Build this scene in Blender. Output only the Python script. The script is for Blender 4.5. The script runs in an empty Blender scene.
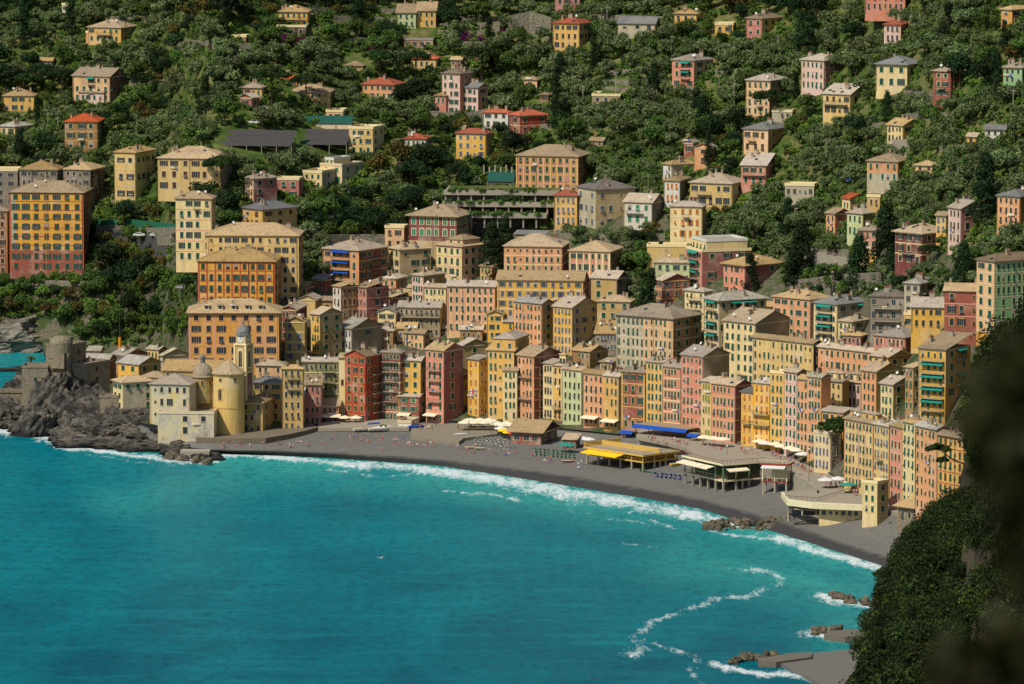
import bpy, bmesh, math, random
import numpy as np
from mathutils import Vector, Matrix, noise as mnoise
random.seed(7); RNG = np.random.default_rng(7)
sc = bpy.context.scene
COL = sc.collection
R = math.radians
# ------------------------------------------------------------------ camera
H = 220.0; F = 5300.0; PITCH = R(6.61); CX, CY = 512.0, 342.0
cp, sp = math.cos(PITCH), math.sin(PITCH)
cam_d = bpy.data.cameras.new('camera'); cam = bpy.data.objects.new('camera', cam_d); COL.objects.link(cam)
cam.location = (0, 0, H); cam.rotation_euler = (math.pi/2 - PITCH, 0, 0)
cam_d.sensor_width = 36; cam_d.lens = F/1024*36; cam_d.clip_start = 0.5; cam_d.clip_end = 9000
cam_d.dof.use_dof = True; cam_d.dof.focus_distance = 1650; cam_d.dof.aperture_fstop = 8
sc.camera = cam

def unproj(px, py, z=0.0):
    a = (px-CX)/F; b = (py-CY)/F
    dy = cp - b*sp; dz = -sp - b*cp
    t = (H-z)/(-dz)
    return Vector((a*t, dy*t, z))
def at_dist(px, py, y):
    a = (px-CX)/F; b = (py-CY)/F
    dy = cp - b*sp; dz = -sp - b*cp
    t = y/dy
    return Vector((a*t, y, H+dz*t))
def proj(p):
    d = p[1]*cp - (p[2]-H)*sp
    u = p[1]*sp + (p[2]-H)*cp
    return CX + F*p[0]/d, CY - F*u/d
def z_at(y, py):
    b = (py-CY)/F
    return H - y*(sp+b*cp)/(cp-b*sp)

# ------------------------------------------------------------------ terrain profile
# px: waterline row, beach toe row, building line row, its height, slopes behind
SL = (.20, .30, .34, .36, .37, .36)
COLS = [
 (-260, 349, 346, 342, 4, (.3,.75,.50,.38,.36,.36)),
 (0,    349, 346, 342, 4, (.3,.75,.50,.38,.36,.36)),
 (42,   349, 346, 342, 4, (.3,.75,.50,.38,.36,.36)),
 (72,   440, 436, 405, 9, (-.025,.75,.50,.38,.36,.36)),
 (150,  446, 441, 425, 8, (-.01,.72,.50,.38,.36,.36)),
 (166,  447, 442, 427, 7, (.0,.70,.50,.38,.36,.36)),
 (210,  453, 445, 432, 5, SL),
 (280,  456, 444, 430, 4, SL), (340, 459, 446, 421, 4, SL), (440, 466, 452, 420, 4, SL),
 (560,  485, 463, 428, 4.5, SL), (640, 498, 477, 436, 6, SL), (700, 509, 488, 443, 7, SL),
 (780,  534, 506, 453, 8.2, SL), (840, 553, 530, 478, 8.6, SL), (900, 572, 550, 506, 9.5, SL),
 (960,  600, 580, 535, 12, SL), (1080, 650, 620, 580, 14, SL), (1300, 740, 700, 660, 16, SL)]
TT = (.13, .31, .52, .76, 1.0, 1.38)
def tanrow(py): return math.tan(PITCH + math.atan((py-CY)/F))
GP, GY, GZ = [], [], []
for (px, W, E, B, zB, sl) in COLS:
    rows = [(W+70, -9), (W+14, -2.2), (W, 0), (W-(W-E)*.35, 1.5), (E, 2.6), (B+1, zB-.6), (B, zB)]
    if px < 60: rows = [(W+70, -30), (W+14, -8), (W, 0), (W-1, 1), (E, 2.2), (B+1, zB-.6), (B, zB)]
    D = (H-zB)/tanrow(B); z = zB
    tt = (.012, .111, .35, .70, 1.0, 1.38) if px < 60 else tuple(1-q/B for q in (345, 304, 222, 103, 0, -130)) if px < 200 else TT
    for t, m in zip(tt, sl):
        py = B*(1-t); T = tanrow(py)
        Dn = (H - z + m*D)/(T+m); z = z + m*(Dn-D); D = Dn
        rows.append((py, z))
    GP.append(px); GY.append([r[0] for r in rows]); GZ.append([r[1] for r in rows])
GP = np.array(GP, float); GY = np.array(GY, float); GZ = np.array(GZ, float)
def rows_at(px):
    i = int(np.clip(np.searchsorted(GP, px)-1, 0, len(GP)-2))
    w = min(1, max(0, (px-GP[i])/(GP[i+1]-GP[i])))
    return GY[i]*(1-w)+GY[i+1]*w, GZ[i]*(1-w)+GZ[i+1]*w
def gz(px, py):
    ys, zs = rows_at(px)
    return float(np.interp(-py, -ys, zs))
def ground(px, py): return unproj(px, py, gz(px, py))
def waterline(px): return float(np.interp(px, GP, GY[:, 2]))

# ------------------------------------------------------------------ materials
def lin(c):
    return tuple(((v/255)/12.92 if v/255 <= .04045 else ((v/255+.055)/1.055)**2.4) for v in c)
class NT:
    def __init__(s, name, rough=.85, spec=.3):
        s.m = bpy.data.materials.new(name); s.m.use_nodes = True
        s.t = s.m.node_tree; s.b = s.t.nodes['Principled BSDF']
        s.b.inputs['Roughness'].default_value = rough
        s.b.inputs['Specular IOR Level'].default_value = spec
    def n(s, typ, **kw):
        nd = s.t.nodes.new(typ)
        for k, v in kw.items():
            if k.startswith('i_'): nd.inputs[k[2:].replace('_', ' ')].default_value = v
            else: setattr(nd, k, v)
        return nd
    def l(s, a, b): s.t.links.new(a, b)
    def noise(s, scale, detail=4, rough=.6, vec=None, dist=0):
        nd = s.n('ShaderNodeTexNoise'); nd.inputs['Scale'].default_value = scale
        nd.inputs['Detail'].default_value = detail; nd.inputs['Roughness'].default_value = rough
        nd.inputs['Distortion'].default_value = dist
        if vec: s.l(vec, nd.inputs['Vector'])
        return nd.outputs['Fac']
    def pos(s, scale=(1, 1, 1)):
        g = s.n('ShaderNodeNewGeometry'); mp = s.n('ShaderNodeMapping'); mp.inputs['Scale'].default_value = scale
        s.l(g.outputs['Position'], mp.inputs['Vector']); return mp.outputs['Vector']
    def obj(s, scale=(1, 1, 1)):
        g = s.n('ShaderNodeTexCoord'); mp = s.n('ShaderNodeMapping'); mp.inputs['Scale'].default_value = scale
        s.l(g.outputs['Object'], mp.inputs['Vector']); return mp.outputs['Vector']
    def ramp(s, fac, stops):
        r = s.n('ShaderNodeValToRGB'); e = r.color_ramp.elements
        while len(e) < len(stops): e.new(.5)
        for i, (p, c) in enumerate(stops):
            e[i].position = p; e[i].color = (*c, 1) if len(c) == 3 else c
        s.l(fac, r.inputs['Fac']); return r.outputs['Color']
    def mix(s, a, b, fac, mode='MIX'):
        m = s.n('ShaderNodeMix', data_type='RGBA', blend_type=mode)
        for sock, v in ((m.inputs[6], a), (m.inputs[7], b), (m.inputs[0], fac)):
            if hasattr(v, 'links'): s.l(v, sock)
            elif isinstance(v, (int, float)): sock.default_value = v
            else: sock.default_value = (*v, 1)
        return m.outputs[2]
    def math(s, op, a, b=0, clamp=False):
        m = s.n('ShaderNodeMath', operation=op, use_clamp=clamp)
        for sock, v in ((m.inputs[0], a), (m.inputs[1], b)):
            if hasattr(v, 'links'): s.l(v, sock)
            else: sock.default_value = v
        return m.outputs[0]
    def mr(s, v, a, b, c=0, d=1):
        m = s.n('ShaderNodeMapRange'); s.l(v, m.inputs[0])
        for i, x in enumerate((a, b, c, d)): m.inputs[i+1].default_value = x
        return m.outputs[0]
    def attr(s, name, out='Color'):
        return s.n('ShaderNodeAttribute', attribute_name=name).outputs[out]
    def base(s, c):
        if hasattr(c, 'links'): s.l(c, s.b.inputs['Base Color'])
        else: s.b.inputs['Base Color'].default_value = (*c, 1)
    def bump(s, h, strength=.4, dist=.1):
        b = s.n('ShaderNodeBump'); b.inputs['Strength'].default_value = strength; b.inputs['Distance'].default_value = dist
        s.l(h, b.inputs['Height']); s.l(b.outputs[0], s.b.inputs['Normal'])
_flat = {}
def flat(name, c, rough=.7, spec=.3, var=.25, scale=1.2, metal=0):
    """plain painted / built material with a little uneven wear"""
    if name in _flat: return _flat[name]
    n = NT(name, rough, spec); c = lin(c)
    f = n.noise(scale, 5, .65, n.pos())
    n.base(n.mix(tuple(v*(1-var) for v in c), tuple(min(1, v*(1+var)) for v in c), f))
    n.b.inputs['Metallic'].default_value = metal
    _flat[name] = n.m; return n.m

# plaster walls: colour from the wall's own paint, weathered
n = NT('painted_plaster', .9, .2)
c = n.attr('paint'); big = n.noise(.16, 5, .65, n.pos()); st = n.noise(.55, 5, .7, n.pos((1, 1, .14)), .4); fine = n.noise(3.5, 3, .6, n.pos())
c = n.mix(c, (.22, .16, .10), n.mr(st, .46, .74, 0, .5))
c = n.mix(c, (.72, .62, .48), n.mr(big, .50, .70, 0, .38)); c = n.mix(c, (.26, .20, .14), n.mr(n.noise(.3, 6, .75, n.pos((1, 1, .7)), 1.0), .54, .72, 0, .34))
c = n.mix(c, (.5, .5, .5), .30, 'OVERLAY') if False else c
v = n.mr(fine, .25, .75, .78, 1.12); h = n.n('ShaderNodeHueSaturation'); n.l(v, h.inputs['Value']); n.l(c, h.inputs['Color'])
n.base(h.outputs[0]); n.bump(fine, .25, .06); M_WALL = n.m
# stone walls
def stone(name, a, b, mortar, scale=1.0):
    n = NT(name, .92, .2)
    vo = n.n('ShaderNodeTexVoronoi'); vo.inputs['Scale'].default_value = scale; n.l(n.pos((1, 1, 1.5)), vo.inputs['Vector'])
    ve = n.n('ShaderNodeTexVoronoi', feature='DISTANCE_TO_EDGE'); ve.inputs['Scale'].default_value = scale; n.l(n.pos((1, 1, 1.5)), ve.inputs['Vector'])
    c = n.mix(lin(a), lin(b), n.noise(.35, 6, .7, n.pos()))
    c = n.mix(c, vo.outputs['Color'], .10, 'OVERLAY')
    c = n.mix(lin(mortar), c, n.mr(ve.outputs['Distance'], 0, .09))
    st = n.noise(.5, 5, .7, n.pos((1, 1, .15)))
    c = n.mix(c, (.04, .04, .03), n.mr(st, .55, .8, 0, .5))
    n.base(c); n.bump(ve.outputs['Distance'], .6, .2); return n.m
M_STONE = stone('rubble_stone', (152, 140, 116), (112, 102, 84), (84, 76, 62), .9)
M_DRYSTONE = stone('dry_stone', (150, 142, 122), (98, 94, 78), (60, 56, 44), .7)
M_STAIN = None
n = NT('weathered_plaster', .92, .2)
f = n.noise(.22, 6, .75, n.pos((1, 1, .6)), .5); f2 = n.noise(.9, 6, .7, n.pos((1, 1, .35)))
c = n.ramp(f, [(.36, lin((200, 176, 110))), (.46, lin((196, 184, 150))), (.56, lin((176, 168, 150))), (.70, lin((112, 106, 94)))])
c = n.mix(c, lin((70, 66, 58)), n.mr(f2, .58, .76, 0, .75)); n.base(c); n.bump(f2, .4, .15); M_STAIN = n.m
# roofs
def roofmat(name, a, b, c3):
    n = NT(name, .85, .25)
    o = n.pos(); f = n.noise(.6, 7, .75, o); f2 = n.noise(3.2, 3, .7, o); f3 = n.noise(.13, 3, .5, o)
    c = n.ramp(f, [(.3, lin(a)), (.5, lin(b)), (.7, lin(c3))])
    c = n.mix(c, (.035, .03, .025), n.mr(f2, .47, .70, 0, .75))
    c = n.mix(c, lin(c3), n.mr(f3, .5, .7, 0, .4))
    oi = n.n('ShaderNodeObjectInfo'); hs = n.n('ShaderNodeHueSaturation')
    n.l(n.mr(oi.outputs['Random'], 0, 1, .62, 1.14), hs.inputs['Value']); n.l(n.mr(n.math('FRACT', n.math('MULTIPLY', oi.outputs['Random'], 7.31)), 0, 1, *((.9, 1.05) if name == 'red_tile' else (.55, 1.25))), hs.inputs['Saturation']); n.l(c, hs.inputs['Color'])
    n.base(hs.outputs[0]); n.bump(f2, .5, .12); return n.m
M_SLATE = roofmat('pale_slate', (160, 136, 100), (190, 164, 124), (126, 108, 84))
M_REDTILE = roofmat('red_tile', (176, 74, 42), (196, 96, 56), (140, 66, 44))
M_GREYSLATE = roofmat('grey_slate', (100, 100, 100), (128, 126, 120), (82, 84, 86))
M_BROWNSLATE = roofmat('brown_slate', (116, 100, 82), (140, 122, 100), (94, 84, 72))
M_PALEROOF = roofmat('lichened_slate', (190, 182, 160), (168, 158, 134), (130, 122, 104))
ROOFM = {'': M_SLATE, 'r': M_REDTILE, 'g': M_GREYSLATE, 'b': M_BROWNSLATE, 'w': M_PALEROOF}
M_CONC = flat('concrete', (150, 142, 124), .9, .2, .3, .6)
M_PAVE = flat('promenade_paving', (146, 136, 118), .9, .2, .18, .5)
M_GLASS = None
n = NT('window_glass', .12, .5); n.base((.035, .04, .045)); M_GLASS = n.m
M_TRIM = flat('window_surround', (204, 184, 150), .85); M_FRAME = flat('window_frame', (142, 140, 132), .6)
M_WHITE = flat('white_paint', (206, 202, 190), .6, .3, .08)
M_IRON = flat('painted_iron', (52, 54, 54), .6)
SHUT = {'g': flat('green_shutter', (26, 74, 56), .6), 'd': flat('dark_shutter', (44, 52, 50), .6), 'o': flat('ochre_shutter', (176, 104, 32), .6),
        'b': flat('blue_grey_shutter', (84, 96, 108), .6), 'n': flat('brown_shutter', (78, 54, 38), .6), 'l': flat('bright_green_shutter', (52, 120, 84), .6), 'k': flat('olive_shutter', (120, 122, 44), .6)}

# ------------------------------------------------------------------ mesh helpers
class MB:
    """collects boxes, prisms and tubes, then links them as one mesh object"""
    def __init__(s): s.v = []; s.f = []; s.mi = []; s.c = []
    def face(s, pts, mi=0, col=None):
        i = len(s.v); s.v += [tuple(p) for p in pts]; s.f.append(tuple(range(i, i+len(pts)))); s.mi.append(mi); s.c.append(col or (1, 1, 1))
    def box(s, a, b, mi=0, col=None, skip=''):
        x0, y0, z0 = a; x1, y1, z1 = b
        i = len(s.v)
        s.v += [(x0,y0,z0),(x1,y0,z0),(x1,y1,z0),(x0,y1,z0),(x0,y0,z1),(x1,y0,z1),(x1,y1,z1),(x0,y1,z1)]
        for k, q in (('b', (3,2,1,0)), ('t', (4,5,6,7)), ('f', (0,1,5,4)), ('r', (1,2,6,5)), ('k', (2,3,7,6)), ('l', (3,0,4,7))):
            if k in skip: continue
            s.f.append(tuple(i+j for j in q)); s.mi.append(mi); s.c.append(col or (1, 1, 1))
        return s
    def tube(s, p, q, r0, r1=None, n=8, mi=0, col=None, cap=True):
        p = Vector(p); q = Vector(q); r1 = r0 if r1 is None else r1
        d = (q-p).normalized(); u = d.orthogonal().normalized(); w = d.cross(u); i = len(s.v)
        for (c, r) in ((p, r0), (q, r1)):
            for k in range(n):
                a = 2*math.pi*k/n; s.v.append(tuple(c+u*(r*math.cos(a))+w*(r*math.sin(a))))
        for k in range(n):
            s.f.append((i+k, i+(k+1)%n, i+n+(k+1)%n, i+n+k)); s.mi.append(mi); s.c.append(col or (1,1,1))
        if cap:
            s.f.append(tuple(i+k for k in range(n))[::-1]); s.f.append(tuple(i+n+k for k in range(n)))
            s.mi += [mi, mi]; s.c += [col or (1,1,1)]*2
        return s
    def lathe(s, prof, c=(0,0,0), n=24, mi=0, a0=0, a1=360, col=None):
        i = len(s.v); m = n+1 if a1-a0 < 360 else n
        for (r, z) in prof:
            for k in range(m):
                a = R(a0+(a1-a0)*k/n); s.v.append((c[0]+r*math.cos(a), c[1]+r*math.sin(a), c[2]+z))
        for j in range(len(prof)-1):
            for k in range(n):
                k2 = (k+1) % m
                s.f.append((i+j*m+k, i+j*m+k2, i+(j+1)*m+k2, i+(j+1)*m+k)); s.mi.append(mi); s.c.append(col or (1,1,1))
        return s
    def prism(s, poly, z0, z1, mi=0, col=None, bottom=True):
        """poly counter-clockwise list of (x,y)"""
        n = len(poly)
        s.face([(x, y, z1) for x, y in poly], mi, col)
        if bottom: s.face([(x, y, z0) for x, y in reversed(poly)], mi, col)
        for k in range(n):
            a, b = poly[k], poly[(k+1)%n]
            s.face([(a[0],a[1],z0),(b[0],b[1],z0),(b[0],b[1],z1),(a[0],a[1],z1)], mi, col)
        return s
    def mesh(s, name, mats, paint=False):
        me = bpy.data.meshes.new(name); me.from_pydata(s.v, [], s.f); me.update()
        for m in (mats if isinstance(mats, (list, tuple)) else [mats]): me.materials.append(m)
        me.polygons.foreach_set('material_index', s.mi)
        if paint:
            at = me.attributes.new('paint', 'FLOAT_COLOR', 'FACE')
            at.data.foreach_set('color', [x for c in s.c for x in (*c, 1)])
        return me
    def build(s, name, mats, parent=None, paint=False, loc=None):
        if not s.f: return None
        return link(name, s.mesh(name, mats, paint), parent, loc)
def link(name, data, parent=None, loc=None, rz=0):
    o = bpy.data.objects.new(name, data); COL.objects.link(o)
    if parent: o.parent = parent
    if loc is not None: o.location = loc
    if rz: o.rotation_euler = (0, 0, rz)
    return o
def tag(o, label=None, cat=None, group=None, kind=None):
    if label: o['label'] = label
    if cat: o['category'] = cat
    if group: o['group'] = group
    if kind: o['kind'] = kind
    return o
def empty(name, loc, rz=0, label=None, cat=None, group=None):
    o = link(name, None, None, loc, rz); o.empty_display_size = .5
    return tag(o, label, cat, group)
def copy_tree(o, parent=None):
    c = o.copy(); COL.objects.link(c); c.parent = parent
    for ch in o.children: copy_tree(ch, c)
    return c
def np_mesh(name, V, Q, mats, attrs=None, k=4, smooth=False):
    me = bpy.data.meshes.new(name); me.vertices.add(len(V)); me.vertices.foreach_set('co', V.astype(np.float32).ravel())
    me.loops.add(len(Q)*k); me.loops.foreach_set('vertex_index', Q.astype(np.int32).ravel())
    me.polygons.add(len(Q)); me.polygons.foreach_set('loop_start', np.arange(0, len(Q)*k, k, dtype=np.int32))
    me.polygons.foreach_set('loop_total', np.full(len(Q), k, dtype=np.int32)) if False else None
    if smooth: me.polygons.foreach_set('use_smooth', np.ones(len(Q), dtype=bool))
    me.update(calc_edges=True)
    for m in mats: me.materials.append(m)
    for nm, (arr, dom) in (attrs or {}).items():
        at = me.attributes.new(nm, 'FLOAT', dom); at.data.foreach_set('value', arr.astype(np.float32))
    return me
# ------------------------------------------------------------------ land and water sheets
n = NT('hill_soil_and_grass', .95, .1)
f = n.noise(.06, 6, .65, n.pos()); f2 = n.noise(.5, 6, .7, n.pos())
c = n.ramp(f, [(.30, lin((48, 66, 28))), (.46, lin((74, 92, 38))), (.60, lin((116, 108, 70))), (.74, lin((70, 96, 36)))])
c = n.mix(c, lin((30, 38, 18)), n.mr(f2, .46, .68, 0, .6)); n.base(c); n.bump(f2, .8, .5); M_HILL = n.m
n = NT('town_ground', .92, .2); f = n.noise(.2, 6, .65, n.pos())
n.base(n.ramp(f, [(.35, lin((66, 62, 50))), (.46, lin((98, 90, 74))), (.54, lin((60, 72, 38))), (.75, lin((44, 60, 28)))])); M_TOWN = n.m
n = NT('beach_pebbles', .9, .25)
w = n.attr('wet', 'Fac'); f = n.noise(.25, 6, .7, n.pos()); f2 = n.noise(2.6, 4, .8, n.pos())
f4 = n.noise(.7, 6, .8, n.pos((.4, 1.6, 1))); c = n.mix(lin((92, 90, 84)), lin((136, 133, 124)), n.math('ADD', n.math('MULTIPLY', f, .5), n.math('MULTIPLY', n.mr(f4, .3, .7), .5))); wj = n.math('ADD', w, n.mr(f, .3, .7, -.12, .12))
c = n.mix(c, lin((62, 61, 59)), n.mr(wj, .24, .5))
c = n.mix(c, (.02, .02, .02), n.mr(f2, .46, .70, 0, .75)); n.base(c); n.bump(f2, 1.0, .3); M_BEACH = n.m

def sheet(name, r0, r1, pxs, sub, mat, wet=False):
    V = []; A = []
    for px in pxs:
        ys, zs = rows_at(px)
        for r in range(r0, r1):
            for k in range(sub + (1 if r == r1-1 else 0)):
                t = k/sub; py = ys[r]*(1-t)+ys[r+1]*t; z = zs[r]*(1-t)+zs[r+1]*t
                p = unproj(px, py, z)
                if r0 > 5: p.z += 0.7*mnoise.noise(Vector((p.x*.06, p.y*.06, 0)))
                V.append(p[:]); A.append(1 if r < 2 else 1-t*.5 if r == 2 else max(0, .5-t*.9) if r == 3 else 0)
    m = (r1-r0)*sub+1; n_ = len(pxs)
    idx = np.arange(n_*m).reshape(n_, m)
    Q = np.stack([idx[:-1, :-1], idx[1:, :-1], idx[1:, 1:], idx[:-1, 1:]], -1).reshape(-1, 4)
    me = np_mesh(name, np.array(V), Q, [mat], {'wet': (np.array(A, float), 'POINT')} if wet else None, smooth=True)
    return tag(link(name, me), kind='structure')
PXS = list(np.arange(-260, 1301, 12.0))
for extra in (42, 78, 280, 340): PXS.append(float(extra))
PXS = sorted(set(PXS))
sheet('beach', 0, 6, PXS, 8, M_BEACH, True)
sheet('town_ground', 6, 9, PXS, 10, M_TOWN)
sheet('hillside_ground', 9, 12, PXS, 16, M_HILL)
# ridge and land beyond the top of the picture, so that the hill has a back
V = []; pl = list(np.arange(-260, 1301, 60.0))
for px in pl:
    ys, zs = rows_at(px); p = unproj(px, ys[-1], zs[-1])
    for k, (d, dz) in enumerate(((0, 0), (120, 42), (300, 90), (800, 60), (2500, -40))):
        V.append((p.x*(1+d/2200), p.y+d, p.z+dz))
idx = np.arange(len(V)).reshape(len(pl), 5)
Q = np.stack([idx[:-1, :-1], idx[1:, :-1], idx[1:, 1:], idx[:-1, 1:]], -1).reshape(-1, 4)
tag(link('ridge_hills', np_mesh('ridge_hills', np.array(V), Q, [M_HILL], smooth=True)), kind='structure')
# seabed / ground sheet to the horizon
mb = MB(); mb.face([(-7000, -3000, -32), (7000, -3000, -32), (7000, 8000, -32), (-7000, 8000, -32)])
tag(mb.build('seabed_ground', M_HILL), kind='structure')

# sea
n = NT('sea_water', .4, .10); n.b.inputs['IOR'].default_value = 1.09
foam = n.attr('foam', 'Fac'); milk = n.attr('milk', 'Fac'); deep = n.attr('deep', 'Fac')
wv = n.noise(.030, 5, .6, n.pos((1, .45, 1)), .6); w2 = n.noise(.35, 5, .65, n.pos((1, .55, 1)), .3); w3 = n.noise(1.1, 4, .7, n.pos((1, .5, 1)))
c = n.mix(lin((0, 109, 118)), lin((0, 80, 95)), n.math('ADD', deep, n.mr(wv, .35, .65, -.35, .35), True))
c = n.mix(c, lin((50, 150, 142)), n.math('ADD', milk, n.mr(wv, .35, .68, -.28, .28), True) if False else n.math('MULTIPLY', milk, n.mr(wv, .3, .62, .35, 1.15), True))
sw = n.noise(.11, 4, .6, n.pos((.22, 1.0, 1)), .5); c = n.mix(c, lin((24, 136, 142)), n.mr(sw, .5, .74, 0, .35)); c = n.mix(c, lin((0, 58, 76)), n.mr(w2, .46, .66, 0, .42))
c = n.mix(c, lin((30, 118, 126)), n.mr(w3, .58, .78, 0, .30))
lace = n.noise(.42, 7, .72, n.pos((1, .30, 1)), 1.4); lace2 = n.noise(.12, 5, .6, n.pos((1, .35, 1)), .8)
th = n.math('ADD', n.math('MULTIPLY', lace, .62), n.math('MULTIPLY', lace2, .38))
th = n.mr(th, .34, .66)
fm = n.mr(n.math('ADD', n.math('MULTIPLY', th, .95), foam), 1.06, 1.48)
fm = n.math('MULTIPLY', fm, n.mr(w3, .3, .6, .62, 1))
c = n.mix(c, lin((206, 214, 212)), fm); n.base(c)
n.l(n.mr(fm, 0, 1, .24, .9), n.b.inputs['Roughness'])
h = n.math('ADD', n.math('MULTIPLY', w2, 1.0), n.math('MULTIPLY', w3, .35)); n.bump(h, .55, .9); M_SEA = n.m
px = np.concatenate([np.arange(-700, -60, 40), np.arange(-60, 1090, 3.0), np.arange(1090, 1500, 40)])
py = np.concatenate([np.arange(318, 344, 4.0), np.arange(344, 700, 1.5), np.arange(700, 1100, 25), [1300, 1700, 2400, 3600]])
PX, PY = np.meshgrid(px, py, indexing='ij')
b = (PY-CY)/F; t = H/(sp+b*cp); X = (PX-CX)/F*t; Y = (cp-b*sp)*t
def seg_d(poly, sy=2.2):
    """distance in picture rows weighted for the low view, to a polyline on the water"""
    d = np.full(PX.shape, 1e9); PX_, PY_ = PX+JX, PY+JY
    for (x0, y0), (x1, y1) in zip(poly[:-1], poly[1:]):
        dx, dy = (x1-x0), (y1-y0)*sy; L = dx*dx+dy*dy+1e-6
        tt = np.clip(((PX_-x0)*dx+(PY_-y0)*sy*dy)/L, 0, 1)
        d = np.minimum(d, np.hypot(PX_-x0-tt*dx, (PY_-y0)*sy-tt*dy))
    return d
JX = 5*np.sin(X*.11+np.sin(Y*.05)*2)+3*np.sin(X*.31+Y*.21+1); JY = 1.1*np.sin(X*.09+2+Y*.02)+.9*np.sin(X*.23+Y*.11)+.5*np.sin(X*.61)
WL = np.interp(PX, GP, GY[:, 2]); off = PY-WL        # rows seaward of the waterline
wid = np.interp(PX, [180, 230, 300, 400, 500, 560, 640, 700, 745, 770, 850, 900, 1000], [3, 6, 10, 13, 18, 23, 22, 17, 10, 15, 13, 10, 7])
foam = np.where((PX > 190), np.clip(1.12-np.abs(off+JY*.8-wid*.36)/(wid*.66), 0, .95), 0)
foam *= np.where((PX > 745) & (PX < 775), .6, 1)
lines = [([(0, 433), (28, 434), (62, 442), (66, 447), (100, 450), (140, 455), (176, 460), (215, 463)], 13, 1.1),
         ([(0, 438), (60, 446)], 4, .5), ([(92, 455), (130, 460), (175, 464)], 6, .7),
         ([(712, 531), (800, 541), (860, 558), (905, 578)], 10, .9), ([(822, 594), (850, 602), (886, 610)], 16, 1.1), ([(860, 602), (892, 600)], 6, .6),
         ([(808, 632), (830, 638), (880, 640)], 15, 1.1), ([(712, 664), (740, 672), (800, 676), (850, 690)], 15, 1.1),
         ([(640, 655), (628, 636), (650, 622), (700, 604), (740, 596), (770, 588), (784, 577), (772, 571), (738, 569)], 17, .72),
         ([(440, 490), (470, 493), (500, 497), (520, 503)], 7, .8), ([(655, 520), (668, 530)], 8, .7), ([(330, 470), (380, 474), (420, 474)], 9, .72),
         ([(0, 351), (40, 352)], 3, .6), ([(560, 510), (600, 516), (650, 524)], 8, .62), ([(620, 545), (660, 549)], 7, .7), ([(210, 462), (250, 468), (270, 480)], 7, .4), ([(640, 640), (690, 655), (700, 684)], 14, .62)]
for poly, w_, a in lines: foam = np.maximum(foam, a*np.exp(-(seg_d(poly)/(w_*.75))**1.3))
milk = np.clip(1-(off-4)/38, 0, 1)*np.where(PX > 205, 1, .5)
milk = np.maximum(milk, .9*np.clip(1-seg_d([(470, 492), (560, 503), (640, 508)])/34, 0, 1))
milk = np.maximum(milk, .75*np.clip(1-seg_d([(700, 560), (860, 590), (880, 660)])/90, 0, 1))
milk = np.maximum(milk, .55*np.clip(1-seg_d([(300, 475), (215, 480), (120, 500)])/60, 0, 1))
deep = np.clip((PY-520)/150, 0, 1)*np.clip(1-(PX-760)/200, 0, 1)*.7 + .25*np.clip(1-np.abs(off-48)/14, 0, 1)*(PX > 260)
Z = .32*foam*np.clip(1.2-np.abs(off-wid*.45)/(wid*.6), 0, 1)*(PX > 190)
idx = np.arange(PX.size).reshape(PX.shape)
Q = np.stack([idx[:-1, 1:], idx[1:, 1:], idx[1:, :-1], idx[:-1, :-1]], -1).reshape(-1, 4)
me = np_mesh('sea', np.stack([X, Y, Z], -1).reshape(-1, 3), Q, [M_SEA], {'foam': (foam.ravel(), 'POINT'), 'milk': (milk.ravel(), 'POINT'), 'deep': (deep.ravel(), 'POINT')}, smooth=True)
tag(link('sea', me), kind='structure')
# ------------------------------------------------------------------ building maker
PAL = {k: lin(v) for k, v in dict(Y=(214,168,88), O=(212,152,72), OY=(224,164,62), PO=(214,152,104), P=(220,176,126), C=(222,198,140), PK=(182,114,102), RD=(170,68,42), R=(148,82,66),
    M=(120,62,60), G=(118,122,62), LG=(182,190,138), MG=(138,180,122), W=(208,202,186), B=(188,164,116), T=(156,118,72), GR=(134,124,108), S=(210,136,110), YT=(186,154,94),
    K=(70,64,58), PW=(214,180,164), GC=(178,168,140), YB=(222,172,72), RT=(136,82,60), OL=(164,140,80), BT=(150,134,100), PM=(150,92,84), CB=(210,178,112)).items()}
PINKTR = flat('pink_paint', (206, 150, 122), .85); REDTR = flat('red_paint', (168, 86, 54), .85); CREAMTR = flat('cream_paint', (222, 202, 150), .85); YTR = flat('yellow_paint', (206, 166, 98), .85); GREYTR = flat('grey_paint', (150, 140, 126), .85)
TR = {'s': M_STONE, 'p': PINKTR, 'r': REDTR, 'c': CREAMTR, 'y': YTR, 'w': M_TRIM, 'g': GREYTR}
CLOTHS = [flat('white_cloth', (206, 202, 192), .8), flat('blue_cloth', (60, 96, 168), .8), flat('red_cloth', (186, 60, 60), .8), flat('teal_cloth', (26, 130, 112), .8), flat('cream_cloth', (222, 208, 176), .8), flat('yellow_cloth', (244, 190, 20), .7), flat('deep_blue_cloth', (16, 72, 160), .7), flat('pink_cloth', (206, 120, 150), .8)]
CL = dict(zip('wbrtcyup', CLOTHS))
_win = {}
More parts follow.
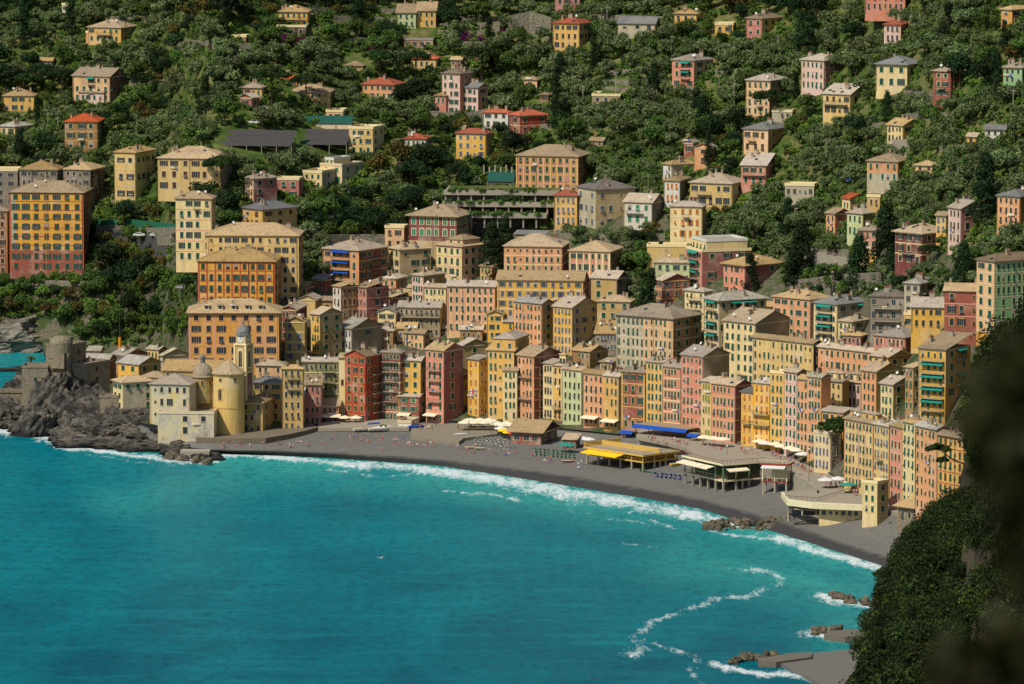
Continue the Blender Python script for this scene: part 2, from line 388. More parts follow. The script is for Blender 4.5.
def winproto(style, sh, trim):
    key = (style, sh, trim)
    if key in _win: return _win[key]
    m = MB(); mats = [TR[trim], M_GLASS, SHUT[sh], M_FRAME]
    e = .13
    if style != 'p':
        m.box((-.5-e, -.05, -.09), (-.5, 0.01, 1.09), 0); m.box((.5, -.05, -.09), (.5+e, 0.01, 1.09), 0)
        m.box((-.5, -.05, 1.0), (.5, 0.01, 1.09), 0)
    m.box((-.5-e*1.5, -.14, -.06), (.5+e*1.5, 0.01, 0), 0)
    if style == 'c':
        m.box((-.5, -.075, 0), (-.012, 0.01, 1), 2); m.box((.012, -.075, 0), (.5, 0.01, 1), 2)
        for k in range(9): m.box((-.44, -.09, .07+k*.1), (-.06, -.07, .12+k*.1), 2); m.box((.06, -.09, .07+k*.1), (.44, -.07, .12+k*.1), 2)
    elif style in 'oa':
        m.box((-.5, -.02, 0), (.5, 0.01, 1), 1)
        m.box((-.03, -.035, 0), (.03, -.018, 1), 3); m.box((-.5, -.035, 0), (-.44, -.018, 1), 3); m.box((.44, -.035, 0), (.5, -.018, 1), 3)
        if style == 'o': m.box((-1.02, -.10, 0), (-.52, -.055, 1), 2); m.box((.52, -.10, 0), (1.02, -.055, 1), 2)
        else:
            m.box((-.5, -.075, .45), (-.012, -.03, 1), 2); m.box((.012, -.075, .45), (.5, -.03, 1), 2)
            m.face([(-.5, -.06, .45), (.5, -.06, .45), (.5, -.5, .05), (-.5, -.5, .05)], 2); m.face([(-.5, -.5, .03), (.5, -.5, .03), (.5, -.07, .43), (-.5, -.07, .43)], 2)
    elif style == 'p':
        m.box((-.5, -.02, 0), (.5, 0.01, 1), 1); m.box((-.5, -.05, .93), (.5, -.018, 1), 3); m.box((-.5, -.05, 0), (-.44, -.018, .93), 3); m.box((.44, -.05, 0), (.5, -.018, .93), 3); m.box((-.03, -.04, 0), (.03, -.018, .93), 3)
    elif style == 'h':
        m.box((-.5, -.02, 0), (.5, 0.01, .5), 1); m.box((-.5, -.05, .5), (.5, 0.01, 1), 3)
    elif style == 'v':   # arched window
        m.box((-.5, -.06, 0), (.5, 0.01, .8), 2)
        for k in range(6):
            a0, a1 = math.pi*k/6, math.pi*(k+1)/6
            m.face([(.5*math.cos(a0), -.06, .8+.2*math.sin(a0)), (.5*math.cos(a1), -.06, .8+.2*math.sin(a1)), (0, -.06, .8)], 2)
            for q in (0,):
                m.face([(.68*math.cos(a0), -.07, .8+.29*math.sin(a0)), (.68*math.cos(a1), -.07, .8+.29*math.sin(a1)), (.5*math.cos(a1), -.07, .8+.2*math.sin(a1)), (.5*math.cos(a0), -.07, .8+.2*math.sin(a0))], 0)
        m.box((-.68, -.068, -.05), (-.5, 0.01, .8), 0); m.box((.5, -.068, -.05), (.68, 0.01, .8), 0); m.box((-.02, -.075, 0), (.02, -.05, 1), 0)
    _win[key] = m.mesh('window', mats); return _win[key]
_misc = {}
def proto(name, fn):
    if name not in _misc: _misc[name] = fn()
    return _misc[name]
def m_chimney():
    m = MB(); m.box((-.4, -.3, -.8), (.4, .3, 1.3), 0); m.box((-.5, -.4, 1.3), (.5, .4, 1.42), 1); m.box((-.3, -.2, 1.42), (.3, .2, 1.7), 0); m.box((-.42, -.32, 1.7), (.42, .32, 1.78), 1)
    return m.mesh('chimney', [flat('chimney_render', (164, 140, 108)), M_CONC])
def m_chimney2():
    m = MB(); m.box((-.8, -.35, -.8), (.8, .35, 1.5), 0); m.box((-.9, -.45, 1.5), (.9, .45, 1.62), 1)
    for x in (-.5, 0, .5): m.tube((x, 0, 1.6), (x, 0, 2.1), .14, .12, 6, 1)
    return m.mesh('chimney', [M_CONC, flat('chimney_pot', (136, 92, 70))])
def m_dish():
    m = MB(); m.tube((0, 0, -.6), (0, 0, .8), .04, n=5, mi=1); m.lathe([(0.02, 0), (.25, .04), (.45, .16), (.42, .18), (.22, .07), (.02, .03)], n=12)
    me = m.mesh('satellite_dish', [M_WHITE, M_IRON]); nv = len(me.vertices)
    rot = Matrix.Rotation(R(60), 3, 'X')
    for v in list(me.vertices)[10:]: v.co = rot @ v.co + Vector((0, -.1, .8))
    return me
def m_antenna():
    m = MB(); m.tube((0, 0, -.6), (0, 0, 3), .035, n=5); 
    for z in (2.2, 2.5, 2.8): m.tube((-.6, 0, z), (.6, 0, z), .02, n=4)
    return m.mesh('antenna', [M_IRON])
def m_skylight():
    m = MB(); m.box((-.5, -.5, -.1), (.5, .5, .12), 0); m.box((-.42, -.42, .12), (.42, .42, .14), 1); return m.mesh('skylight', [M_IRON, M_GLASS])
def m_dormer():
    m = MB(); m.box((-.8, 0, -.6), (.8, 2.6, 1.1), 0); m.box((-.55, -.03, .05), (.55, 0.02, .95), 1); m.face([(-1, -.25, 1.1), (1, -.25, 1.1), (1, 2.6, 1.3), (-1, 2.6, 1.3)], 2); m.face([(-1, -.25, 1.05), (-1, 2.6, 1.05), (1, 2.6, 1.05), (1, -.25, 1.05)], 2)
    return m.mesh('dormer', [M_TRIM, SHUT['d'], M_SLATE])
def m_rail(w):
    m = MB(); m.box((-w/2, -1.15, -.16), (w/2, 0.01, 0), 0)
    m.box((-w/2, -1.13, .95), (w/2, -1.08, 1.0), 1)
    k = max(3, int(w/.28))
    for i in range(k+1):
        x = -w/2+.02+(w-.04)*i/k; m.box((x-.015, -1.12, 0), (x+.015, -1.09, .95), 1)
    for x in (-w/2+.02, w/2-.02): m.box((x-.02, -1.1, .95), (x+.02, 0, 1.0), 1); m.box((x-.02, -.55, 0), (x+.02, -.52, .95), 1)
    return m.mesh('balcony', [M_CONC, M_IRON])
def m_awning(w, key, d=1.3):
    m = MB(); m.face([(-w/2, 0, .0), (-w/2, -d, -.55), (w/2, -d, -.55), (w/2, 0, 0)]); m.face([(-w/2, -d, -.56), (-w/2, 0, -.02), (w/2, 0, -.02), (w/2, -d, -.56)])
    m.box((-w/2, -d-.02, -.8), (w/2, -d+.01, -.55)); m.tube((-w/2+.05, 0, -.6), (-w/2+.05, -d, -.55), .02, n=4, mi=1); m.tube((w/2-.05, 0, -.6), (w/2-.05, -d, -.55), .02, n=4, mi=1)
    return m.mesh('awning', [CL[key], M_IRON])
def m_laundry(seed):
    rr = random.Random(seed); m = MB(); w = rr.uniform(1.4, 2.6); m.tube((-w/2, -.5, 0), (w/2, -.5, 0), .015, n=4, mi=4)
    x = -w/2
    while x < w/2-.3:
        q = rr.uniform(.25, .6); m.box((x, -.515, -rr.uniform(.4, 1.0)), (x+q, -.49, 0), rr.choice([0, 0, 1, 2, 3])); x += q+.06
    for s in (-w/2, w/2): m.tube((s, 0, 0), (s, -.5, 0), .02, n=4, mi=4)
    return m.mesh('laundry_line', [CL['w'], CL['c'], M_TRIM, CL['b'], M_IRON])

BUILT = []      # (x0,x2,yt,yb,root,label,py base)
def roofparts(m, kind, x0, x1, y0, y1, z, o=.55, pitch=.38):
    """adds the roof shell; returns height function for things standing on it"""
    X0, X1, Y0, Y1 = x0-o, x1+o, y0-o, y1+o; w, d = X1-X0, Y1-Y0; t = .16
    if kind == 'h':
        hh = min(w, d)/2; rh = min(hh*pitch, 4.6); hh_ = hh
        if w >= d: a, b = (X0+hh_, (Y0+Y1)/2), (X1-hh_, (Y0+Y1)/2)
        else: a, b = ((X0+X1)/2, Y0+hh_), ((X0+X1)/2, Y1-hh_)
        m.box((X0, Y0, z), (X1, Y1, z+t), 0, skip='t')
        A, B = (*a, z+t+rh), (*b, z+t+rh); c = [(X0, Y0, z+t), (X1, Y0, z+t), (X1, Y1, z+t), (X0, Y1, z+t)]
        if w >= d: m.face([c[0], c[1], B, A]); m.face([c[1], c[2], B]); m.face([c[2], c[3], A, B]); m.face([c[3], c[0], A])
        else: m.face([c[0], c[1], A]); m.face([c[1], c[2], B, A]); m.face([c[2], c[3], B]); m.face([c[3], c[0], A, B])
        m.tube(Vector(A)+Vector((0, 0, .02)), Vector(B)+Vector((0.001, 0, .02)), .14, n=6)
        for cc, e in ((c[0], A), (c[1], B if w >= d else A), (c[2], B), (c[3], A if w >= d else B)): m.tube(Vector(cc)+Vector((0, 0, .02)), Vector(e)+Vector((0, 0, .02)), .11, n=5)
        return lambda x, y: z+t+rh*max(0, min(1, min(x-X0, X1-x, y-Y0, Y1-y)/hh))
    if kind == 'g':      # ridge along the front
        ym = (Y0+Y1)/2; rh = min((d/2)*pitch, 4.2)
        for (ya, yb_) in ((Y0, ym), (ym, Y1)):
            za, zb = (z, z+rh) if ya == Y0 else (z+rh, z)
            m.v += [(X0, ya, za), (X1, ya, za), (X1, yb_, zb), (X0, yb_, zb), (X0, ya, za+t), (X1, ya, za+t), (X1, yb_, zb+t), (X0, yb_, zb+t)]
            i = len(m.v)-8
            for q in ((3,2,1,0), (4,5,6,7), (0,1,5,4), (1,2,6,5), (2,3,7,6), (3,0,4,7)): m.f.append(tuple(i+j for j in q)); m.mi.append(0); m.c.append((1,1,1))
        m.tube((X0, ym, z+rh+t), (X1, ym, z+rh+t), .16, n=6)
        return lambda x, y: z+t+rh*max(0, 1-abs(y-ym)/(d/2))
    if kind == 'G':
        xm = (X0+X1)/2; rh = min((w/2)*pitch*1.15, 4.2)
        for (xa, xb) in ((X0, xm), (xm, X1)):
            za, zb = (z, z+rh) if xa == X0 else (z+rh, z)
            m.v += [(xa, Y0, za), (xb, Y0, zb), (xb, Y1, zb), (xa, Y1, za), (xa, Y0, za+t), (xb, Y0, zb+t), (xb, Y1, zb+t), (xa, Y1, za+t)]
            i = len(m.v)-8
            for q in ((3,2,1,0), (4,5,6,7), (0,1,5,4), (1,2,6,5), (2,3,7,6), (3,0,4,7)): m.f.append(tuple(i+j for j in q)); m.mi.append(0); m.c.append((1,1,1))
        m.tube((xm, Y0, z+rh+t), (xm, Y1, z+rh+t), .16, n=6)
        return lambda x, y: z+t+rh*max(0, 1-abs(x-xm)/(w/2))
    if kind == 's':      # single slope up to the back
        rh = d*.2
        m.v += [(X0, Y0, z), (X1, Y0, z), (X1, Y1, z+rh), (X0, Y1, z+rh), (X0, Y0, z+t), (X1, Y0, z+t), (X1, Y1, z+rh+t), (X0, Y1, z+rh+t)]
        i = len(m.v)-8
        for q in ((3,2,1,0), (4,5,6,7), (0,1,5,4), (1,2,6,5), (2,3,7,6), (3,0,4,7)): m.f.append(tuple(i+j for j in q)); m.mi.append(0); m.c.append((1,1,1))
        return lambda x, y: z+t+rh*(y-Y0)/d
    # flat terrace with parapet
    m.box((x0, y0, z), (x1, y1, z+.05), 1)
    for a, b in (((x0-.15, y0-.15, z-.1), (x1+.15, y0+.15, z+.8)), ((x0-.15, y1-.15, z-.1), (x1+.15, y1+.15, z+.8)), ((x0-.15, y0+.15, z-.1), (x0+.15, y1-.15, z+.8)), ((x1-.15, y0+.15, z-.1), (x1+.15, y1-.15, z+.8))): m.box(a, b, 2)
    return lambda x, y: z+.1

FOOT = []
def rect_of(P, phi, xa, xb, Dp, m=1.1):
    u = Vector((math.cos(phi), math.sin(phi), 0)); v = Vector((-math.sin(phi), math.cos(phi), 0)); c = P+u*((xa+xb)/2)+v*(Dp/2)
    return (c.x, c.y, u, v, max(.5, (xb-xa)/2-m), max(.5, Dp/2-m))
def hit(a, b):
    d = Vector((b[0]-a[0], b[1]-a[1], 0))
    for ax in (a[2], a[3], b[2], b[3]):
        ra = a[4]*abs(a[2].dot(ax))+a[5]*abs(a[3].dot(ax)); rb = b[4]*abs(b[2].dot(ax))+b[5]*abs(b[3].dot(ax))
        if abs(d.dot(ax)) > ra+rb: return False
    return True
def place(x0, x1, x2, yb, th, o):
    xc = x1 if th >= 0 else x0; P = ground(xc, yb); az = math.atan2(P.x, P.y); phi = R(-th)-az
    u = Vector((math.cos(phi), math.sin(phi), 0)); v = Vector((-math.sin(phi), math.cos(phi), 0))
    def L(px, d): k = (px-CX)/F; return (k*(P.y*cp+(H-P.z)*sp)-P.x)/(d.x-k*d.y*cp)
    W = abs(L(x0 if th >= 0 else x1, -u if th >= 0 else u)); Dp = abs(L(x2, v)) if x2 != xc and abs(th) >= 3 else float(o.get('d', 11))
    Dp = min(max(Dp, 4), float(o.get('dmax', 17))); return rect_of(P, phi, -W if th >= 0 else 0, 0 if th >= 0 else W, Dp)
def settle(x0, x1, x2, yb, th, o):
    for k in range(9 if yb < 245 else 17):
        r = place(x0, x1, x2, yb-k, th, o)
        if not any(hit(r, f) for f in FOOT): FOOT.append(r); return yb-k
    k = 4 if yb < 245 else 9
    FOOT.append(place(x0, x1, x2, yb-k, th, o)); return yb-k
def building(x0, x1, x2, yt, yb, th, nf, nsd, wc, scol, roof, sh, name, label, o, group, root=None, base=None):
    rr = random.Random(int(x0*13+yt*7)+3)
    xc = x1 if th >= 0 else x0
    P = ground(xc, yb) if base is None else unproj(xc, yb, base)
    az = math.atan2(P.x, P.y); phi = R(-th) - az
    u = Vector((math.cos(phi), math.sin(phi), 0)); v = Vector((-math.sin(phi), math.cos(phi), 0))
    def length(px, d):      # metres along d from P until picture column px
        k = (px-CX)/F
        return (k*(P.y*cp+(H-P.z)*sp)-P.x)/(d.x-k*d.y*cp)
    W = abs(length(x0 if th >= 0 else x1, -u if th >= 0 else u))
    if x2 != xc and abs(th) >= 3: Dp = abs(length(x2, v))
    else: Dp = float(o.get('d', 11))
    Dp = min(max(Dp, 4), float(o.get('dmax', 17)))
    hgt = z_at(P.y, yt) - P.z
    xa, xb = (-W, 0) if th >= 0 else (0, W)
    new = root is None
    if new:
        cat = {'apartment_building': 'apartment building', 'town_house': 'town house', 'villa': 'villa', 'house': 'house', 'hotel': 'hotel', 'tower': 'tower'}.get(name, name.replace('_', ' '))
        root = empty(name, P, phi, label, cat, group); off = Matrix.Identity(4)
        par = root; T = Matrix.Identity(4)
    else:
        par = root; T = (Matrix.Translation(root.location) @ Matrix.Rotation(root.rotation_euler.z, 4, 'Z')).inverted() @ Matrix.Translation(P) @ Matrix.Rotation(phi, 4, 'Z')
    def put(nm, me, loc=(0, 0, 0), rz=0, scale=None, parent=None):
        ob = bpy.data.objects.new(nm, me); COL.objects.link(ob); ob.parent = parent or par
        M = Matrix.Translation(loc) @ Matrix.Rotation(rz, 4, 'Z')
        if scale: M = M @ Matrix.Diagonal((*scale, 1))
        ob.matrix_local = (M if parent else T @ M); return ob
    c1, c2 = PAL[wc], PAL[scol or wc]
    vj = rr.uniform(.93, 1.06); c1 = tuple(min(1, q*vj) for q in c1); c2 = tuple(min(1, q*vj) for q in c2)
    rk = roof[0]; rm = ROOFM[roof[1:]] if roof[1:] in ROOFM else M_SLATE
    top = hgt
    w = MB(); fd = -3.5 if yb < 272 else -7
    cuts = [fd, top]; lower = None
    if 'gf' in o:
        q = o['gf'].split('*'); lower = (PAL[q[0]], float(q[1])*top); cuts = [fd, lower[1], top]
    for za, zb in zip(cuts[:-1], cuts[1:]):
        lo = lower and zb <= lower[1]+1e-6
        f1 = lower[0] if lo else c1; f2 = lower[0] if lo else c2
        fs = 0.0
        if 'left' in o and not lo:   # a strip of another colour down the left of the front
            q = o['left'].split('*'); fs = W*float(q[1]); w.face([(xa, 0, za), (xa+fs, 0, za), (xa+fs, 0, zb), (xa, 0, zb)], 0, PAL[q[0]])
        if 'half' in o:
            q = o['half'].split('*'); fs = W*float(q[1]); w.face([(xa, 0, za), (xa+fs, 0, za), (xa+fs, 0, zb), (xa, 0, zb)], 0, PAL[q[0]])
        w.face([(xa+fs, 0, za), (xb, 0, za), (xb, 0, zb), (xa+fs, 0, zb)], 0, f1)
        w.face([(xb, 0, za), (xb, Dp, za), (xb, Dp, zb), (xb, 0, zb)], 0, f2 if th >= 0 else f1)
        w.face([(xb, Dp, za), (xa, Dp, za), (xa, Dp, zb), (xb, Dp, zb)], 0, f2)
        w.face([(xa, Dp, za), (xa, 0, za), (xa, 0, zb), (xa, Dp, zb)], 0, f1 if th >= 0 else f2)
    ov = float(o.get('ov', .5))
    if rk == 'g':
        rh = min((Dp/2+ov)*.38, 4.2); k = rh*(Dp/2)/(Dp/2+ov)
        e = rh-k
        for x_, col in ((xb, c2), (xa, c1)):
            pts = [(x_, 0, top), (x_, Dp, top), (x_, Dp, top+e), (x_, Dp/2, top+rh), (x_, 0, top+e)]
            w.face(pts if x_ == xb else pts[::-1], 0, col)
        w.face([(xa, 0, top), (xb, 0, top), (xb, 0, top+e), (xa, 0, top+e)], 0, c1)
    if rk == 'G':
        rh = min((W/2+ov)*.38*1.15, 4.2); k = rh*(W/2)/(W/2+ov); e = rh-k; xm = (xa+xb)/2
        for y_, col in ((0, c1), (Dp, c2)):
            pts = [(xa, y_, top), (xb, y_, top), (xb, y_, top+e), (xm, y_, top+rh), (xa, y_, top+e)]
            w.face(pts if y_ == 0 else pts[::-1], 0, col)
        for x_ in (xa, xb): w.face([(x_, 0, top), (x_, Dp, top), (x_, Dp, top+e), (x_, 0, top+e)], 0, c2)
    wall_mat = {'stone': M_STONE, 'stain': M_STAIN}.get(o.get('mat'), M_WALL)
    put('wall', w.mesh('wall', [wall_mat], True))
    rmb = MB(); hf = roofparts(rmb, rk, xa, xb, 0, Dp, top, ov if rk != 'f' else 0)
    ro = put('roof', rmb.mesh('roof', [rm, M_PAVE, TR[o.get('par', 'c')]] if rk == 'f' else [rm]))
    # cornice and string courses
    if 'nc' not in o:
        cm = MB(); bandz = []
        if rk != 'f': bandz.append((top-.34, top-.02, .16))
        sh_n = max(1, round(top/3.25)); sth = top/sh_n
        if 'sc' in o:
            for k in (range(1, sh_n) if o['sc'][1:] == '' else [int(q) for q in o['sc'][1:].split('/')]): bandz.append((sth*k-.13, sth*k+.13, .05))
        for za, zb, d in bandz:
            cm.box((xa-d, -d, za), (xb+d, -.002 if False else 0.0, zb), 0)
            if th >= 0: cm.box((xb, 0, za), (xb+d, Dp, zb), 0)
            else: cm.box((xa-d, 0, za), (xa, Dp, zb), 0)
        if 'pl' in o and nf > 0:
            for k in [0, nf] if o['pl'][1:] == 'e' else range(0, nf+1, int(o['pl'][1:] or 1)):
                x_ = xa+.3+(W-.6)*k/nf; cm.box((x_-.28, -.045, 0), (x_+.28, 0, top-.36), 0)
            if nsd and th >= 0:
                for k in (0, nsd): y_ = .3+(Dp-.6)*k/nsd; cm.box((xb, y_-.28, 0), (xb+.045, y_+.28, top-.36), 0)
        if cm.f: put('cornice', cm.mesh('cornice', [TR[o.get('tc', (o.get('sc') or o.get('pl') or 'w')[0])]]))
    # windows
    ns = int(o.get('ns', max(1, round(top/3.25)))); sth = top/ns
    po = float(o.get('po', .26)); tr = o.get('wt', 'w'); st_mod = 'mod' in o
    skipdown = int(o.get('skip', 0)); arch = 'arch' in o
    def wins(n_, L, place, blind=.04):
        jit = [rr.uniform(-.08, .08) for _ in range(n_)]; tiny = [n_ > 3 and not arch and 'pl' not in o and rr.random() < .12 for _ in range(n_)]
        cw = L/n_; ww = min(1.45, max(.66, cw*.38)); wh = min(2.1, sth*.57)
        for r_ in range(skipdown, ns):
            for k in range(n_):
                if rr.random() < blind: continue
                st = 'p' if st_mod else 'o' if rr.random() < po else rr.choice('cccccca') if rr.random() < .86 else rr.choice('ah')
                if st == 'o' and cw < 2.1: st = 'a'
                if arch: st = 'v'
                s = sh
                ww_, wh_ = ww, wh
                if r_ == ns-1 and sth*.54 > 1.2 and 'top' not in o: wh_ = wh*.82
                if r_ == ns-1 and o.get('att'): wh_ = .75; ww_ = ww*.85
                if st_mod: ww_ = min(2.2, cw*.6)
                if arch: ww_ = min(1.5, cw*.5); wh_ = min(2.4, sth*.62)
                if tiny[k]: ww_, wh_, st = .6, .85, 'c' if rr.random() < .5 else 'a'
                place(cw*(k+.5+(jit[k] if 'pl' not in o else 0)), sth*r_ + sth*.27 + (sth*.57-wh_)*.5, winproto(st, s, tr), ww_, wh_, r_, k)
    if nf:
        wins(nf, W-.8 if W > 4 else W, lambda a, z, me, ww, wh, r_, k: put('window', me, (xa+(.4 if W > 4 else 0)+a, -.003, z), 0, (ww, 1, wh)), float(o.get('bl', .04)))
    if nsd and Dp > 3:
        if th >= 0: wins(nsd, Dp-.6, lambda a, z, me, ww, wh, r_, k: put('window', me, (xb+.003, .3+a, z), R(90), (ww, 1, wh)), .12)
        else: wins(nsd, Dp-.6, lambda a, z, me, ww, wh, r_, k: put('window', me, (xa-.003, Dp-.3-a, z), R(-90), (ww, 1, wh)), .12)
    if W > 5 and rk != 'f':
        for q_ in ([.02, .98] if rr.random() < .4 else [rr.choice([.02, .98])])+([rr.choice([.33, .5, .66])] if nf > 5 else []):
            dm_ = MB(); x_ = xa+W*q_; dm_.tube((x_, -.1, -1), (x_, -.1, top-.4), .075, n=5); put('drainpipe', dm_.mesh('drainpipe', [rr.choice([M_IRON, GREYTR, TR['y']])]))
    # balconies: bal=cols/levels  e.g. bal=2.5 -> width in windows
    if 'bal' in o:
        spec = o['bal'].split('*'); bw = float(spec[0]); pos_ = float(spec[1]); lv = [int(q) for q in spec[2].split('/')]
        aw = spec[3] if len(spec) > 3 else ''
        L = W; bwm = min(bw, L-.3); me = proto('rail%.1f' % bwm, lambda: m_rail(bwm))
        for r_ in lv:
            if r_ >= ns: continue
            x_ = xa+bwm/2+.1+(L-bwm-.2)*pos_; put('balcony', me, (x_, 0, sth*r_+.22))
            if aw and rr.random() < .8: ma = proto('aw%.1f%s' % (bwm, aw), lambda: m_awning(bwm, aw)); put('awning', ma, (x_, -.02, sth*(r_+1)-.15))
    if 'sbal' in o:
        spec = o['sbal'].split('*'); bwm = min(float(spec[0]), Dp-.3); me = proto('rail%.1f' % bwm, lambda: m_rail(bwm))
        for q in spec[2].split('/'):
            r_ = int(q)
            if r_ >= ns: continue
            y_ = bwm/2+.1+(Dp-bwm-.2)*float(spec[1]); put('balcony', me, (xb if th >= 0 else xa, y_, sth*r_+.22), R(90 if th >= 0 else -90))
            if len(spec) > 3 and rr.random() < .8: ma = proto('aw%.1f%s' % (bwm, spec[3]), lambda: m_awning(bwm, spec[3])); put('awning', ma, ((xb+.02 if th >= 0 else xa-.02), y_, sth*(r_+1)-.15), R(90 if th >= 0 else -90))
    if 'aw' in o:       # shop awning at street level: aw=width*pos*colour
        a_, p_, k_ = o['aw'].split('*'); a_ = float(a_); ma = proto('aws%s%s' % (a_, k_), lambda: m_awning(a_, k_, 2.2)); put('awning', ma, (xa+a_/2+(W-a_)*float(p_), -.03, 3.1))
    if nf and rr.random() < float(o.get('lau', .16)):
        sd = rr.randrange(4); ml = proto('laundry%d' % sd, lambda: m_laundry(sd)); r_ = rr.randrange(1, max(2, ns)); put('laundry_line', ml, (xa+W*rr.uniform(.2, .8), -.02, sth*r_+sth*.26))
    if 'pent' in o:     # penthouse set back on a terrace: pent=left*right*height*colour
        a_, b_, h_, c_ = o['pent'].split('*'); a_, b_, h_ = float(a_), float(b_), float(h_)
        pm = MB(); pm.box((xa+W*a_, 1.8, top-.1), (xa+W*b_, Dp-1, top+h_), 0, PAL[c_]); pe = put('penthouse', pm.mesh('penthouse', [M_WALL], True))
        q = MB(); roofparts(q, 'h' if rk != 'f' else 'f', xa+W*a_, xa+W*b_, 1.8, Dp-1, top+h_, .3 if rk != 'f' else 0); put('penthouse_roof', q.mesh('penthouse_roof', [rm, M_PAVE, M_WHITE]))
        kk = max(2, int(W*(b_-a_)/3))
        for k in range(kk): put('window', winproto('a', sh, tr), (xa+W*(a_+(b_-a_)*(k+.5)/kk), 1.797, top+.5), 0, (.9, 1, min(1.6, h_*.6)))
    # roof clutter
    if rk in 'hgGs' and W > 5 and 'bare' not in o:
        Xa, Xb = xa+.8, xb-.8
        for k in range(rr.choice([1, 2, 2, 3, 3]) + (1 if W > 14 else 0)):
            x_, y_ = rr.uniform(Xa, Xb), rr.uniform(Dp*.2, Dp*.8); put('chimney', proto('ch1', m_chimney) if rr.random() < .6 else proto('ch2', m_chimney2), (x_, y_, hf(x_, y_)-.2), R(rr.choice([0, 90])), None, ro)
        for k in range(rr.choice([0, 0, 1, 2])):
            x_, y_ = rr.uniform(Xa, Xb), rr.uniform(.4, Dp*.5); put('satellite_dish', proto('dish', m_dish), (x_, y_, hf(x_, y_)+.1), rr.uniform(-1, .6), None, ro)
        if rr.random() < .5:
            x_, y_ = rr.uniform(Xa, Xb), Dp*.5; put('antenna', proto('ant', m_antenna), (x_, y_, hf(x_, y_)), 0, None, ro)
        for k in range(int(o.get('sky', rr.choice([0, 0, 1])))):
            x_, y_ = rr.uniform(Xa, Xb), rr.uniform(.8, Dp*.32); e = .3; sl = math.atan2(hf(x_, y_+e)-hf(x_, y_), e)
            ob = put('skylight', proto('sky', m_skylight), (0, 0, 0), 0, None, ro); ob.matrix_local = Matrix.Translation((x_, y_, hf(x_, y_)+.05)) @ Matrix.Rotation(sl, 4, 'X')
    if 'dm' in o:
        k_ = int(o['dm'])
        for k in range(k_): x_ = xa+W*(.2+.6*k/(k_-1)); put('dormer', proto('dorm', m_dormer), (x_, 1.0, hf(x_, 1.0)+.3), 0, None, ro)
    info = dict(root=root, T=T, P=P, u=u, v=v, W=W, Dp=Dp, top=top, xa=xa, xb=xb, ro=ro, hf=hf, ns=ns, sth=sth, put=put)
    # children of the roof were placed in the house frame: take the roof's own frame out
    lo, hi = min(x0, x1, x2), max(x0, x1, x2)
    BUILT.append((lo, hi, yt-(4 if rk in 'hgG' else 0), yb, root, label, P))
    return info
INFO = {}; ENTRIES = []
def parse(block, group):
    for ln in block.strip().splitlines():
        ln = ln.strip()
        if not ln or ln[0] == '#': continue
        join = ln[0] == '+'; ln = ln.lstrip('+')
        a = [q.strip() for q in ln.split('|')]
        t = a[0].split(); label = a[1] if len(a) > 1 else ''; opts = {}
        for q in (a[2].split() if len(a) > 2 else []):
            k, _, v_ = q.partition('='); opts[k] = v_
        e = (list(map(float, t[:6])), int(t[6]), int(t[7]), t[8], t[9], t[10], label, opts, group)
        if join: ENTRIES[-1].append(e)
        else: ENTRIES.append([e])
def raise_all():
    for grp in sorted(ENTRIES, key=lambda g: -g[0][0][4]):
        last = None; sh_ = 0
        for k, (q, nf, nsd, c, roof, shut, label, opts, group) in enumerate(grp):
            x0, x1, x2, yt, yb, th = q; wc, _, s_ = c.partition('/')
            if k == 0: y2 = settle(x0, x1, x2, yb, th, opts); sh_ = y2-yb
            if k == 0 and yb-y2 > 12: print('PUSHED', int(yb-y2), label)
            inf = building(x0, x1, x2, yt, max(yb+sh_, yt+6), th, nf, nsd, wc, s_, roof, shut, opts.get('nm', 'house'), label, opts, group, root=last, base=None)
            if k == 0: last = inf['root']; BUILT[-1] = BUILT[-1][:3]+(yb,)+BUILT[-1][4:]
            INFO[label or len(INFO)] = inf
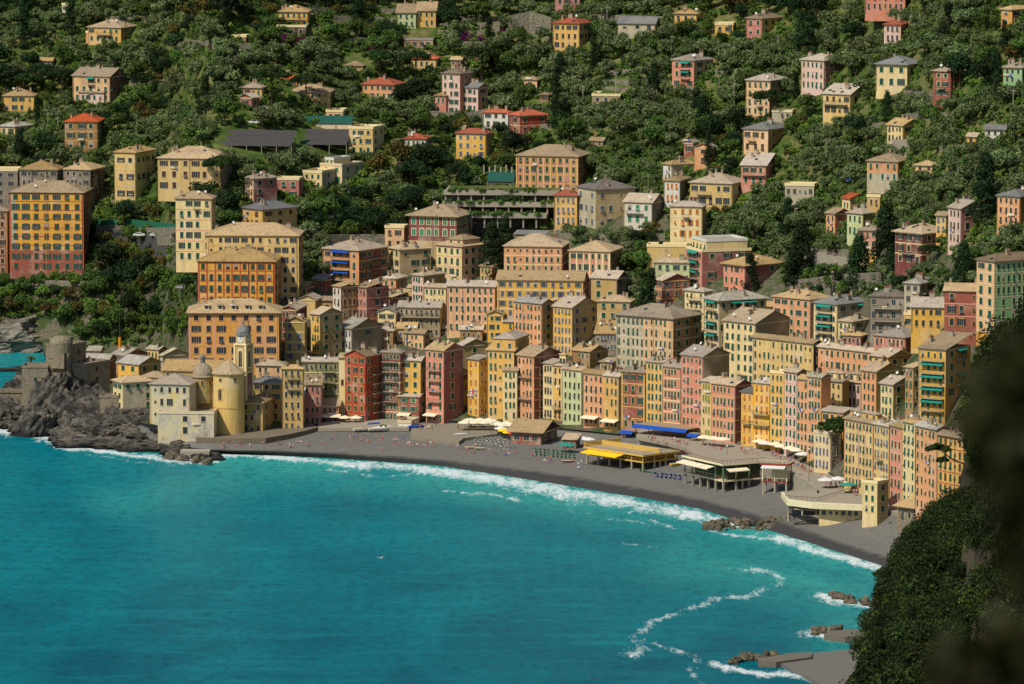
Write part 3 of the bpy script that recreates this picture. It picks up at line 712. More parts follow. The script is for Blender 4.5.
# ------------------------------------------------------------------ every building, measured on the place:
# left corner, near corner, far corner, eaves, foot, turn, windows across, along the side, paints, roof, shutters | label | extras
V = 'nm=villa'
parse('''
88 121 137 28 43 25 5 2 Y/YT h g | yellow two-storey villa high on the upper left slope under dark trees | nm=villa bal=6*0.5*1
+86 94 97 33 43 25 1 1 PO/YT f g
73 110 127 77 103 28 5 2 P/PM g g | peach three-storey house with green shutters above the red-roofed tower house | nm=house bal=3*.5*1/2*t
+79 104 118 93 104 28 4 0 PW h g
3 34 38 96 112 8 4 1 Y h g | low yellow house with tan roof at the upper left edge beside a cypress | nm=house
0 15 32 127 136 35 2 1 CB/C hw g | cream bungalow with pale roof cut by the left edge | nm=house
65 98 104 122 150 8 3 1 T/GR hr g | square brown three-storey house with bright red hipped roof on the left slope | nm=house sc=y tc=y bal=2*.5*1
-18 18 22 171 215 8 3 0 GR f d | grey flat-topped block left of the twin hipped grey palaces | nm=apartment_building mod=1 po=.5
20 58 64 170 214 10 6 0 GR/K h d | grey stone palace with hipped roof and balcony, left of its twin | nm=apartment_building bal=5*.6*2/3 po=.4
64 91 105 170 214 20 4 2 GR/K h d | grey stone palace with hipped roof, right of its twin behind the orange block | nm=apartment_building po=.4
115 136 160 153 203 25 2 4 CB/C h d | large cream villa with tall dark windows and hipped roof beside the pines | nm=villa sc=w ns=3
+158 222 236 159 192 12 6 1 CB/BT h n
241 262 266 88 99 10 4 0 Y/YT h g | small yellow house with pale roof left of the umbrella pines | nm=house
240 252 258 98 109 40 1 1 R/RT G n | tiny dark red gabled cottage under the yellow house | nm=house
279 308 311 12 28 5 5 0 Y h g | yellow two-storey house with verandah on the top terraces beside bougainvillea | nm=house bal=9*.5*1
+277 306 309 27 38 5 3 0 K/RT f d
397 416 418 13 28 3 3 0 LG g g | pale green half of a terraced farmhouse at the top of the slope | nm=house po=.1
417 436 438 11 27 3 3 0 Y/YT g g | yellow half of a terraced farmhouse at the top of the slope | nm=house po=.1
404 433 437 40 49 4 4 0 T f d | low brown garage row in the terrace wall under the farmhouse | nm=garage_row par=g mod=1
412 436 440 59 70 10 4 0 CB hr d | small cream house with red roof behind an umbrella pine | nm=house
344 363 366 66 70 5 1 0 B/B h n | low tan-roofed hut among olive trees above the long ochre house | nm=hut bare=1
442 460 472 74 115 30 3 1 PW/S hb g | pink villa stacked into a tall tower with a small red turret | nm=villa lau=1
+451 461 465 60 74 20 2 1 R g g
+457 478 488 88 113 35 4 1 PW/S gg g
+435 446 448 96 116 15 2 0 S h g
362 394 405 85 100 22 5 2 PO/T hr g | orange two-storey house with a wide red hipped roof and pergola | nm=house
289 330 334 92 108 8 6 1 YT h g | long ochre house with skylights in its tan roof behind umbrella pines | nm=house sky=3
279 297 299 79 90 5 2 0 R hr n | small house with orange-red roof behind the umbrella pine crown | nm=house
483 508 511 113 128 18 3 1 W hr d | white two-storey house with red roof beside the brick red villa | nm=house
509 520 547 116 136 60 1 3 R/RD hr n | brick red villa with wide red roof beside the white house | nm=villa sc=w
456 486 492 134 159 18 4 1 YB/YT hr b | yellow three-storey house with red pyramid roof above the pergola pillars | nm=house
405 426 429 139 149 8 4 0 W hr g | small white bungalow with orange-red roof among dark oaks | nm=house
349 373 384 129 155 20 3 2 CB/C f g | pale yellow cube house with flat roof, three rows of windows | nm=house
326 343 347 112 122 8 2 1 P f n | small cream flat-topped tower behind the green netting roof | nm=house
303 322 336 173 190 25 3 1 C/GC f g | low cream annex with flat roof beside the battlemented cream house | nm=house
320 342 363 166 185 35 2 2 C/GC f l | cream house with white roof terrace and bright green shutters | nm=house par=w pent=.1*.5*1.8*C
245 254 277 179 206 55 3 2 P/PM h d | mauve-brown square house with pale hipped roof near the left palms | nm=house
277 299 303 180 200 12 2 0 PK fg g | pink house with low grey roof behind the mauve-brown house | nm=house bare=1
242 263 297 210 238 50 2 3 Y/YT hg n | ochre loggia house with grey-tan hipped roof above the long palace | nm=house ns=3 wt=y bal=3*.5*1
176 212 216 199 262 8 4 1 C/B h g | slim cream tower block with six rows of windows beside a palm | nm=apartment_building sc=p bal=2*.6*5
''', 'houses on the wooded hillside')
parse('''
-30 8 10 211 275 5 4 1 RT/R h n | orange-red block cut by the left edge beside the large orange palace | nm=apartment_building
10 84 94 193 272 10 7 3 OY/RT h g | eight-storey orange palace with brick red lower floors and a white strip | nm=apartment_building sc=r pl=re gf=R*.27 left=GC*.09 wt=r ns=8 po=.4 lau=0
207 299 304 236 305 5 11 2 CB/T h d | long straw-coloured palace with flat hipped roof behind the bright orange one | nm=apartment_building po=.45 sc=y
198 275 282 262 318 7 9 2 OY/YT h g | bright orange palace with brick red bands above the church square block | nm=apartment_building sc=r pl=r1 wt=r ns=5 po=.12
189 279 279 313 378 2 7 0 O/O h d | large orange palace with pink pilasters and five dormers behind the bell tower | nm=apartment_building pl=p2 sc=p1/3 wt=p ns=6 dm=5 d=18 po=.15 lau=0 ov=.9
323 359 388 251 292 35 5 4 PO/RT h g | orange block with balconies, a blue awning and a tan hipped roof | nm=apartment_building bal=7*.5*1/2/3*u sbal=6*.5*1/2/3 sc=y
385 404 408 228 250 12 2 0 P/T f n | plain peach cube building with an orange panel beside the maroon villa | nm=house nc=1
409 457 472 217 262 20 6 5 M/M h l | maroon villa with tall arched green windows and a broad tan roof | nm=villa arch=1 gf=B*.45 skip=2 ns=4 tc=y ov=1.1 lau=0
389 400 431 250 278 62 2 3 C/B h g | cream hipped house with a long window band left of the cream palace | nm=house wt=y
436 462 484 247 288 40 4 3 C/P h g | cream palace with salmon-brown right side and roof terrace penthouse | nm=apartment_building pent=.3*.9*2*P sc=p po=.05
504 562 569 247 292 8 9 1 PO/RT h g | long peach palace with hipped roof, left of its striped neighbour | nm=apartment_building tc=c sc=p att=1
569 610 622 252 296 15 6 2 S/T h g | peach palace with cream stripes between windows, right of the longer one | nm=apartment_building pl=c1 tc=c
497 583 590 281 330 6 10 1 YB/T g b | yellow block with a full-width roof terrace under a long tan roof | nm=apartment_building dmax=12 bal=24*.2*4 sc=c lau=1
591 617 628 279 312 22 2 0 YT/K g g | ochre house with dark blind side wall and lichened roof | nm=house
515 545 548 235 247 15 3 0 BT/BT sg n | low curved stone shed with grey roof above the peach palaces | nm=shed bare=1
554 577 580 196 226 8 4 0 Y/YT hr b | yellow three-storey house with red roof leaning on the big beige villa | nm=house
577 596 635 190 230 62 3 4 GC/B hb b | big beige villa with brown pyramid roof and blue-grey shutters | nm=villa ns=3 sky=2
624 652 664 203 226 20 3 1 W/GR g l | white two-storey house with balcony and green shutters | nm=house bal=6*.2*1
670 702 706 207 240 12 4 1 C/YT h o | yellow house with ochre shutters beside a round tower | nm=house bal=2*.5*2 sc=w
664 680 690 181 205 15 3 1 W/GR h o | white block with orange shutters at the left of the twin cream blocks | nm=apartment_building
690 732 746 184 208 20 5 1 CB/C h d | cream apartment block with stacked balconies right of the white block | nm=apartment_building bal=5*.25*1/2 po=.5
663 672 697 165 182 55 2 1 W/GC h d | pale house with tan hipped roof above the white block with orange shutters | nm=house
684 693 698 143 156 30 1 0 R/RT Gw n | narrow brick gabled house beside the orange one among trees | nm=house bare=1
694 712 716 148 165 15 1 0 PO/T Gw n | plain orange gabled house with white verge beside the brick one | nm=house bare=1
647 686 688 247 258 5 0 0 CB f o | low row of garages with orange doors behind a parking terrace | nm=garage_row nc=1
686 702 753 252 290 68 3 3 S/PM f g | tall pink block with a cream penthouse and roof garden | nm=apartment_building pent=0.05*.95*3.2*C bal=8*.5*1/2/3*t par=c
723 745 782 266 298 48 4 2 S/PM h g | salmon house with tan pyramid roof right of the tall pink block | nm=house ov=.9
654 690 692 263 285 8 4 0 LG/C h g | pale green house with tan roof tucked behind the red gabled house | nm=house
656 663 690 281 308 62 1 3 R/R g b | brick red gabled house with pale window surrounds above the stone palace | nm=house wt=y sc=y
684 704 706 292 330 40 4 0 C/C hw g | cream wing with sunny tan roof and narrow balconies | nm=apartment_building bal=5*.6*1/2/3 d=14
704 719 776 301 356 60 3 6 C/B hw g | large cream corner block with green awnings and stacked balconies | nm=apartment_building bal=6*.6*1/2/3/4/5*t sbal=9*.5*3/4*t ov=.9 lau=1
616 673 701 319 372 34 12 3 P/T h g | long stone-coloured palace with peach right half and tan side | nm=apartment_building half=GC*.48 sc=w ov=.7
723 755 797 324 385 42 5 0 C/BT g g | tall cream building with blank tan gable side behind the pink row | nm=apartment_building
752 813 820 344 402 42 13 1 CB/K g g | long cream terrace building with many narrow green shutters | nm=apartment_building d=13
773 810 831 300 345 40 5 3 PO/PK h g | orange and pink striped hipped palace on the right | nm=apartment_building pl=p1 sky=2
813 837 869 305 345 42 3 3 C/GC hg g | cream block with green awnings and grey roof right of the striped palace | nm=apartment_building bal=6*.5*1/2/3*t sbal=5*.9*1/2/3*t mod=1
869 905 910 297 335 12 5 0 GR/GR hb b | grey modern block with deep balconies and dark slate roof | nm=apartment_building mod=1 bal=8*.5*1/2/3
904 920 936 284 316 25 2 3 GC/B hw b | pale modern block with glazed balconies behind the grey one | nm=apartment_building mod=1 sbal=5*.2*1/2
911 951 955 308 330 6 5 1 YB/YT g d | bright yellow two-storey house with a side terrace | nm=house wt=y po=.1
+904 916 918 315 330 6 1 0 YB f d
944 991 995 292 330 8 4 1 R/RT g d | brick red house with pale string courses right of the yellow house | nm=house wt=y sc=p
976 994 1045 262 345 52 2 9 P/MG hb g | tall mint green palace with peach left face at the right edge | nm=apartment_building sc=w gf=O*.15 po=.1
997 1020 1040 197 226 30 4 1 PO/T hg d | orange villa with grey slate pyramid roof near the right edge | nm=villa
''', 'large blocks above the old town')
parse('''
842 850 866 199 214 55 2 0 C/BT gr g | small cream house with bright red roof above the pale green house | nm=house bare=1
867 880 884 197 213 15 2 0 YT f n | low ochre box house right of the bright red roof | nm=house nc=1
826 835 851 214 236 50 2 0 PO/R g d | narrow orange house with dark red side wall | nm=house bare=1
847 863 884 214 238 40 3 1 LG/G h g | pale green house with tan hipped roof above the palms | nm=house
858 877 884 231 258 20 3 1 S/PK h g | pink house with green shutters beside a dark round tree | nm=house gf=YB*.3
895 922 949 234 266 42 3 2 M/M h d | red and cream banded villa with arched windows and skylights | nm=villa sc=c sky=6 ov=.9 wt=c bal=5*.5*1
936 946 950 216 234 25 2 0 Y g b | narrow yellow house left of the tall pink gabled one | nm=house
948 961 987 209 245 50 3 2 PW/PK g d | tall pink gabled house with small windows and blank wall | nm=house lau=1
867 898 911 162 184 20 5 1 PO/T h g | peach house with green shutters and tan hipped roof on the right slope | nm=house gf=GC*.45
915 934 940 166 171 20 2 0 P h n | low tan roof half hidden by trees beside the peach house | nm=house bare=1
887 903 921 126 143 40 4 2 C/YT g d | pale yellow gabled house over a stone terrace wall | nm=house
823 850 873 95 116 32 4 2 CB/C g d | cream gabled house with long balcony below the pink block | nm=house bal=9*.3*1 sky=4 wt=y
876 907 922 65 89 22 3 2 C/C hg g | pale cream villa with slate roof and skylights | nm=villa ns=2 sky=3 ov=.8
933 951 978 72 98 38 2 3 R/R h g | brick red villa with cream trims on the upper right | nm=villa wt=c sc=r bal=3*.5*1
801 824 842 61 91 42 5 4 PW/PK h g | square pink block with four rows of windows on the upper slope | nm=apartment_building po=.05
746 770 787 81 116 25 4 3 P/T h g | tan block with four storeys and stone-coloured hipped roof | nm=apartment_building sc=w bal=2*.6*1
743 768 791 130 154 30 3 2 P/T hg n | tan house with dark slate roof and balconies above the pink gabled house | nm=house bal=3*.3*1
741 766 784 166 186 18 3 1 S/PK g g | pink gabled house with a large roof window | nm=house bal=8*.5*1 sky=1
865 905 912 -6 11 8 7 1 S/PK h d | long salmon building cut by the top edge | nm=house
884 901 908 25 43 12 3 1 PW hr d | narrow pale pink house with orange roof high on the right | nm=house sky=2 po=.1
746 762 784 19 37 35 2 3 PK/Y hb g | pink and yellow house with brown hipped roof at the top | nm=house
1001 1012 1030 10 26 45 1 2 O/T h d | orange house with balcony at the top right corner | nm=house
1003 1022 1030 68 84 15 3 1 MG/MG h d | mint green house cut by the right edge | nm=house lau=1
553 579 592 24 50 28 4 3 Y/YT hr d | ochre block with bright orange roof and yellow pilasters | nm=house pl=y1 wt=y po=.4
555 580 583 -4 8 5 3 0 PK h d | pink house cut by the top edge above the ochre block | nm=house
674 697 700 14 23 8 3 1 Y/YT h d | small yellow bungalow with tan pyramid roof near the top | nm=house
618 655 660 24 31 10 3 0 GC/GR gg d | low grey cottage with patched roof and a red corner | nm=house bare=1
715 733 735 25 34 5 2 0 Y f d | flat-topped yellow cottage with washing on its roof | nm=house lau=1
672 694 713 61 89 35 3 2 S/B h g | salmon tower house with brown stone right side and balconies | nm=house bal=4*.7*1/2*t
516 578 590 157 193 15 9 2 PK/R h g | long salmon palace with yellow pilasters above the terraced car park | nm=apartment_building pl=y1 sc=y wt=y ns=4 po=.05
592 620 624 96 104 6 3 0 BT/GR fg d | low grey farm building in the middle of the orchard | nm=shed nc=1
524 537 541 80 90 20 1 0 P/PM h n | tan roof of a cottage sunk among trees left of the orchard | nm=house bare=1
''', 'houses on the wooded hillside')
parse('''
281 297 307 310 352 12 4 0 R/M G d | brick red gabled house squeezed beside the large orange palace | nm=town_house wt=w po=.1
285 305 307 322 372 6 2 0 OL/OL G b | plain ochre tower house with cream bands in front of the red gable | nm=town_house sc=c bl=.45
298 316 322 300 322 15 0 0 CB/T G n | cream gable wall under the orange balcony block | nm=town_house bare=1
311 320 342 315 362 50 3 2 YB/OL g g | narrow yellow house with long blank ochre flank | nm=town_house
320 337 341 331 362 20 4 0 Y/Y g b | yellow house with blue-grey windows beside the narrow yellow one | nm=town_house
338 352 382 329 362 45 4 1 W/BT gw b | white house with grey flank among yellow ones | nm=town_house po=.1
333 341 357 287 330 55 2 3 W/T s n | tall brown-sided house with a whitewashed face | nm=town_house
356 367 389 288 330 50 3 1 PK/PM s d | dusky pink house with shed roof under the orange balcony block | nm=town_house sc=p
311 325 332 280 292 25 2 0 R sg n | small red house with flat grey roof under the orange balcony block | nm=town_house bare=1
320 334 338 301 315 20 1 0 T/T s n | low roof terrace house between the cream gable and brown-sided house | nm=town_house
382 396 407 279 300 25 2 1 PO/T h g | peach cottage with pyramid roof left of the pink and cream houses | nm=town_house
380 391 412 298 312 50 2 1 R/PM s g | low red house with sloping roof above the cream gable | nm=town_house
377 396 400 313 338 10 2 0 C/C Gw g | cream gable house with two small green windows | nm=town_house
398 440 444 308 340 10 8 1 BT/B g d | long stone-grey house with a laundry terrace | nm=town_house lau=1 bal=14*.8*2
412 424 445 276 312 40 4 0 PW/OL h g | pale pink house with hipped roof left of the long peach row | nm=town_house
424 446 449 288 330 25 5 0 C/B g g | pale greenish house between the pink house and long peach row | nm=town_house
447 495 498 287 332 8 8 0 P/P g g | long peach row with pink painted stripes and olive shutters in one column | nm=town_house pl=p1 po=.1
487 503 505 315 340 6 2 0 YB/YB G g | bright yellow gabled house with two narrow windows | nm=town_house bare=1
503 513 516 322 340 10 2 0 YB/Y s g | low yellow lean-to beside the bright yellow gable | nm=town_house bare=1
514 542 553 304 352 40 7 1 PO/YT gw g | tall orange house with whitish lichened roof and ochre flank | nm=town_house po=.1
553 572 598 308 355 38 5 3 YB/B g b | tall yellow house with grey-quoined beige flank | nm=town_house po=.1
597 630 634 302 340 10 3 0 YT/YT h g | ochre hipped house behind the yellow and beige pair | nm=town_house
595 618 622 334 352 5 6 0 GR/K s b | low grey house lying in shade between taller ones | nm=town_house
457 463 488 346 368 58 1 1 YT/OL g g | olive-ochre gabled house above the yellow seafront towers | nm=town_house
404 424 430 334 350 25 4 1 P/T g g | small peach house with shallow tan roof above the red seafront house | nm=town_house
377 393 396 331 348 10 2 0 T/T h d | low tan house with hipped roof above the red tower | nm=town_house
397 416 418 329 347 5 3 0 C/B g b | cream terrace house above the yellow seafront house | nm=town_house lau=1
430 455 458 328 340 20 3 0 BT/B h d | tan-roofed house low among the roofs behind the salmon tower | nm=town_house
460 482 484 330 342 8 4 0 T/T g d | brown-roofed house below the bright yellow gable | nm=town_house
345 372 376 342 352 15 3 0 P/T g d | peach low house directly behind the bright red tower | nm=town_house
643 664 668 353 372 12 4 0 Y/YT G g | yellow gabled house rising behind the seafront row | nm=town_house
874 905 932 338 362 35 7 2 PK/PM h d | dusky pink hipped house behind the orange terrace row | nm=town_house pl=p2
818 874 878 353 376 42 10 0 PO/RT g g | long orange terrace row with purple flowers on a balcony | nm=town_house d=9
842 861 866 336 347 20 4 0 PK/PM h d | small pink penthouse house with green door above the orange terrace row | nm=town_house
871 888 912 358 392 48 2 2 YB/OL g d | yellow house with red-edged ochre gable flank | nm=town_house tc=r
861 876 902 372 415 45 3 0 PO/OL g g | orange narrow house with windowless ochre flank | nm=town_house wt=p
880 893 916 385 418 45 3 2 C/OL g g | small cream house with shaded olive flank behind the seafront roofs | nm=town_house
843 861 864 383 410 30 4 0 PW/PW s d | pinkish white house with a roof terrace | nm=town_house pent=.1*.9*2.2*C
820 842 846 382 432 30 4 0 CB/OL s d | olive-yellow house with terrace right of the striped orange house | nm=town_house pent=.1*.9*2.2*C
821 843 847 413 450 35 3 0 Y/YT s d | yellow house with white window frames behind the leaning pine | nm=town_house bare=1 wt=w po=.6
''', 'town houses behind the seafront')
parse('''
242 263 276 403 434 15 3 2 OL/OL h d | low ochre house with washing line attached right of the church apse | nm=town_house lau=1
252 282 285 383 434 8 3 1 OL/YT hg d | tall ochre house with grey roof right of the bell tower | nm=town_house po=.45
256 283 287 366 405 12 4 0 P/B h d | peach hipped house behind the ochre church house | nm=town_house po=.3
282 303 304 369 432 5 3 0 YT/B h d | tan house with balconies between the church house and green house | nm=town_house bal=4*.6*4/5 po=.3
284 303 305 399 432 3 3 0 PK/PK s d | two-storey red front with a roof terrace beside the small pink house | nm=town_house gf=OL*.45 bal=4*.5*1 po=.3
303 339 340 362 419 4 7 0 G/G g d | olive green house with balconies on the beach square | nm=town_house bal=4*.85*2/3/4 sc=c po=.1
304 321 323 385 426 4 3 0 PK/PK s d | small dusty pink house standing in front of the olive green house | nm=town_house po=.1
321 339 342 406 424 6 3 0 PK/PM s d | low pink shop with cream awning in front of the green house | nm=town_house aw=7*.5*c bare=1
339 346 348 358 418 10 1 0 C/C s n | very narrow cream house between the green and bright red houses | nm=town_house bl=.7 bare=1
345 366 381 357 424 35 3 4 RD/RD Gb g | bright red gabled tower house with yellow framed windows | nm=town_house wt=y tc=r ns=7 sbal=4*.8*1/2/3/4/5 po=.12
381 401 404 353 422 20 5 0 R/R h g | brick red house with balconies on every floor right of the bright red tower | nm=town_house bal=5*.3*2/3/4/5/6 sc=c tc=c
401 421 426 361 420 20 2 1 YB/YT g g | yellow house between the red and pink seafront houses | nm=town_house
398 419 422 397 423 18 2 0 R/R s l | small brick red house with green blind in front of the yellow one | nm=town_house bare=1 aw=4*.1*c
426 444 463 351 424 38 3 1 S/PM g g | salmon tower house with plain maroon flank and three balconies | nm=town_house bal=5*.5*2/3/4/5 aw=5*.1*c
444 457 469 374 420 38 2 2 YB/YB g o | squat bright yellow house with ochre shutters and balconies, pink foot | nm=town_house bal=5*.4*2/3/4 gf=PO*.22 po=.05
468 479 488 360 417 45 2 2 YB/YB s o | slender bright yellow tower house with ochre shutters | nm=town_house po=.05 ns=6
487 514 531 351 418 18 5 0 Y/YT s g | broad yellow house with plant-hung top terrace | nm=town_house pent=.15*.98*3.4*Y bal=11*.5*6
503 517 520 371 421 15 3 0 C/B s g | narrow cream house with carved top below the broad yellow house | nm=town_house sc=w
517 534 562 357 422 44 4 2 PO/RT g d | brownish orange tower house with long rust side | nm=town_house bal=5*.6*2/4 sc=p
543 553 554 364 420 40 3 0 C/C s d | slim cream house left of the slim yellow and orange house | nm=town_house d=10 bare=1
553 562 563 366 421 40 2 0 Y/YT s d | slim yellow and orange house touching the pale green house | nm=town_house d=10 bare=1 pent=.3*1*3.2*C bal=3*.5*1
562 582 583 371 424 40 4 0 LG/LG g d | pale green seafront house with four window columns | nm=town_house d=12 po=.1
583 604 605 375 427 38 4 0 PO/PO g d | light orange seafront house with brown top-floor windows | nm=town_house d=18 aw=6*.2*c
604 619 622 377 430 38 3 0 Y/CB g g | yellow seafront house with worn cream edge left of the brick red one | nm=town_house d=17 aw=6*.5*c
621 645 646 373 431 28 3 0 R/R s g | brick red seafront house with yellow window surrounds | nm=town_house wt=y sc=y pl=ye d=11
646 663 664 363 433 36 4 0 Y/YT s g | golden yellow seafront house right of the brick red one | nm=town_house d=11
663 681 682 368 435 36 5 0 S/S g g | coral seafront house with cream bands and washing | nm=town_house sc=c lau=1 d=11
681 703 729 357 438 42 5 0 S/BT g g | tallest orange-pink seafront house with blank tan gable flank | nm=town_house lau=1
701 711 712 382 440 42 3 0 CB/CB s k | slim straw-coloured house beside the flat-topped pink one | nm=town_house d=9
711 735 751 386 444 42 6 1 S/PM g g | pink seafront house with green shutters and dark rose side | nm=town_house sc=y tc=y
741 753 754 393 446 38 2 0 YB/YB sg o | lower bright yellow house with a balcony | nm=town_house d=9 bal=3*.5*2
753 770 771 384 448 38 3 0 YB/Y s o | bright yellow house with ochre shutters and two white balconies | nm=town_house bal=6*.3*2/3 d=10
770 784 785 374 450 40 3 0 Y/O f g | deep yellow house with flat cream-edged top | nm=town_house d=10
784 797 798 373 452 42 3 0 PW/BT g g | pale pink striped house with rose bands | nm=town_house sc=p tc=p d=13
797 807 808 380 454 42 3 0 PO/S g g | terracotta slim house right of the pale pink striped one | nm=town_house d=11
807 821 822 378 457 42 4 0 PO/PO gw g | orange house with grey sheet roof left of the olive-yellow house | nm=town_house d=11 lau=1
814 830 838 435 472 45 4 2 C/GR f b | small blue-and-cream hotel front with roof balustrade on the promenade | nm=hotel pl=w1 sc=w par=w
844 873 874 424 492 54 8 0 CB/Y g g | broad cream and pink striped house with roof loggia, right seafront row | nm=town_house pl=p2 pent=.02*.95*2.3*Y d=11 ns=6
873 889 890 427 498 56 5 0 CB/B s b | greyish beige house in the right seafront row | nm=town_house d=10 bal=3*.4*3
889 902 903 428 504 58 3 0 S/PK s g | rose pink house in the right seafront row | nm=town_house d=10
902 915 916 424 508 58 3 0 C/CB s g | pale yellow house in the right seafront row | nm=town_house d=10 po=.4
915 936 937 430 514 58 5 0 PO/PO gw g | tall light orange house near the dark cliff | nm=town_house d=12
937 972 975 441 524 52 7 0 Y/O g g | amber house with brick red bands beside the dark cliff trees | nm=town_house sc=r wt=r d=12
''', 'town houses on the seafront')
parse('''
918 945 970 350 425 28 4 2 YB/O s g | tall yellow block with green balconies and awnings on the right | nm=apartment_building bal=7*.75*1/2/3/4/5*t sbal=5*.6*1/3/5*t
''', 'large blocks above the old town')
parse('''
511 541 557 433 445 22 3 2 R/K g n | brown timber beach kiosk with patched rusty roof | nm=kiosk bare=1 mod=1 ov=1.2
819 861 864 510 518 6 6 0 C/GC f d | long low cream block of rooms under the curved promenade terrace | nm=bath_house bare=1 nc=1 mod=1 ns=1 dmax=6 d=6
563 576 580 440 449 14 2 0 M/K s n | small dark red beach hut with flat roof | nm=beach_hut bare=1 nc=1
398 411 419 423 430 16 0 0 W f n | white cabin with green top among the boats | nm=cabin nc=1 par=w
898 914 931 508 526 40 2 1 GC s d | stone beach hut with sloping cream and green roof | nm=beach_hut mat=stone bare=1 ov=1.2
862 877 888 484 526 35 2 1 C/B f g | small pale yellow tower house standing alone on the beach | nm=tower bare=1 par=c po=0 ns=4 skip=1
113 123 153 383 421 66 2 3 C/GC h g | cream house on a sheer wall above the dark rocks | nm=house ns=4 skip=1 bare=1
118 139 161 365 386 45 2 2 YB/OL gw g | yellow gabled house behind the cream one on the rocks | nm=house bare=1
112 125 148 356 374 52 2 1 PK/R gw d | reddish house with long tan roof behind the yellow gabled one | nm=house
147 159 163 350 362 40 3 1 Y/RT gw g | small yellow house with clustered chimneys near the wooded slope | nm=house
160 163 190 356 380 62 0 0 GC/GC gw d | house with a wide blank pale gable left of the large orange palace | nm=house bare=1 dmax=16
84 108 116 361 384 20 3 0 T/T gw d | tan-roofed brown house between castle and yellow gabled house | nm=house bare=1
88 100 104 351 366 15 2 0 GC gw d | low pale house behind the castle | nm=house bare=1
140 165 172 378 392 20 3 0 C/B h d | low roofed house between the yellow gable and the church | nm=house bare=1
''', 'houses on the headland and beach')
parse('''
905 913 922 368 412 45 2 1 T/OL s g | narrow brown house wedged left of the tall yellow block with green awnings | nm=town_house
838 852 868 322 350 35 3 1 C/GC h g | cream house below the grey modern block, half hidden by roofs | nm=town_house
572 590 606 352 372 40 4 1 T/OL g g | low brown house between the pale green seafront house and the yellow beige pair | nm=town_house
''', 'town houses behind the seafront')

parse('''
62 69 71 5 12 15 1 0 W fg d | tiny white cottage left of the dark cypress at the top | nm=house bare=1
967 976 979 137 144 20 1 0 YB g n | tiny yellow hut among trees on the right slope | nm=hut bare=1
785 814 818 186 199 12 5 0 GC/YT fg b | long low glazed building with pale posts below the pink gabled house | nm=house nc=1 mod=1
772 792 795 112 119 10 3 0 GC fr d | low grey terrace house with a strip of red roof left of the cream gabled house | nm=house bare=1
232 246 249 37 42 12 2 0 T f g | low hut under the wall end at the upper left | nm=hut bare=1
116 124 127 183 190 20 1 0 GC g d | small grey shed left below the large cream villa | nm=shed bare=1
590 603 606 141 147 20 2 0 BT g n | small stone cottage right of the long salmon palace roof | nm=house bare=1
40 52 55 61 67 15 2 0 GR g d | grey ruined cottage by the stair wall at the upper left | nm=house bare=1
540 548 551 95 102 20 1 0 T hb n | brown hut sunk among oaks below the cottage with tan roof | nm=hut bare=1
470 482 484 55 60 10 2 0 R hb n | dark red house hidden behind the big umbrella pine | nm=house bare=1
985 1005 1008 130 137 10 3 0 W gg d | low white greenhouse-like shed among trees on the right slope | nm=shed bare=1
''', 'houses on the wooded hillside')
parse('''
300 316 322 388 396 6 2 0 GC f d | x | nm=town_house
''', 'x') if False else None
raise_all()
# ------------------------------------------------------------------ castle, church, car park, bathing pavilions
def piece(x0, x1, x2, yt, yb, th, nf, nsd, wc, roof, opts, root, base, sh='d'):
    o = {}
    for q in opts.split():
        k, _, v_ = q.partition('='); o[k] = v_
    return building(x0, x1, x2, yt, yb, th, nf, nsd, wc.partition('/')[0], wc.partition('/')[2], roof, sh, 'x', '', o, None, root, base)
def local(root, px, py, base):      # the root's own frame: point seen at (px,py) on height base
    return root.matrix_world.inverted() @ unproj(px, py, base)
castle = empty('castle', at_dist(66, 372, 1661), 0, 'ruined grey stone castle with square keep on the dark sea rock', 'castle')
bpy.context.view_layer.update()
S = 'mat=stone par=s nc=1 bare=1 bl=.45 po=0 wt=g lau=0'
piece(46, 70, 86, 347, 372, 30, 2, 1, 'GR', 'f', S, castle, 18)
piece(50, 64, 73, 341, 347, 30, 0, 0, 'GR', 'f', S, castle, 26)
piece(22, 48, 52, 368, 384, 10, 3, 0, 'GR', 'f', S, castle, 14)
piece(60, 86, 110, 366, 398, 38, 2, 1, 'GR', 'f', S, castle, 10)
piece(100, 122, 126, 398, 424, 15, 0, 0, 'GR', 'f', S, castle, 6)
for px, py, r, h in ((66, 362, 1.5, 2.6), (89.5, 367, 1.5, 2.4)):
    p = unproj(px, py, 19 if px < 80 else 18.5) ; m = MB(); m.lathe([(r*.8, -3), (r, -1.5), (r, h-1), (r*1.1, h-1), (0.05, h+1.2)], n=14)
    m.build('turret', [stone('turret_plaster', (166, 130, 108), (128, 104, 88), (110, 90, 76), .8)], castle, loc=tuple(castle.matrix_world.inverted() @ p))
m = MB(); p = castle.matrix_world.inverted() @ unproj(61, 346, 27)
m.lathe([(3.6, -2), (3.6, 1.2), (3.2, 2.2), (2.2, 3.0), (.3, 3.4)], n=20); m.build('ruined_dome', [M_STONE], castle, loc=tuple(p))
m = MB()
for k in range(10):
    a = castle.matrix_world.inverted() @ unproj(70+k*2.4, 380+k*1.9, 14-k*.75); m.box((a.x-.6, a.y-1.2, a.z-5), (a.x+.9, a.y+.4, a.z+.6))
m.build('stair_wall', [M_STONE], castle)

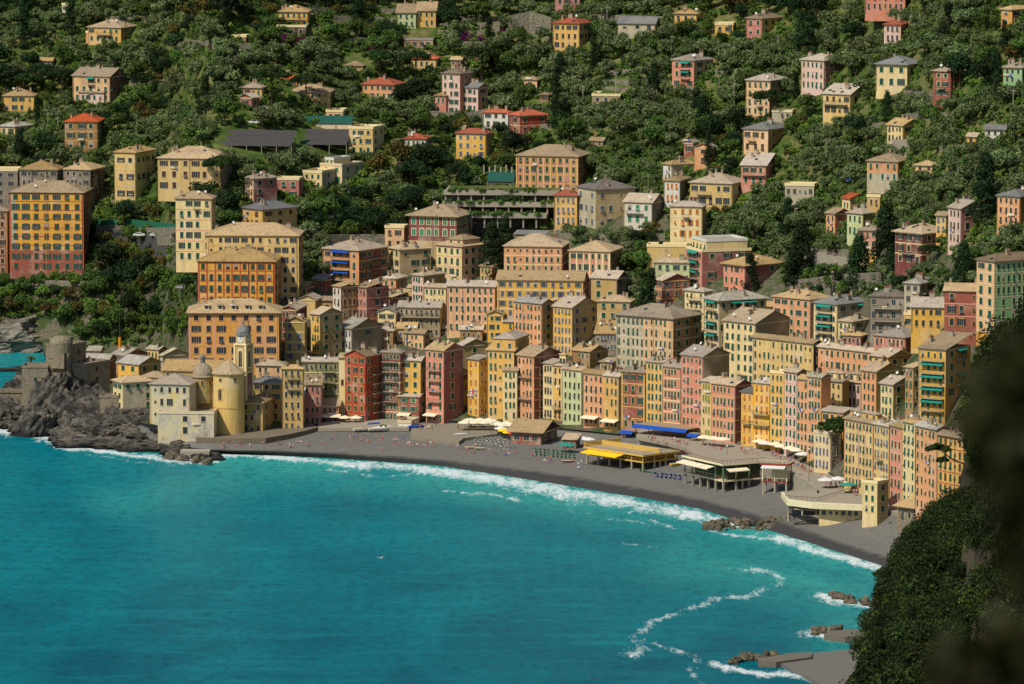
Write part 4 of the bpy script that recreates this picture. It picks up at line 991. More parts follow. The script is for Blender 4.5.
church = empty('church', ground(229, 432), 0, 'ochre church with round apse, slate cupola and clock bell tower above the beach', 'church')
bpy.context.view_layer.update(); CI = church.matrix_world.inverted(); cD = church.location.y
piece(163, 232, 246, 372, 424, 12, 9, 0, 'YT/YT', 'g', 'bare=1 ns=5 bl=.3 dmax=13 d=13', church, 6)
piece(186, 216, 222, 384, 430, 15, 2, 1, 'YT/YT', 'f', 'bare=1 bl=.4 ns=4 par=y lau=0 nc=1', church, 5)
piece(150, 190, 200, 385, 434, 14, 5, 0, 'C/B', 'h', 'mat=stain bare=1 ns=4 bl=.25', church, 5)
piece(158, 214, 226, 414, 437, 8, 3, 0, 'C/B', 'f', 'mat=stain bare=1 ns=2 bl=.6 nc=1 par=w', church, 4.5)
s_ = 1/3.22
ap = CI @ ground(229, 431); rr_ = 15.5*s_; zt = z_at(cD, 374)-church.location.z
m = MB(); m.lathe([(rr_, -5), (rr_, zt)], tuple(ap), 36, col=lin((220,184,108)))
m.build('apse', [M_WALL], church, paint=True)
m = MB(); m.lathe([(rr_+.12, zt-.7), (rr_+.45, zt-.15), (rr_+.6, zt)], tuple(ap), 36); m.lathe([(rr_+.16, zt*.42), (rr_+.16, zt*.42+.3)], tuple(ap), 36); m.build('cornice', [YTR], church)
m = MB(); m.lathe([(rr_+.75, zt), (rr_+.75, zt+.15), (rr_*.5, zt+2.4), (.05, zt+4.2)], tuple(ap), 9); m.build('apse_roof', [M_SLATE], church)
for dx, py_, w_, h_ in ((-7.5, 379.5, .9, 1.0), (7, 379.5, .9, 1.0), (-8, 398, 1.1, 3.4)):
    x_ = dx*s_; y_ = -math.sqrt(rr_**2-x_**2)
    o = link('window', winproto('v', 'd', 'y'), church); o.matrix_local = Matrix.Translation((ap.x+x_, ap.y+y_-.02, z_at(cD, py_)-church.location.z)) @ Matrix.Rotation(math.atan2(x_, -y_), 4, 'Z') @ Matrix.Diagonal((w_, 1, h_, 1))
# cupola
cu = CI @ unproj(203, 394, 16); m = MB(); zc = z_at(cD+5, 385)-church.location.z
m.lathe([(3.1, -5), (3.1, 3.1)], (cu.x, cu.y, zc), 16, col=PAL['OL']); m.build('drum', [M_WALL], church, paint=True)
m = MB(); m.lathe([(3.5, 3.0), (3.5, 3.35), (3.2, 3.5)]+[(3.2*math.cos(R(a)), 3.5+3.9*math.sin(R(a))) for a in range(8, 86, 8)], (cu.x, cu.y, zc), 24); m.build('dome', [M_SLATE], church)
m = MB(); m.lathe([(.75, 7.2), (.7, 8.6), (.95, 8.7), (.9, 9.2), (.4, 9.8), (.05, 10.4)], (cu.x, cu.y, zc), 12); m.build('lantern', [M_GREYSLATE], church)
for k in range(-2, 3):
    a = R(k*45); o = link('window', winproto('v', 'd', 'y'), church); o.matrix_local = Matrix.Translation((cu.x+3.12*math.sin(a), cu.y-3.12*math.cos(a), zc+.6)) @ Matrix.Rotation(a, 4, 'Z') @ Matrix.Diagonal((.8, 1, 1.6, 1))
# bell tower
bt = CI @ unproj(244, 424, 6); ph = R(-28); zb = lambda py: z_at(cD+8, py)-church.location.z
tower = empty('bell_tower', (0, 0, 0)); tower.parent = church; tower.location = (bt.x, bt.y, 0); tower.rotation_euler.z = ph
w2 = 1.95; m = MB(); m.box((-w2, -w2, -4), (w2, w2, zb(371)), 0, PAL['PM']); m.box((-w2, -w2, zb(371)), (w2, w2, zb(344)), 0, PAL['YT']); m.build('tower_wall', [M_WALL], tower, paint=True)
m = MB()
for x_ in (-1, 1):
    for y_ in (-1, 1): m.box((x_*w2-.3, y_*w2-.3, 0), (x_*w2+.3, y_*w2+.3, zb(344)-.02))
for py_ in (402, 371, 343.5): m.box((-w2-.35, -w2-.35, zb(py_)-.22), (w2+.35, w2+.35, zb(py_)+.22))
m.build('cornice', [CREAMTR], tower)
for a in (0, 90, -90): 
    o = link('window', winproto('v', 'd', 'c'), tower); o.matrix_local = Matrix.Rotation(R(a), 4, 'Z') @ Matrix.Translation((0, -w2-.02, zb(366))) @ Matrix.Diagonal((1.3, 1, 5.2, 1))
w3 = 1.7; m = MB(); m.box((-w3, -w3, zb(343)), (w3, w3, zb(334)), 0, PAL['B']); m.build('clock_stage', [M_WALL], tower, paint=True)
for a in (0, 90, -90):
    m = MB(); z0 = (zb(343)+zb(334))/2+.15
    m.tube((0, -w3-.12, z0), (0, -w3, z0), 1.15, n=28, mi=0); m.tube((0, -w3-.16, z0), (0, -w3-.13, z0), 1.0, n=28, mi=1)
    for k in range(12):
        b_ = R(30*k); cx_, cz_ = .82*math.sin(b_), .82*math.cos(b_); m.box((cx_-.05, -w3-.18, z0+cz_-.05), (cx_+.05, -w3-.165, z0+cz_+.05), 2)
    m.tube((0, -w3-.19, z0), (.42, -w3-.19, z0+.3), .05, n=5, mi=2); m.tube((0, -w3-.19, z0), (-.1, -w3-.19, z0+.75), .04, n=5, mi=2)
    o = m.build('clock_face', [M_TRIM, M_WHITE, M_IRON], tower); o.rotation_euler.z = R(a)
m = MB(); z0 = zb(334); m.lathe([(2.4, z0-.1), (2.4, z0+.2)]+[(2.1*math.cos(R(a)), z0+.25+2.9*math.sin(R(a))) for a in range(0, 84, 7)]+[(.3, z0+3.2), (.3, z0+3.9), (.05, z0+5.0)], (0, 0, 0), 24); m.build('dome', [M_GREYSLATE], tower)
BUILT.append((150, 252, 318, 440, church, church['label'], church.location))
BUILT.append((22, 126, 338, 430, castle, castle['label'], castle.location))

# terraced concrete car park
cpk = ground(500, 238); park = empty('car_park', cpk, R(-4), 'terraced concrete car park with planted roof under the long salmon palace', 'car park'); s_ = cpk.y/F
bpy.context.view_layer.update()
def X(px): return (px-500)*s_
def Zz(py): return z_at(cpk.y, py)-cpk.z
for i, (xa, xb, py_, d0) in enumerate(((441, 557, 194, 9), (441, 557, 204.5, 4), (470, 547, 214, -2))):
    m = MB(); z_ = Zz(py_); m.box((X(xa), d0, z_-1.1), (X(xb), d0+24, z_)); m.box((X(xa), d0-.2, z_-1.2), (X(xb), d0, z_+.55)); m.build('deck', [M_CONC], park)
    k = 0
    for px in range(int(xa)+1, int(xb), 13): m = MB(); m.box((X(px), d0+.4, z_-4.6), (X(px)+.5, d0+1.0, z_-1.1)); m.build('pillar', [M_CONC], park)
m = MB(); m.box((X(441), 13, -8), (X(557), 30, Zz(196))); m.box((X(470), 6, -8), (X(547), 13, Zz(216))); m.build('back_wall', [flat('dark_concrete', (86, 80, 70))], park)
m = MB(); m.box((X(443), 9.5, Zz(194)), (X(556), 32, Zz(194)+.12)); m.build('roof_grass', [M_HILL], park)
BUILT.append((441, 557, 193, 240, park, park['label'], park.location))

def pavilion(x0, x1, x2, yt, yf, yb, th, name, label, cat, wall, slab, rail, ramp=None, post=M_CONC, infill=None, group='bathing pavilions on the beach'):
    P = ground(x1, yb); az = math.atan2(P.x, P.y); phi = R(-th)-az
    u = Vector((math.cos(phi), math.sin(phi), 0)); v = Vector((-math.sin(phi), math.cos(phi), 0))
    def L(px, d): k = (px-CX)/F; return abs((k*(P.y*cp+(H-P.z)*sp)-P.x)/(d.x-k*d.y*cp))
    W, D = L(x0, -u), min(L(x2, v), 34); zt_ = z_at(P.y, yt)-P.z; zf = z_at(P.y, yf)-P.z
    r = empty(name, P, phi, label, cat, group)
    m = MB(); m.box((-W, 0, zf-.35), (0, D, zf)); m.build('floor_slab', [slab], r)
    m = MB(); m.box((-W-.5, -.5, zt_-.45), (.5, D+.5, zt_)); m.build('roof_terrace', [M_PAVE, wall], r)
    m = MB(); m.box((-W-.6, -.6, zt_-.5), (.6, -.5, zt_+.05)); m.box((.5, -.5, zt_-.5), (.6, D+.5, zt_+.05)); m.build('fascia', [slab], r)
    nx, ny = max(2, int(W/4.2)), max(2, int(D/4.2))
    for k in range(nx+1):
        for (y_) in (0.3, D*.5): m = MB(); x_ = -W+.3+(W-.6)*k/nx; m.box((x_-.25, y_-.25, -3), (x_+.25, y_+.25, zf-.35)); m.build('pile', [post], r)
    for k in range(1, ny+1): m = MB(); y_ = .3+(D-.6)*k/ny; m.box((-.5, y_-.25, -3), (0, y_+.25, zf-.35)); m.build('pile', [post], r)
    # glazed front behind posts
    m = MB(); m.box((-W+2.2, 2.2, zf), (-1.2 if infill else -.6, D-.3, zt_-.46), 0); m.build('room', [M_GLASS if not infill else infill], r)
    for k in range(nx+1): m = MB(); x_ = -W+.15+(W-.3)*k/nx; m.box((x_-.17, -.02, zf), (x_+.17, .3, zt_-.45)); m.build('post', [wall], r)
    for k in range(1, ny+1): m = MB(); y_ = .1+(D-.3)*k/ny; m.box((-.32, y_-.17, zf), (.02, y_+.17, zt_-.45)); m.build('post', [wall], r)
    for z_, nm in ((zf, 'floor_railing'), (zt_, 'roof_railing')):
        m = MB(); e = .0 if z_ == zf else .4
        for a, b in (((-W-e, -e-.05, z_+.9), (e, -e, z_+1.0)), ((e, -e, z_+.9), (e+.05, D+e, z_+1.0))): m.box(a, b)
        for k in range(int(W/1.3)+1): x_ = -W-e+(W+2*e)*k/int(W/1.3); m.box((x_-.04, -e-.04, z_), (x_+.04, -e, z_+.9))
        for k in range(int(D/1.3)+1): y_ = -e+(D+2*e)*k/int(D/1.3); m.box((e, y_-.04, z_), (e+.04, y_+.04, z_+.9))
        m.build(nm, [rail], r)
    BUILT.append((x0, x2, yt-3, yb, r, label, P))
    return r, W, D, zf, zt_
YEL = flat('lido_yellow', (196, 160, 80)); GRN = flat('lido_green', (104, 130, 92)); REDR = flat('lido_red', (130, 52, 44)); CRM = flat('lido_cream', (212, 200, 160))
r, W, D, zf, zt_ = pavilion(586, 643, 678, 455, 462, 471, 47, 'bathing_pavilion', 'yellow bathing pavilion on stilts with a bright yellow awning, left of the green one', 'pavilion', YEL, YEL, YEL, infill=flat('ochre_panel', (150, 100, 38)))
me = m_awning(W*.62, 'y', 3.2); o = link('awning', me, r, (-W*.62, -.6, zt_-.6))
m = MB(); m.box((-W, D*.45, zt_), (.3, D*.45+.25, zt_+1.4)); m.box((-W-.4, -.4, zt_), (-W-.1, D, zt_+1.3)); m.build('balustrade', [YEL], r)
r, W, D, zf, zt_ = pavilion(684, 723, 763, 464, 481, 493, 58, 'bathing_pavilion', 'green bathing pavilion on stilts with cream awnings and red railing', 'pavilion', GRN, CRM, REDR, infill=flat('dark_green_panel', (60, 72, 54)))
for k in range(4): link('awning', proto('awc5', lambda: m_awning(4.6, 'c', 2.6)), r, (-W+3+k*(W-5)/4, -.6, zt_-1.1))
link('awning', proto('awc8', lambda: m_awning(7, 'c', 1.8)), r, (.6, D*.3, zt_-1.4), R(90))
r, W, D, zf, zt_ = pavilion(762, 787, 792, 464, 482, 492, 16, 'bathing_pavilion', 'small white bathing house with white canvas top beside the green pavilion', 'pavilion', CRM, REDR, CRM, infill=CRM)
link('awning', m_awning(W*.95, 'w', 2.0), r, (-W*.5, -.2, zt_-.5))
r, W, D, zf, zt_ = pavilion(787, 817, 860, 501, 510, 521, 24, 'seafront_restaurant', 'glass-fronted restaurant on dark piles under the curved promenade terrace', 'restaurant', CRM, M_CONC, M_IRON)

# raised promenade and sea walls (the ground people walk on)
def slab(name, pts, z, depth, mat, kind='structure', label=None, cat=None):
    w = [unproj(a, b, z) for a, b in pts]; pl_ = [(p.x, p.y) for p in w]
    ar = sum(pl_[i][0]*pl_[(i+1) % len(pl_)][1]-pl_[(i+1) % len(pl_)][0]*pl_[i][1] for i in range(len(pl_)))
    if ar < 0: pl_ = pl_[::-1]
    bm = bmesh.new(); vs = [bm.verts.new((x, y, z)) for x, y in pl_]; f = bm.faces.new(vs)
    ex = bmesh.ops.extrude_face_region(bm, geom=[f]); 
    for v_ in [g for g in ex['geom'] if isinstance(g, bmesh.types.BMVert)]: v_.co.z -= depth
    bmesh.ops.recalc_face_normals(bm, faces=bm.faces[:]); bmesh.ops.triangulate(bm, faces=bm.faces[:])
    me = bpy.data.meshes.new(name); bm.to_mesh(me); bm.free(); me.materials.append(mat); o = link(name, me)
    return tag(o, label, cat, None, kind)
slab('promenade', [(636, 436), (665, 442), (684, 447), (700, 458), (725, 463), (764, 461), (785, 469), (806, 480), (816, 489), (782, 492), (787, 499), (812, 502), (862, 504), (884, 508), (930, 526), (960, 532), (960, 515), (900, 490), (850, 468), (800, 448), (740, 436), (640, 428)], 8.2, 1.1, M_PAVE)
slab('promenade_base', [(638, 438), (665, 443.5), (684, 448.5), (700, 459.5), (725, 464.5), (764, 462.5), (790, 462), (790, 452), (740, 440), (640, 432)], 7.0, 7, M_CONC)
slab('promenade_edge_wall', [(764, 461.5), (785, 469.5), (806, 480.5), (817, 490), (818, 488.5), (807, 479), (786, 468), (765, 460.3)], 9.2, 9, M_CONC)
slab('terrace_rim', [(781, 492), (787, 500), (812, 503.3), (862, 505.3), (862, 504.3), (813, 502), (788.5, 498.8), (783.5, 492)], 8.9, 1.5, CRM)
slab('beach_platform', [(411, 436), (440, 440), (459, 441.5), (464, 438), (497, 434), (505, 424), (411, 424)], 3.9, 4, flat('platform_stone', (128, 120, 102), .9))
slab('cliff_terrace', [(118, 405), (140, 409), (163, 411), (165, 403), (120, 400)], 8.0, 7, M_STAIN)
slab('sea_wall', [(196, 438), (240, 438.5), (266, 438), (290, 434), (308, 430), (318, 427), (310, 422), (200, 430)], 4.4, 5, flat('quay_stone', (112, 102, 84), .9))
slab('square_paving', [(318, 428), (409, 428), (409, 416), (318, 418)], 4.25, 1, M_PAVE)
for k in range(4):
    px, py_ = ((786, 476), (793, 480), (800, 484), (807, 488))[k]; p = unproj(px, py_, 2); m = MB(); m.box((-1, -1, -1), (1, 1.5, 6)); tag(m.build('viaduct_pier', [M_CONC], loc=p), 'concrete pier under the sloping promenade, number %s from the white bathing house' % ('first', 'second', 'third', 'fourth')[k], 'pier', 'piers of the promenade')

# road bridge with railing on the left, terrace road on the right, walls in the slope
def wall_run(name, label, pts, h, th, mat, cat='wall', group=None, zoff=0, kind=None):
    m = MB(); pw = [ground(a, b) for a, b in pts]
    for a, b in zip(pw[:-1], pw[1:]):
        d = (b-a); d.z = 0; L = max(d.length, .1); n_ = Vector((-d.y/L, d.x/L, 0))*th/2
        za, zb_ = a.z+zoff, b.z+zoff; i = len(m.v)
        for q, zz in ((a-n_, za), (b-n_, zb_), (b+n_, zb_), (a+n_, za)): m.v.append((q.x, q.y, zz-4))
        for q, zz in ((a-n_, za), (b-n_, zb_), (b+n_, zb_), (a+n_, za)): m.v.append((q.x, q.y, zz+h))
        for q in ((3,2,1,0), (4,5,6,7), (0,1,5,4), (1,2,6,5), (2,3,7,6), (3,0,4,7)): m.f.append(tuple(i+j for j in q)); m.mi.append(0); m.c.append((1,1,1))
    o = m.build(name, [mat]); tag(o, label, cat, group, kind); return o
def road(name, pts, w, z_up, mat, kind='structure'):
    m = MB(); pw = [ground(a, b) for a, b in pts]
    zm = sum(p.z for p in pw)/len(pw)
    for a, b in zip(pw[:-1], pw[1:]):
        d = (b-a); d.z = 0; d.normalize(); n_ = Vector((-d.y, d.x, 0))*w
        m.face([(a.x, a.y, zm+z_up), (b.x, b.y, zm+z_up), (b.x+n_.x, b.y+n_.y, zm+z_up), (a.x+n_.x, a.y+n_.y, zm+z_up)])
        m.face([(a.x, a.y, zm+z_up-1.0), (b.x, b.y, zm+z_up-1.0), (b.x, b.y, zm+z_up), (a.x, a.y, zm+z_up)])
        m.face([(a.x, a.y, zm-6), (b.x, b.y, zm-6), (b.x, b.y, zm+z_up-1.0), (a.x, a.y, zm+z_up-1.0)])
    o = m.build(name, [mat]); tag(o, kind=kind); return zm+z_up, pw
M_ASPH = flat('asphalt', (74, 72, 70), .9, .2)
def railing(pw, z, label, mat=M_IRON, gap=2.0):
    m = MB()
    for a, b in zip(pw[:-1], pw[1:]):
        a = Vector((a.x, a.y, z)); b = Vector((b.x, b.y, z)); n_ = max(1, int((b-a).length/gap))
        m.tube(a+Vector((0, 0, 1.05)), b+Vector((0, 0, 1.05)), .06, n=5); m.tube(a+Vector((0, 0, .55)), b+Vector((0, 0, .55)), .04, n=5)
        for k in range(n_+1): q = a.lerp(b, k/n_); m.tube(q, q+Vector((0, 0, 1.05)), .05, n=4)
    tag(m.build('railing', [mat]), label, 'railing')
BZ, bpw = road('bridge_road', [(94, 240), (130, 239.5), (176, 239)], 8, 2.0, M_ASPH)
railing(bpw, BZ, 'grey railing along the road between the orange palace and the tower block')
RZ, rpw = road('terrace_road', [(800, 272), (840, 273), (905, 273), (948, 274)], 8, 1.6, M_CONC)
railing(rpw, RZ, 'pale railing along the terrace road below the red banded villa', M_CONC)
wall_run('retaining_wall', 'tall rubble wall behind the bridge road on the left', [(93, 236), (130, 235), (178, 234)], 2.5, 1, M_DRYSTONE, group='stone walls in the slope')
wall_run('retaining_wall', 'old stone wall under the eight-storey orange palace', [(-10, 289), (30, 289), (84, 290), (120, 290)], 3.2, 1.2, M_DRYSTONE, group='stone walls in the slope')
wall_run('terrace_wall', 'dry stone wall above the olive trees, upper left', [(176, 56), (190, 52), (216, 53), (224, 52)], 4.5, 1, M_DRYSTONE, group='stone walls in the slope')
wall_run('terrace_wall', 'dry stone wall ending under a teal awning, upper left', [(226, 58), (238, 55), (252, 57)], 4.5, 1, M_DRYSTONE, group='stone walls in the slope')
wall_run('terrace_wall', 'short stone wall above the peach three-storey house', [(94, 66), (118, 66)], 3.0, 1, M_DRYSTONE, group='stone walls in the slope')
wall_run('terrace_wall', 'stone wall falling down the slope beside the yellow villa at the left', [(40, 62), (58, 54), (78, 46)], 1.8, 1, M_DRYSTONE, group='stone walls in the slope')
wall_run('terrace_wall', 'long stone retaining wall right of the loggia house', [(318, 247), (350, 246), (388, 246)], 4.0, 1, M_DRYSTONE, group='stone walls in the slope')
wall_run('terrace_wall', 'pale stone wall around the terrace left of the ochre block with orange roof', [(508, 38), (530, 33), (552, 40)], 8.0, 1, M_DRYSTONE, group='stone walls in the slope')
wall_run('terrace_wall', 'long straight wall right of the ochre block near the top edge', [(590, 20), (620, 21), (650, 22), (668, 23)], 2.2, 1, M_DRYSTONE, group='stone walls in the slope')
wall_run('terrace_wall', 'topmost terrace wall with arches left of the farmhouse', [(300, 12), (350, 12), (396, 13)], 1.6, .8, M_DRYSTONE, group='stone walls in the slope')
wall_run('terrace_wall', 'second terrace wall left of the farmhouse', [(330, 20), (360, 20), (396, 22)], 1.6, .8, M_DRYSTONE, group='stone walls in the slope')
wall_run('terrace_wall', 'terrace wall right of the farmhouse', [(438, 20), (470, 20), (496, 21)], 1.6, .8, M_DRYSTONE, group='stone walls in the slope')
wall_run('terrace_wall', 'lower terrace wall right of the farmhouse above the red verandah', [(438, 34), (470, 35), (500, 33)], 1.6, .8, M_DRYSTONE, group='stone walls in the slope')
wall_run('terrace_wall', 'stone wall below the pink stacked villa', [(412, 124), (430, 122), (466, 124), (487, 120)], 4.0, 1, M_DRYSTONE, group='stone walls in the slope')
wall_run('terrace_wall', 'grey wall under the brick red villa on the upper right', [(905, 101), (920, 103), (935, 103)], 3.6, 1, M_DRYSTONE, group='stone walls in the slope')
wall_run('terrace_wall', 'concrete wall under the pale yellow gabled house', [(893, 152), (908, 152)], 4.0, 1, M_CONC, group='stone walls in the slope')
wall_run('terrace_wall', 'stone wall between the orchard terraces, upper middle', [(600, 66), (640, 64), (668, 66)], .9, .6, M_DRYSTONE, group='stone walls in the slope')
wall_run('terrace_wall', 'stone wall behind the long salmon palace', [(592, 88), (640, 92), (700, 90)], 1.0, .6, M_DRYSTONE, group='stone walls in the slope')
wall_run('retaining_wall', 'high rock-faced wall under the terrace road on the right', [(790, 298), (840, 292), (880, 290)], 5.5, 1, M_DRYSTONE, group='stone walls in the slope')
wall_run('retaining_wall', 'rubble wall under the palms on the right', [(800, 264), (822, 262), (850, 262)], 4.0, 1, M_DRYSTONE, group='stone walls in the slope')
wall_run('parapet_wall', 'curved grey parapet between the large cream block and the pink row', [(697, 356), (710, 352), (724, 352)], 1.2, .5, M_CONC, group='stone walls in the slope')
wall_run('retaining_wall', 'long wall under the terrace of the big beige villa', [(556, 236), (600, 240), (640, 242), (666, 240)], 2.2, 1, M_DRYSTONE, group='stone walls in the slope')
wall_run('green_fence', 'green mesh fence along the wall above the bridge road', [(95, 225), (130, 224), (175, 229)], 1.8, .1, flat('green_mesh', (30, 96, 70)), cat='fence')
wall_run('green_fence', 'green mesh fence beside the greenhouses', [(300, 145), (330, 142)], 1.5, .1, flat('green_mesh', (30, 96, 70)), cat='fence')

# greenhouses with black shade cloth, green net roof, shed, pergola
BLK = flat('shade_cloth', (66, 63, 62), .85, .2, .25, .4); GNET = flat('green_net', (30, 76, 66), .8, .2, .3)
def shed(px0, px1, yt, yb, depth, mat, label, name, cat, group=None, wallmat=None, ridges=1, th=6):
    P = ground((px0+px1)/2, yb); s = P.y/F; W = (px1-px0)*s; r = empty(name, P, R(-th), label, cat, group); zt2 = max(2.2, z_at(P.y, yt)-P.z)
    n_ = ridges; m = MB()
    for k in range(n_):
        y0, y1 = depth*k/n_, depth*(k+1)/n_; base = zt2+k*.0
        ym = (y0+y1)/2; zr = base+(y1-y0)*.16
        sl = (y0)*.30; sm_ = ym*.30; se = y1*.30
        m.face([(-W/2, y0, base+sl), (W/2, y0, base+sl), (W/2, ym, zr+sm_), (-W/2, ym, zr+sm_)]); m.face([(-W/2, ym, zr+sm_), (W/2, ym, zr+sm_), (W/2, y1-.3, base+se), (-W/2, y1-.3, base+se)])
    m.build('roof', [mat], r)
    m = MB()
    for k in range(n_):
        y0 = depth*k/n_; base = zt2+y0*.30
        for j in range(int(W/5)+1): x_ = -W/2+.1+(W-.2)*j/int(max(1, W//5)); m.box((x_-.1, y0, -2), (x_+.1, y0+.2, base-.02))
    m.build('posts', [M_CONC], r)
    if wallmat: m = MB(); m.box((-W/2+.2, .3, -2), (W/2-.2, depth*.9, zt2-.1)); m.build('wall', [wallmat], r)
    BUILT.append((px0, px1, yt-4, yb, r, label, P)); return r
shed(216, 292, 146, 153, 15, BLK, 'long dark shade-cloth greenhouse, left half of the pair', 'greenhouse', 'greenhouse', 'shade houses', ridges=3)
shed(294, 347, 145, 151, 15, BLK, 'dark shade-cloth greenhouse beside the pale yellow cube house', 'greenhouse', 'greenhouse', 'shade houses', ridges=3)
shed(303, 352, 124, 130, 8, GNET, 'teal net roof over a nursery bed above the dark greenhouses', 'nursery_roof', 'nursery', wallmat=M_TRIM)
shed(487, 514, 182, 188, 9, GNET, 'low shed with green roof on the planted car park', 'garden_shed', 'shed', wallmat=flat('shed_wall', (90, 84, 76)))
for k in range(9):
    p = ground(467+k*5.6, 179-(k % 2)*2); m = MB(); m.box((-.28, -.28, -1), (.28, .28, 4.2)); tag(m.build('pergola_pillar', [M_CONC], loc=p), 'slim grey pergola pillar in the row beside the long salmon palace', 'pillar', 'pergola pillars')

# low houses that close the gaps between the named ones, as the dense old town does
cov = np.zeros((700, 1100), bool)
for inf in INFO.values():
    cs = []
    for a in (inf['xa']-.4, inf['xb']+.4):
        for b in (-.4, inf['Dp']+.4):
            for z_ in (-2, inf['top']+.3): q = inf['P']+inf['u']*a+inf['v']*b; cs.append(proj((q.x, q.y, q.z+z_)))
    if inf['ro']: q = inf['P']+inf['u']*(inf['xa']+inf['xb'])*.5+inf['v']*inf['Dp']*.5; q.z += inf['top']+min(3, .19*min(inf['Dp'], inf['xb']-inf['xa'])); cs.append(proj(q))
    cs = sorted(set((round(a, 1), round(b, 1)) for a, b in cs))
    def half(pts):
        h_ = []
        for p in pts:
            while len(h_) > 1 and (h_[-1][0]-h_[-2][0])*(p[1]-h_[-2][1])-(h_[-1][1]-h_[-2][1])*(p[0]-h_[-2][0]) <= 0: h_.pop()
            h_.append(p)
        return h_
    lo_, up_ = half(cs), half(cs[::-1])[::-1]
    for x in range(max(0, int(cs[0][0])), min(1099, int(cs[-1][0])+1)):
        y0 = np.interp(x, [p[0] for p in lo_], [p[1] for p in lo_]); y1 = np.interp(x, [p[0] for p in up_], [p[1] for p in up_])
        cov[max(0, int(min(y0, y1))):max(0, int(max(y0, y1))+1), x] = True
TOWN_TOP = ([190, 280, 300, 345, 400, 500, 560, 590, 650, 700, 760, 800, 870, 905, 960, 1000], [300, 305, 285, 275, 262, 262, 270, 318, 312, 290, 300, 306, 300, 318, 345, 350])
INF_C = ['CB', 'P', 'YT', 'B', 'PO', 'T', 'S', 'Y', 'BT']; rr2 = random.Random(11); ninf = 0
ICOL = {'CB': 'straw-coloured', 'P': 'peach', 'YT': 'ochre', 'B': 'beige', 'PO': 'pale orange', 'T': 'brown', 'S': 'salmon', 'Y': 'yellow', 'BT': 'grey-tan'}
GAPS = []
for x in range(200, 965, 5):
    t0 = int(np.interp(x, *TOWN_TOP)); t1 = int(np.interp(x, GP, GY[:, 6]))-14; y = t1
    while y > t0:
        if not cov[y, x]:
            ye = y
            while y > t0 and not cov[y, x]: y -= 1
            if ye-y >= 6: GAPS.append((ye-y, x, y, ye))
        y -= 1
GAPS.sort(reverse=True)
for ln_, x, ya, ye in GAPS:
    if cov[ye-2, x] and cov[ya+3, x]: continue
    for w_ in (20, 15, 11):
        th_ = 40 if x > 420 else 20; a = x-w_*.5; b = x+w_*.1; c_ = x+w_*.5; base_y = min(ye+3, float(np.interp(x, GP, GY[:, 6]))-8); yt_ = max(ya+5, base_y-30); o_ = {'nm': 'town_house', 'bl': '.15'}
        if w_ < 15: o_['bare'] = '1'
        r = None
        for k in range(0, 12, 2):
            r = place(a, b, c_, base_y-k, th_, o_)
            if not any(hit(r, f) for f in FOOT): break
        else: continue
        FOOT.append(r); cc = rr2.choice(INF_C); near = min((q for q in BUILT if q[5]), key=lambda q: abs((q[0]+q[1])/2-x)+abs((q[2]+q[3])/2-(ya+ye)/2)*1.2)
        lb = near[5].split(' with ')[0].split(' behind ')[0].split(' beside ')[0].split(' between ')[0].split(' above ')[0].split(' right of ')[0].split(' left of ')[0]
        side = 'left of' if x < near[0] else 'right of' if x > near[1] else 'behind'
        building(a, b, c_, yt_, base_y-k, th_, max(1, int(w_/6)), 1, cc, rr2.choice(['T', 'BT', 'B', 'OL', 'PM']), rr2.choice('hggs'), 'g', 'town_house', 'low '+ICOL[cc]+' house filling the gap '+side+' the '+' '.join(lb.split()[:6]), o_, 'town houses behind the seafront'); ninf += 1
        cov[max(0, int(yt_)-4):int(base_y)+1, int(a):int(c_)+1] = True
        break
print('INFILL', ninf)

# canopy of the beach restaurants
def canopy(px0, px1, yt, yb, depth, th, top, fringe, label):
    P = unproj(px1, yb, 8.2 if px1 > 640 else gz(px1, yb)); r = empty('terrace_canopy', P, R(-th)-math.atan2(P.x, P.y), label, 'canopy', 'canopies of the beach restaurants')
    W = (px1-px0)*P.y/F/math.cos(R(th)); z_ = z_at(P.y, yt)-P.z
    m = MB(); m.box((-W, 0, z_-.12), (0, depth, z_+.05)); m.build('roof', [top], r)
    if fringe: m = MB(); m.face([(-W, -.02, z_), (-W, -1.4, z_-.7), (0, -1.4, z_-.7), (0, -.02, z_)]); m.box((-W, -1.42, z_-1.0), (0, -1.38, z_-.7)); m.build('awning', [CL[fringe]], r)
    for k in range(int(W/5)+1): m = MB(); x_ = -W+.2+(W-.4)*k/int(max(1, W//5)); m.box((x_-.07, .1, -1), (x_+.07, .24, z_-.12)); m.build('post', [M_IRON], r)
TANR = flat('tan_canopy', (150, 130, 100))
canopy(634, 688, 429.5, 439, 7, 38, TANR, 'u', 'long tan restaurant canopy with deep blue fringe under the coral houses')
canopy(622, 634, 431, 438, 2, 36, TANR, 'u', 'short blue awning at the foot of the brick red seafront house')
canopy(689, 699, 434, 441, 2, 38, TANR, 'u', 'small blue awning right of the long tan canopy')
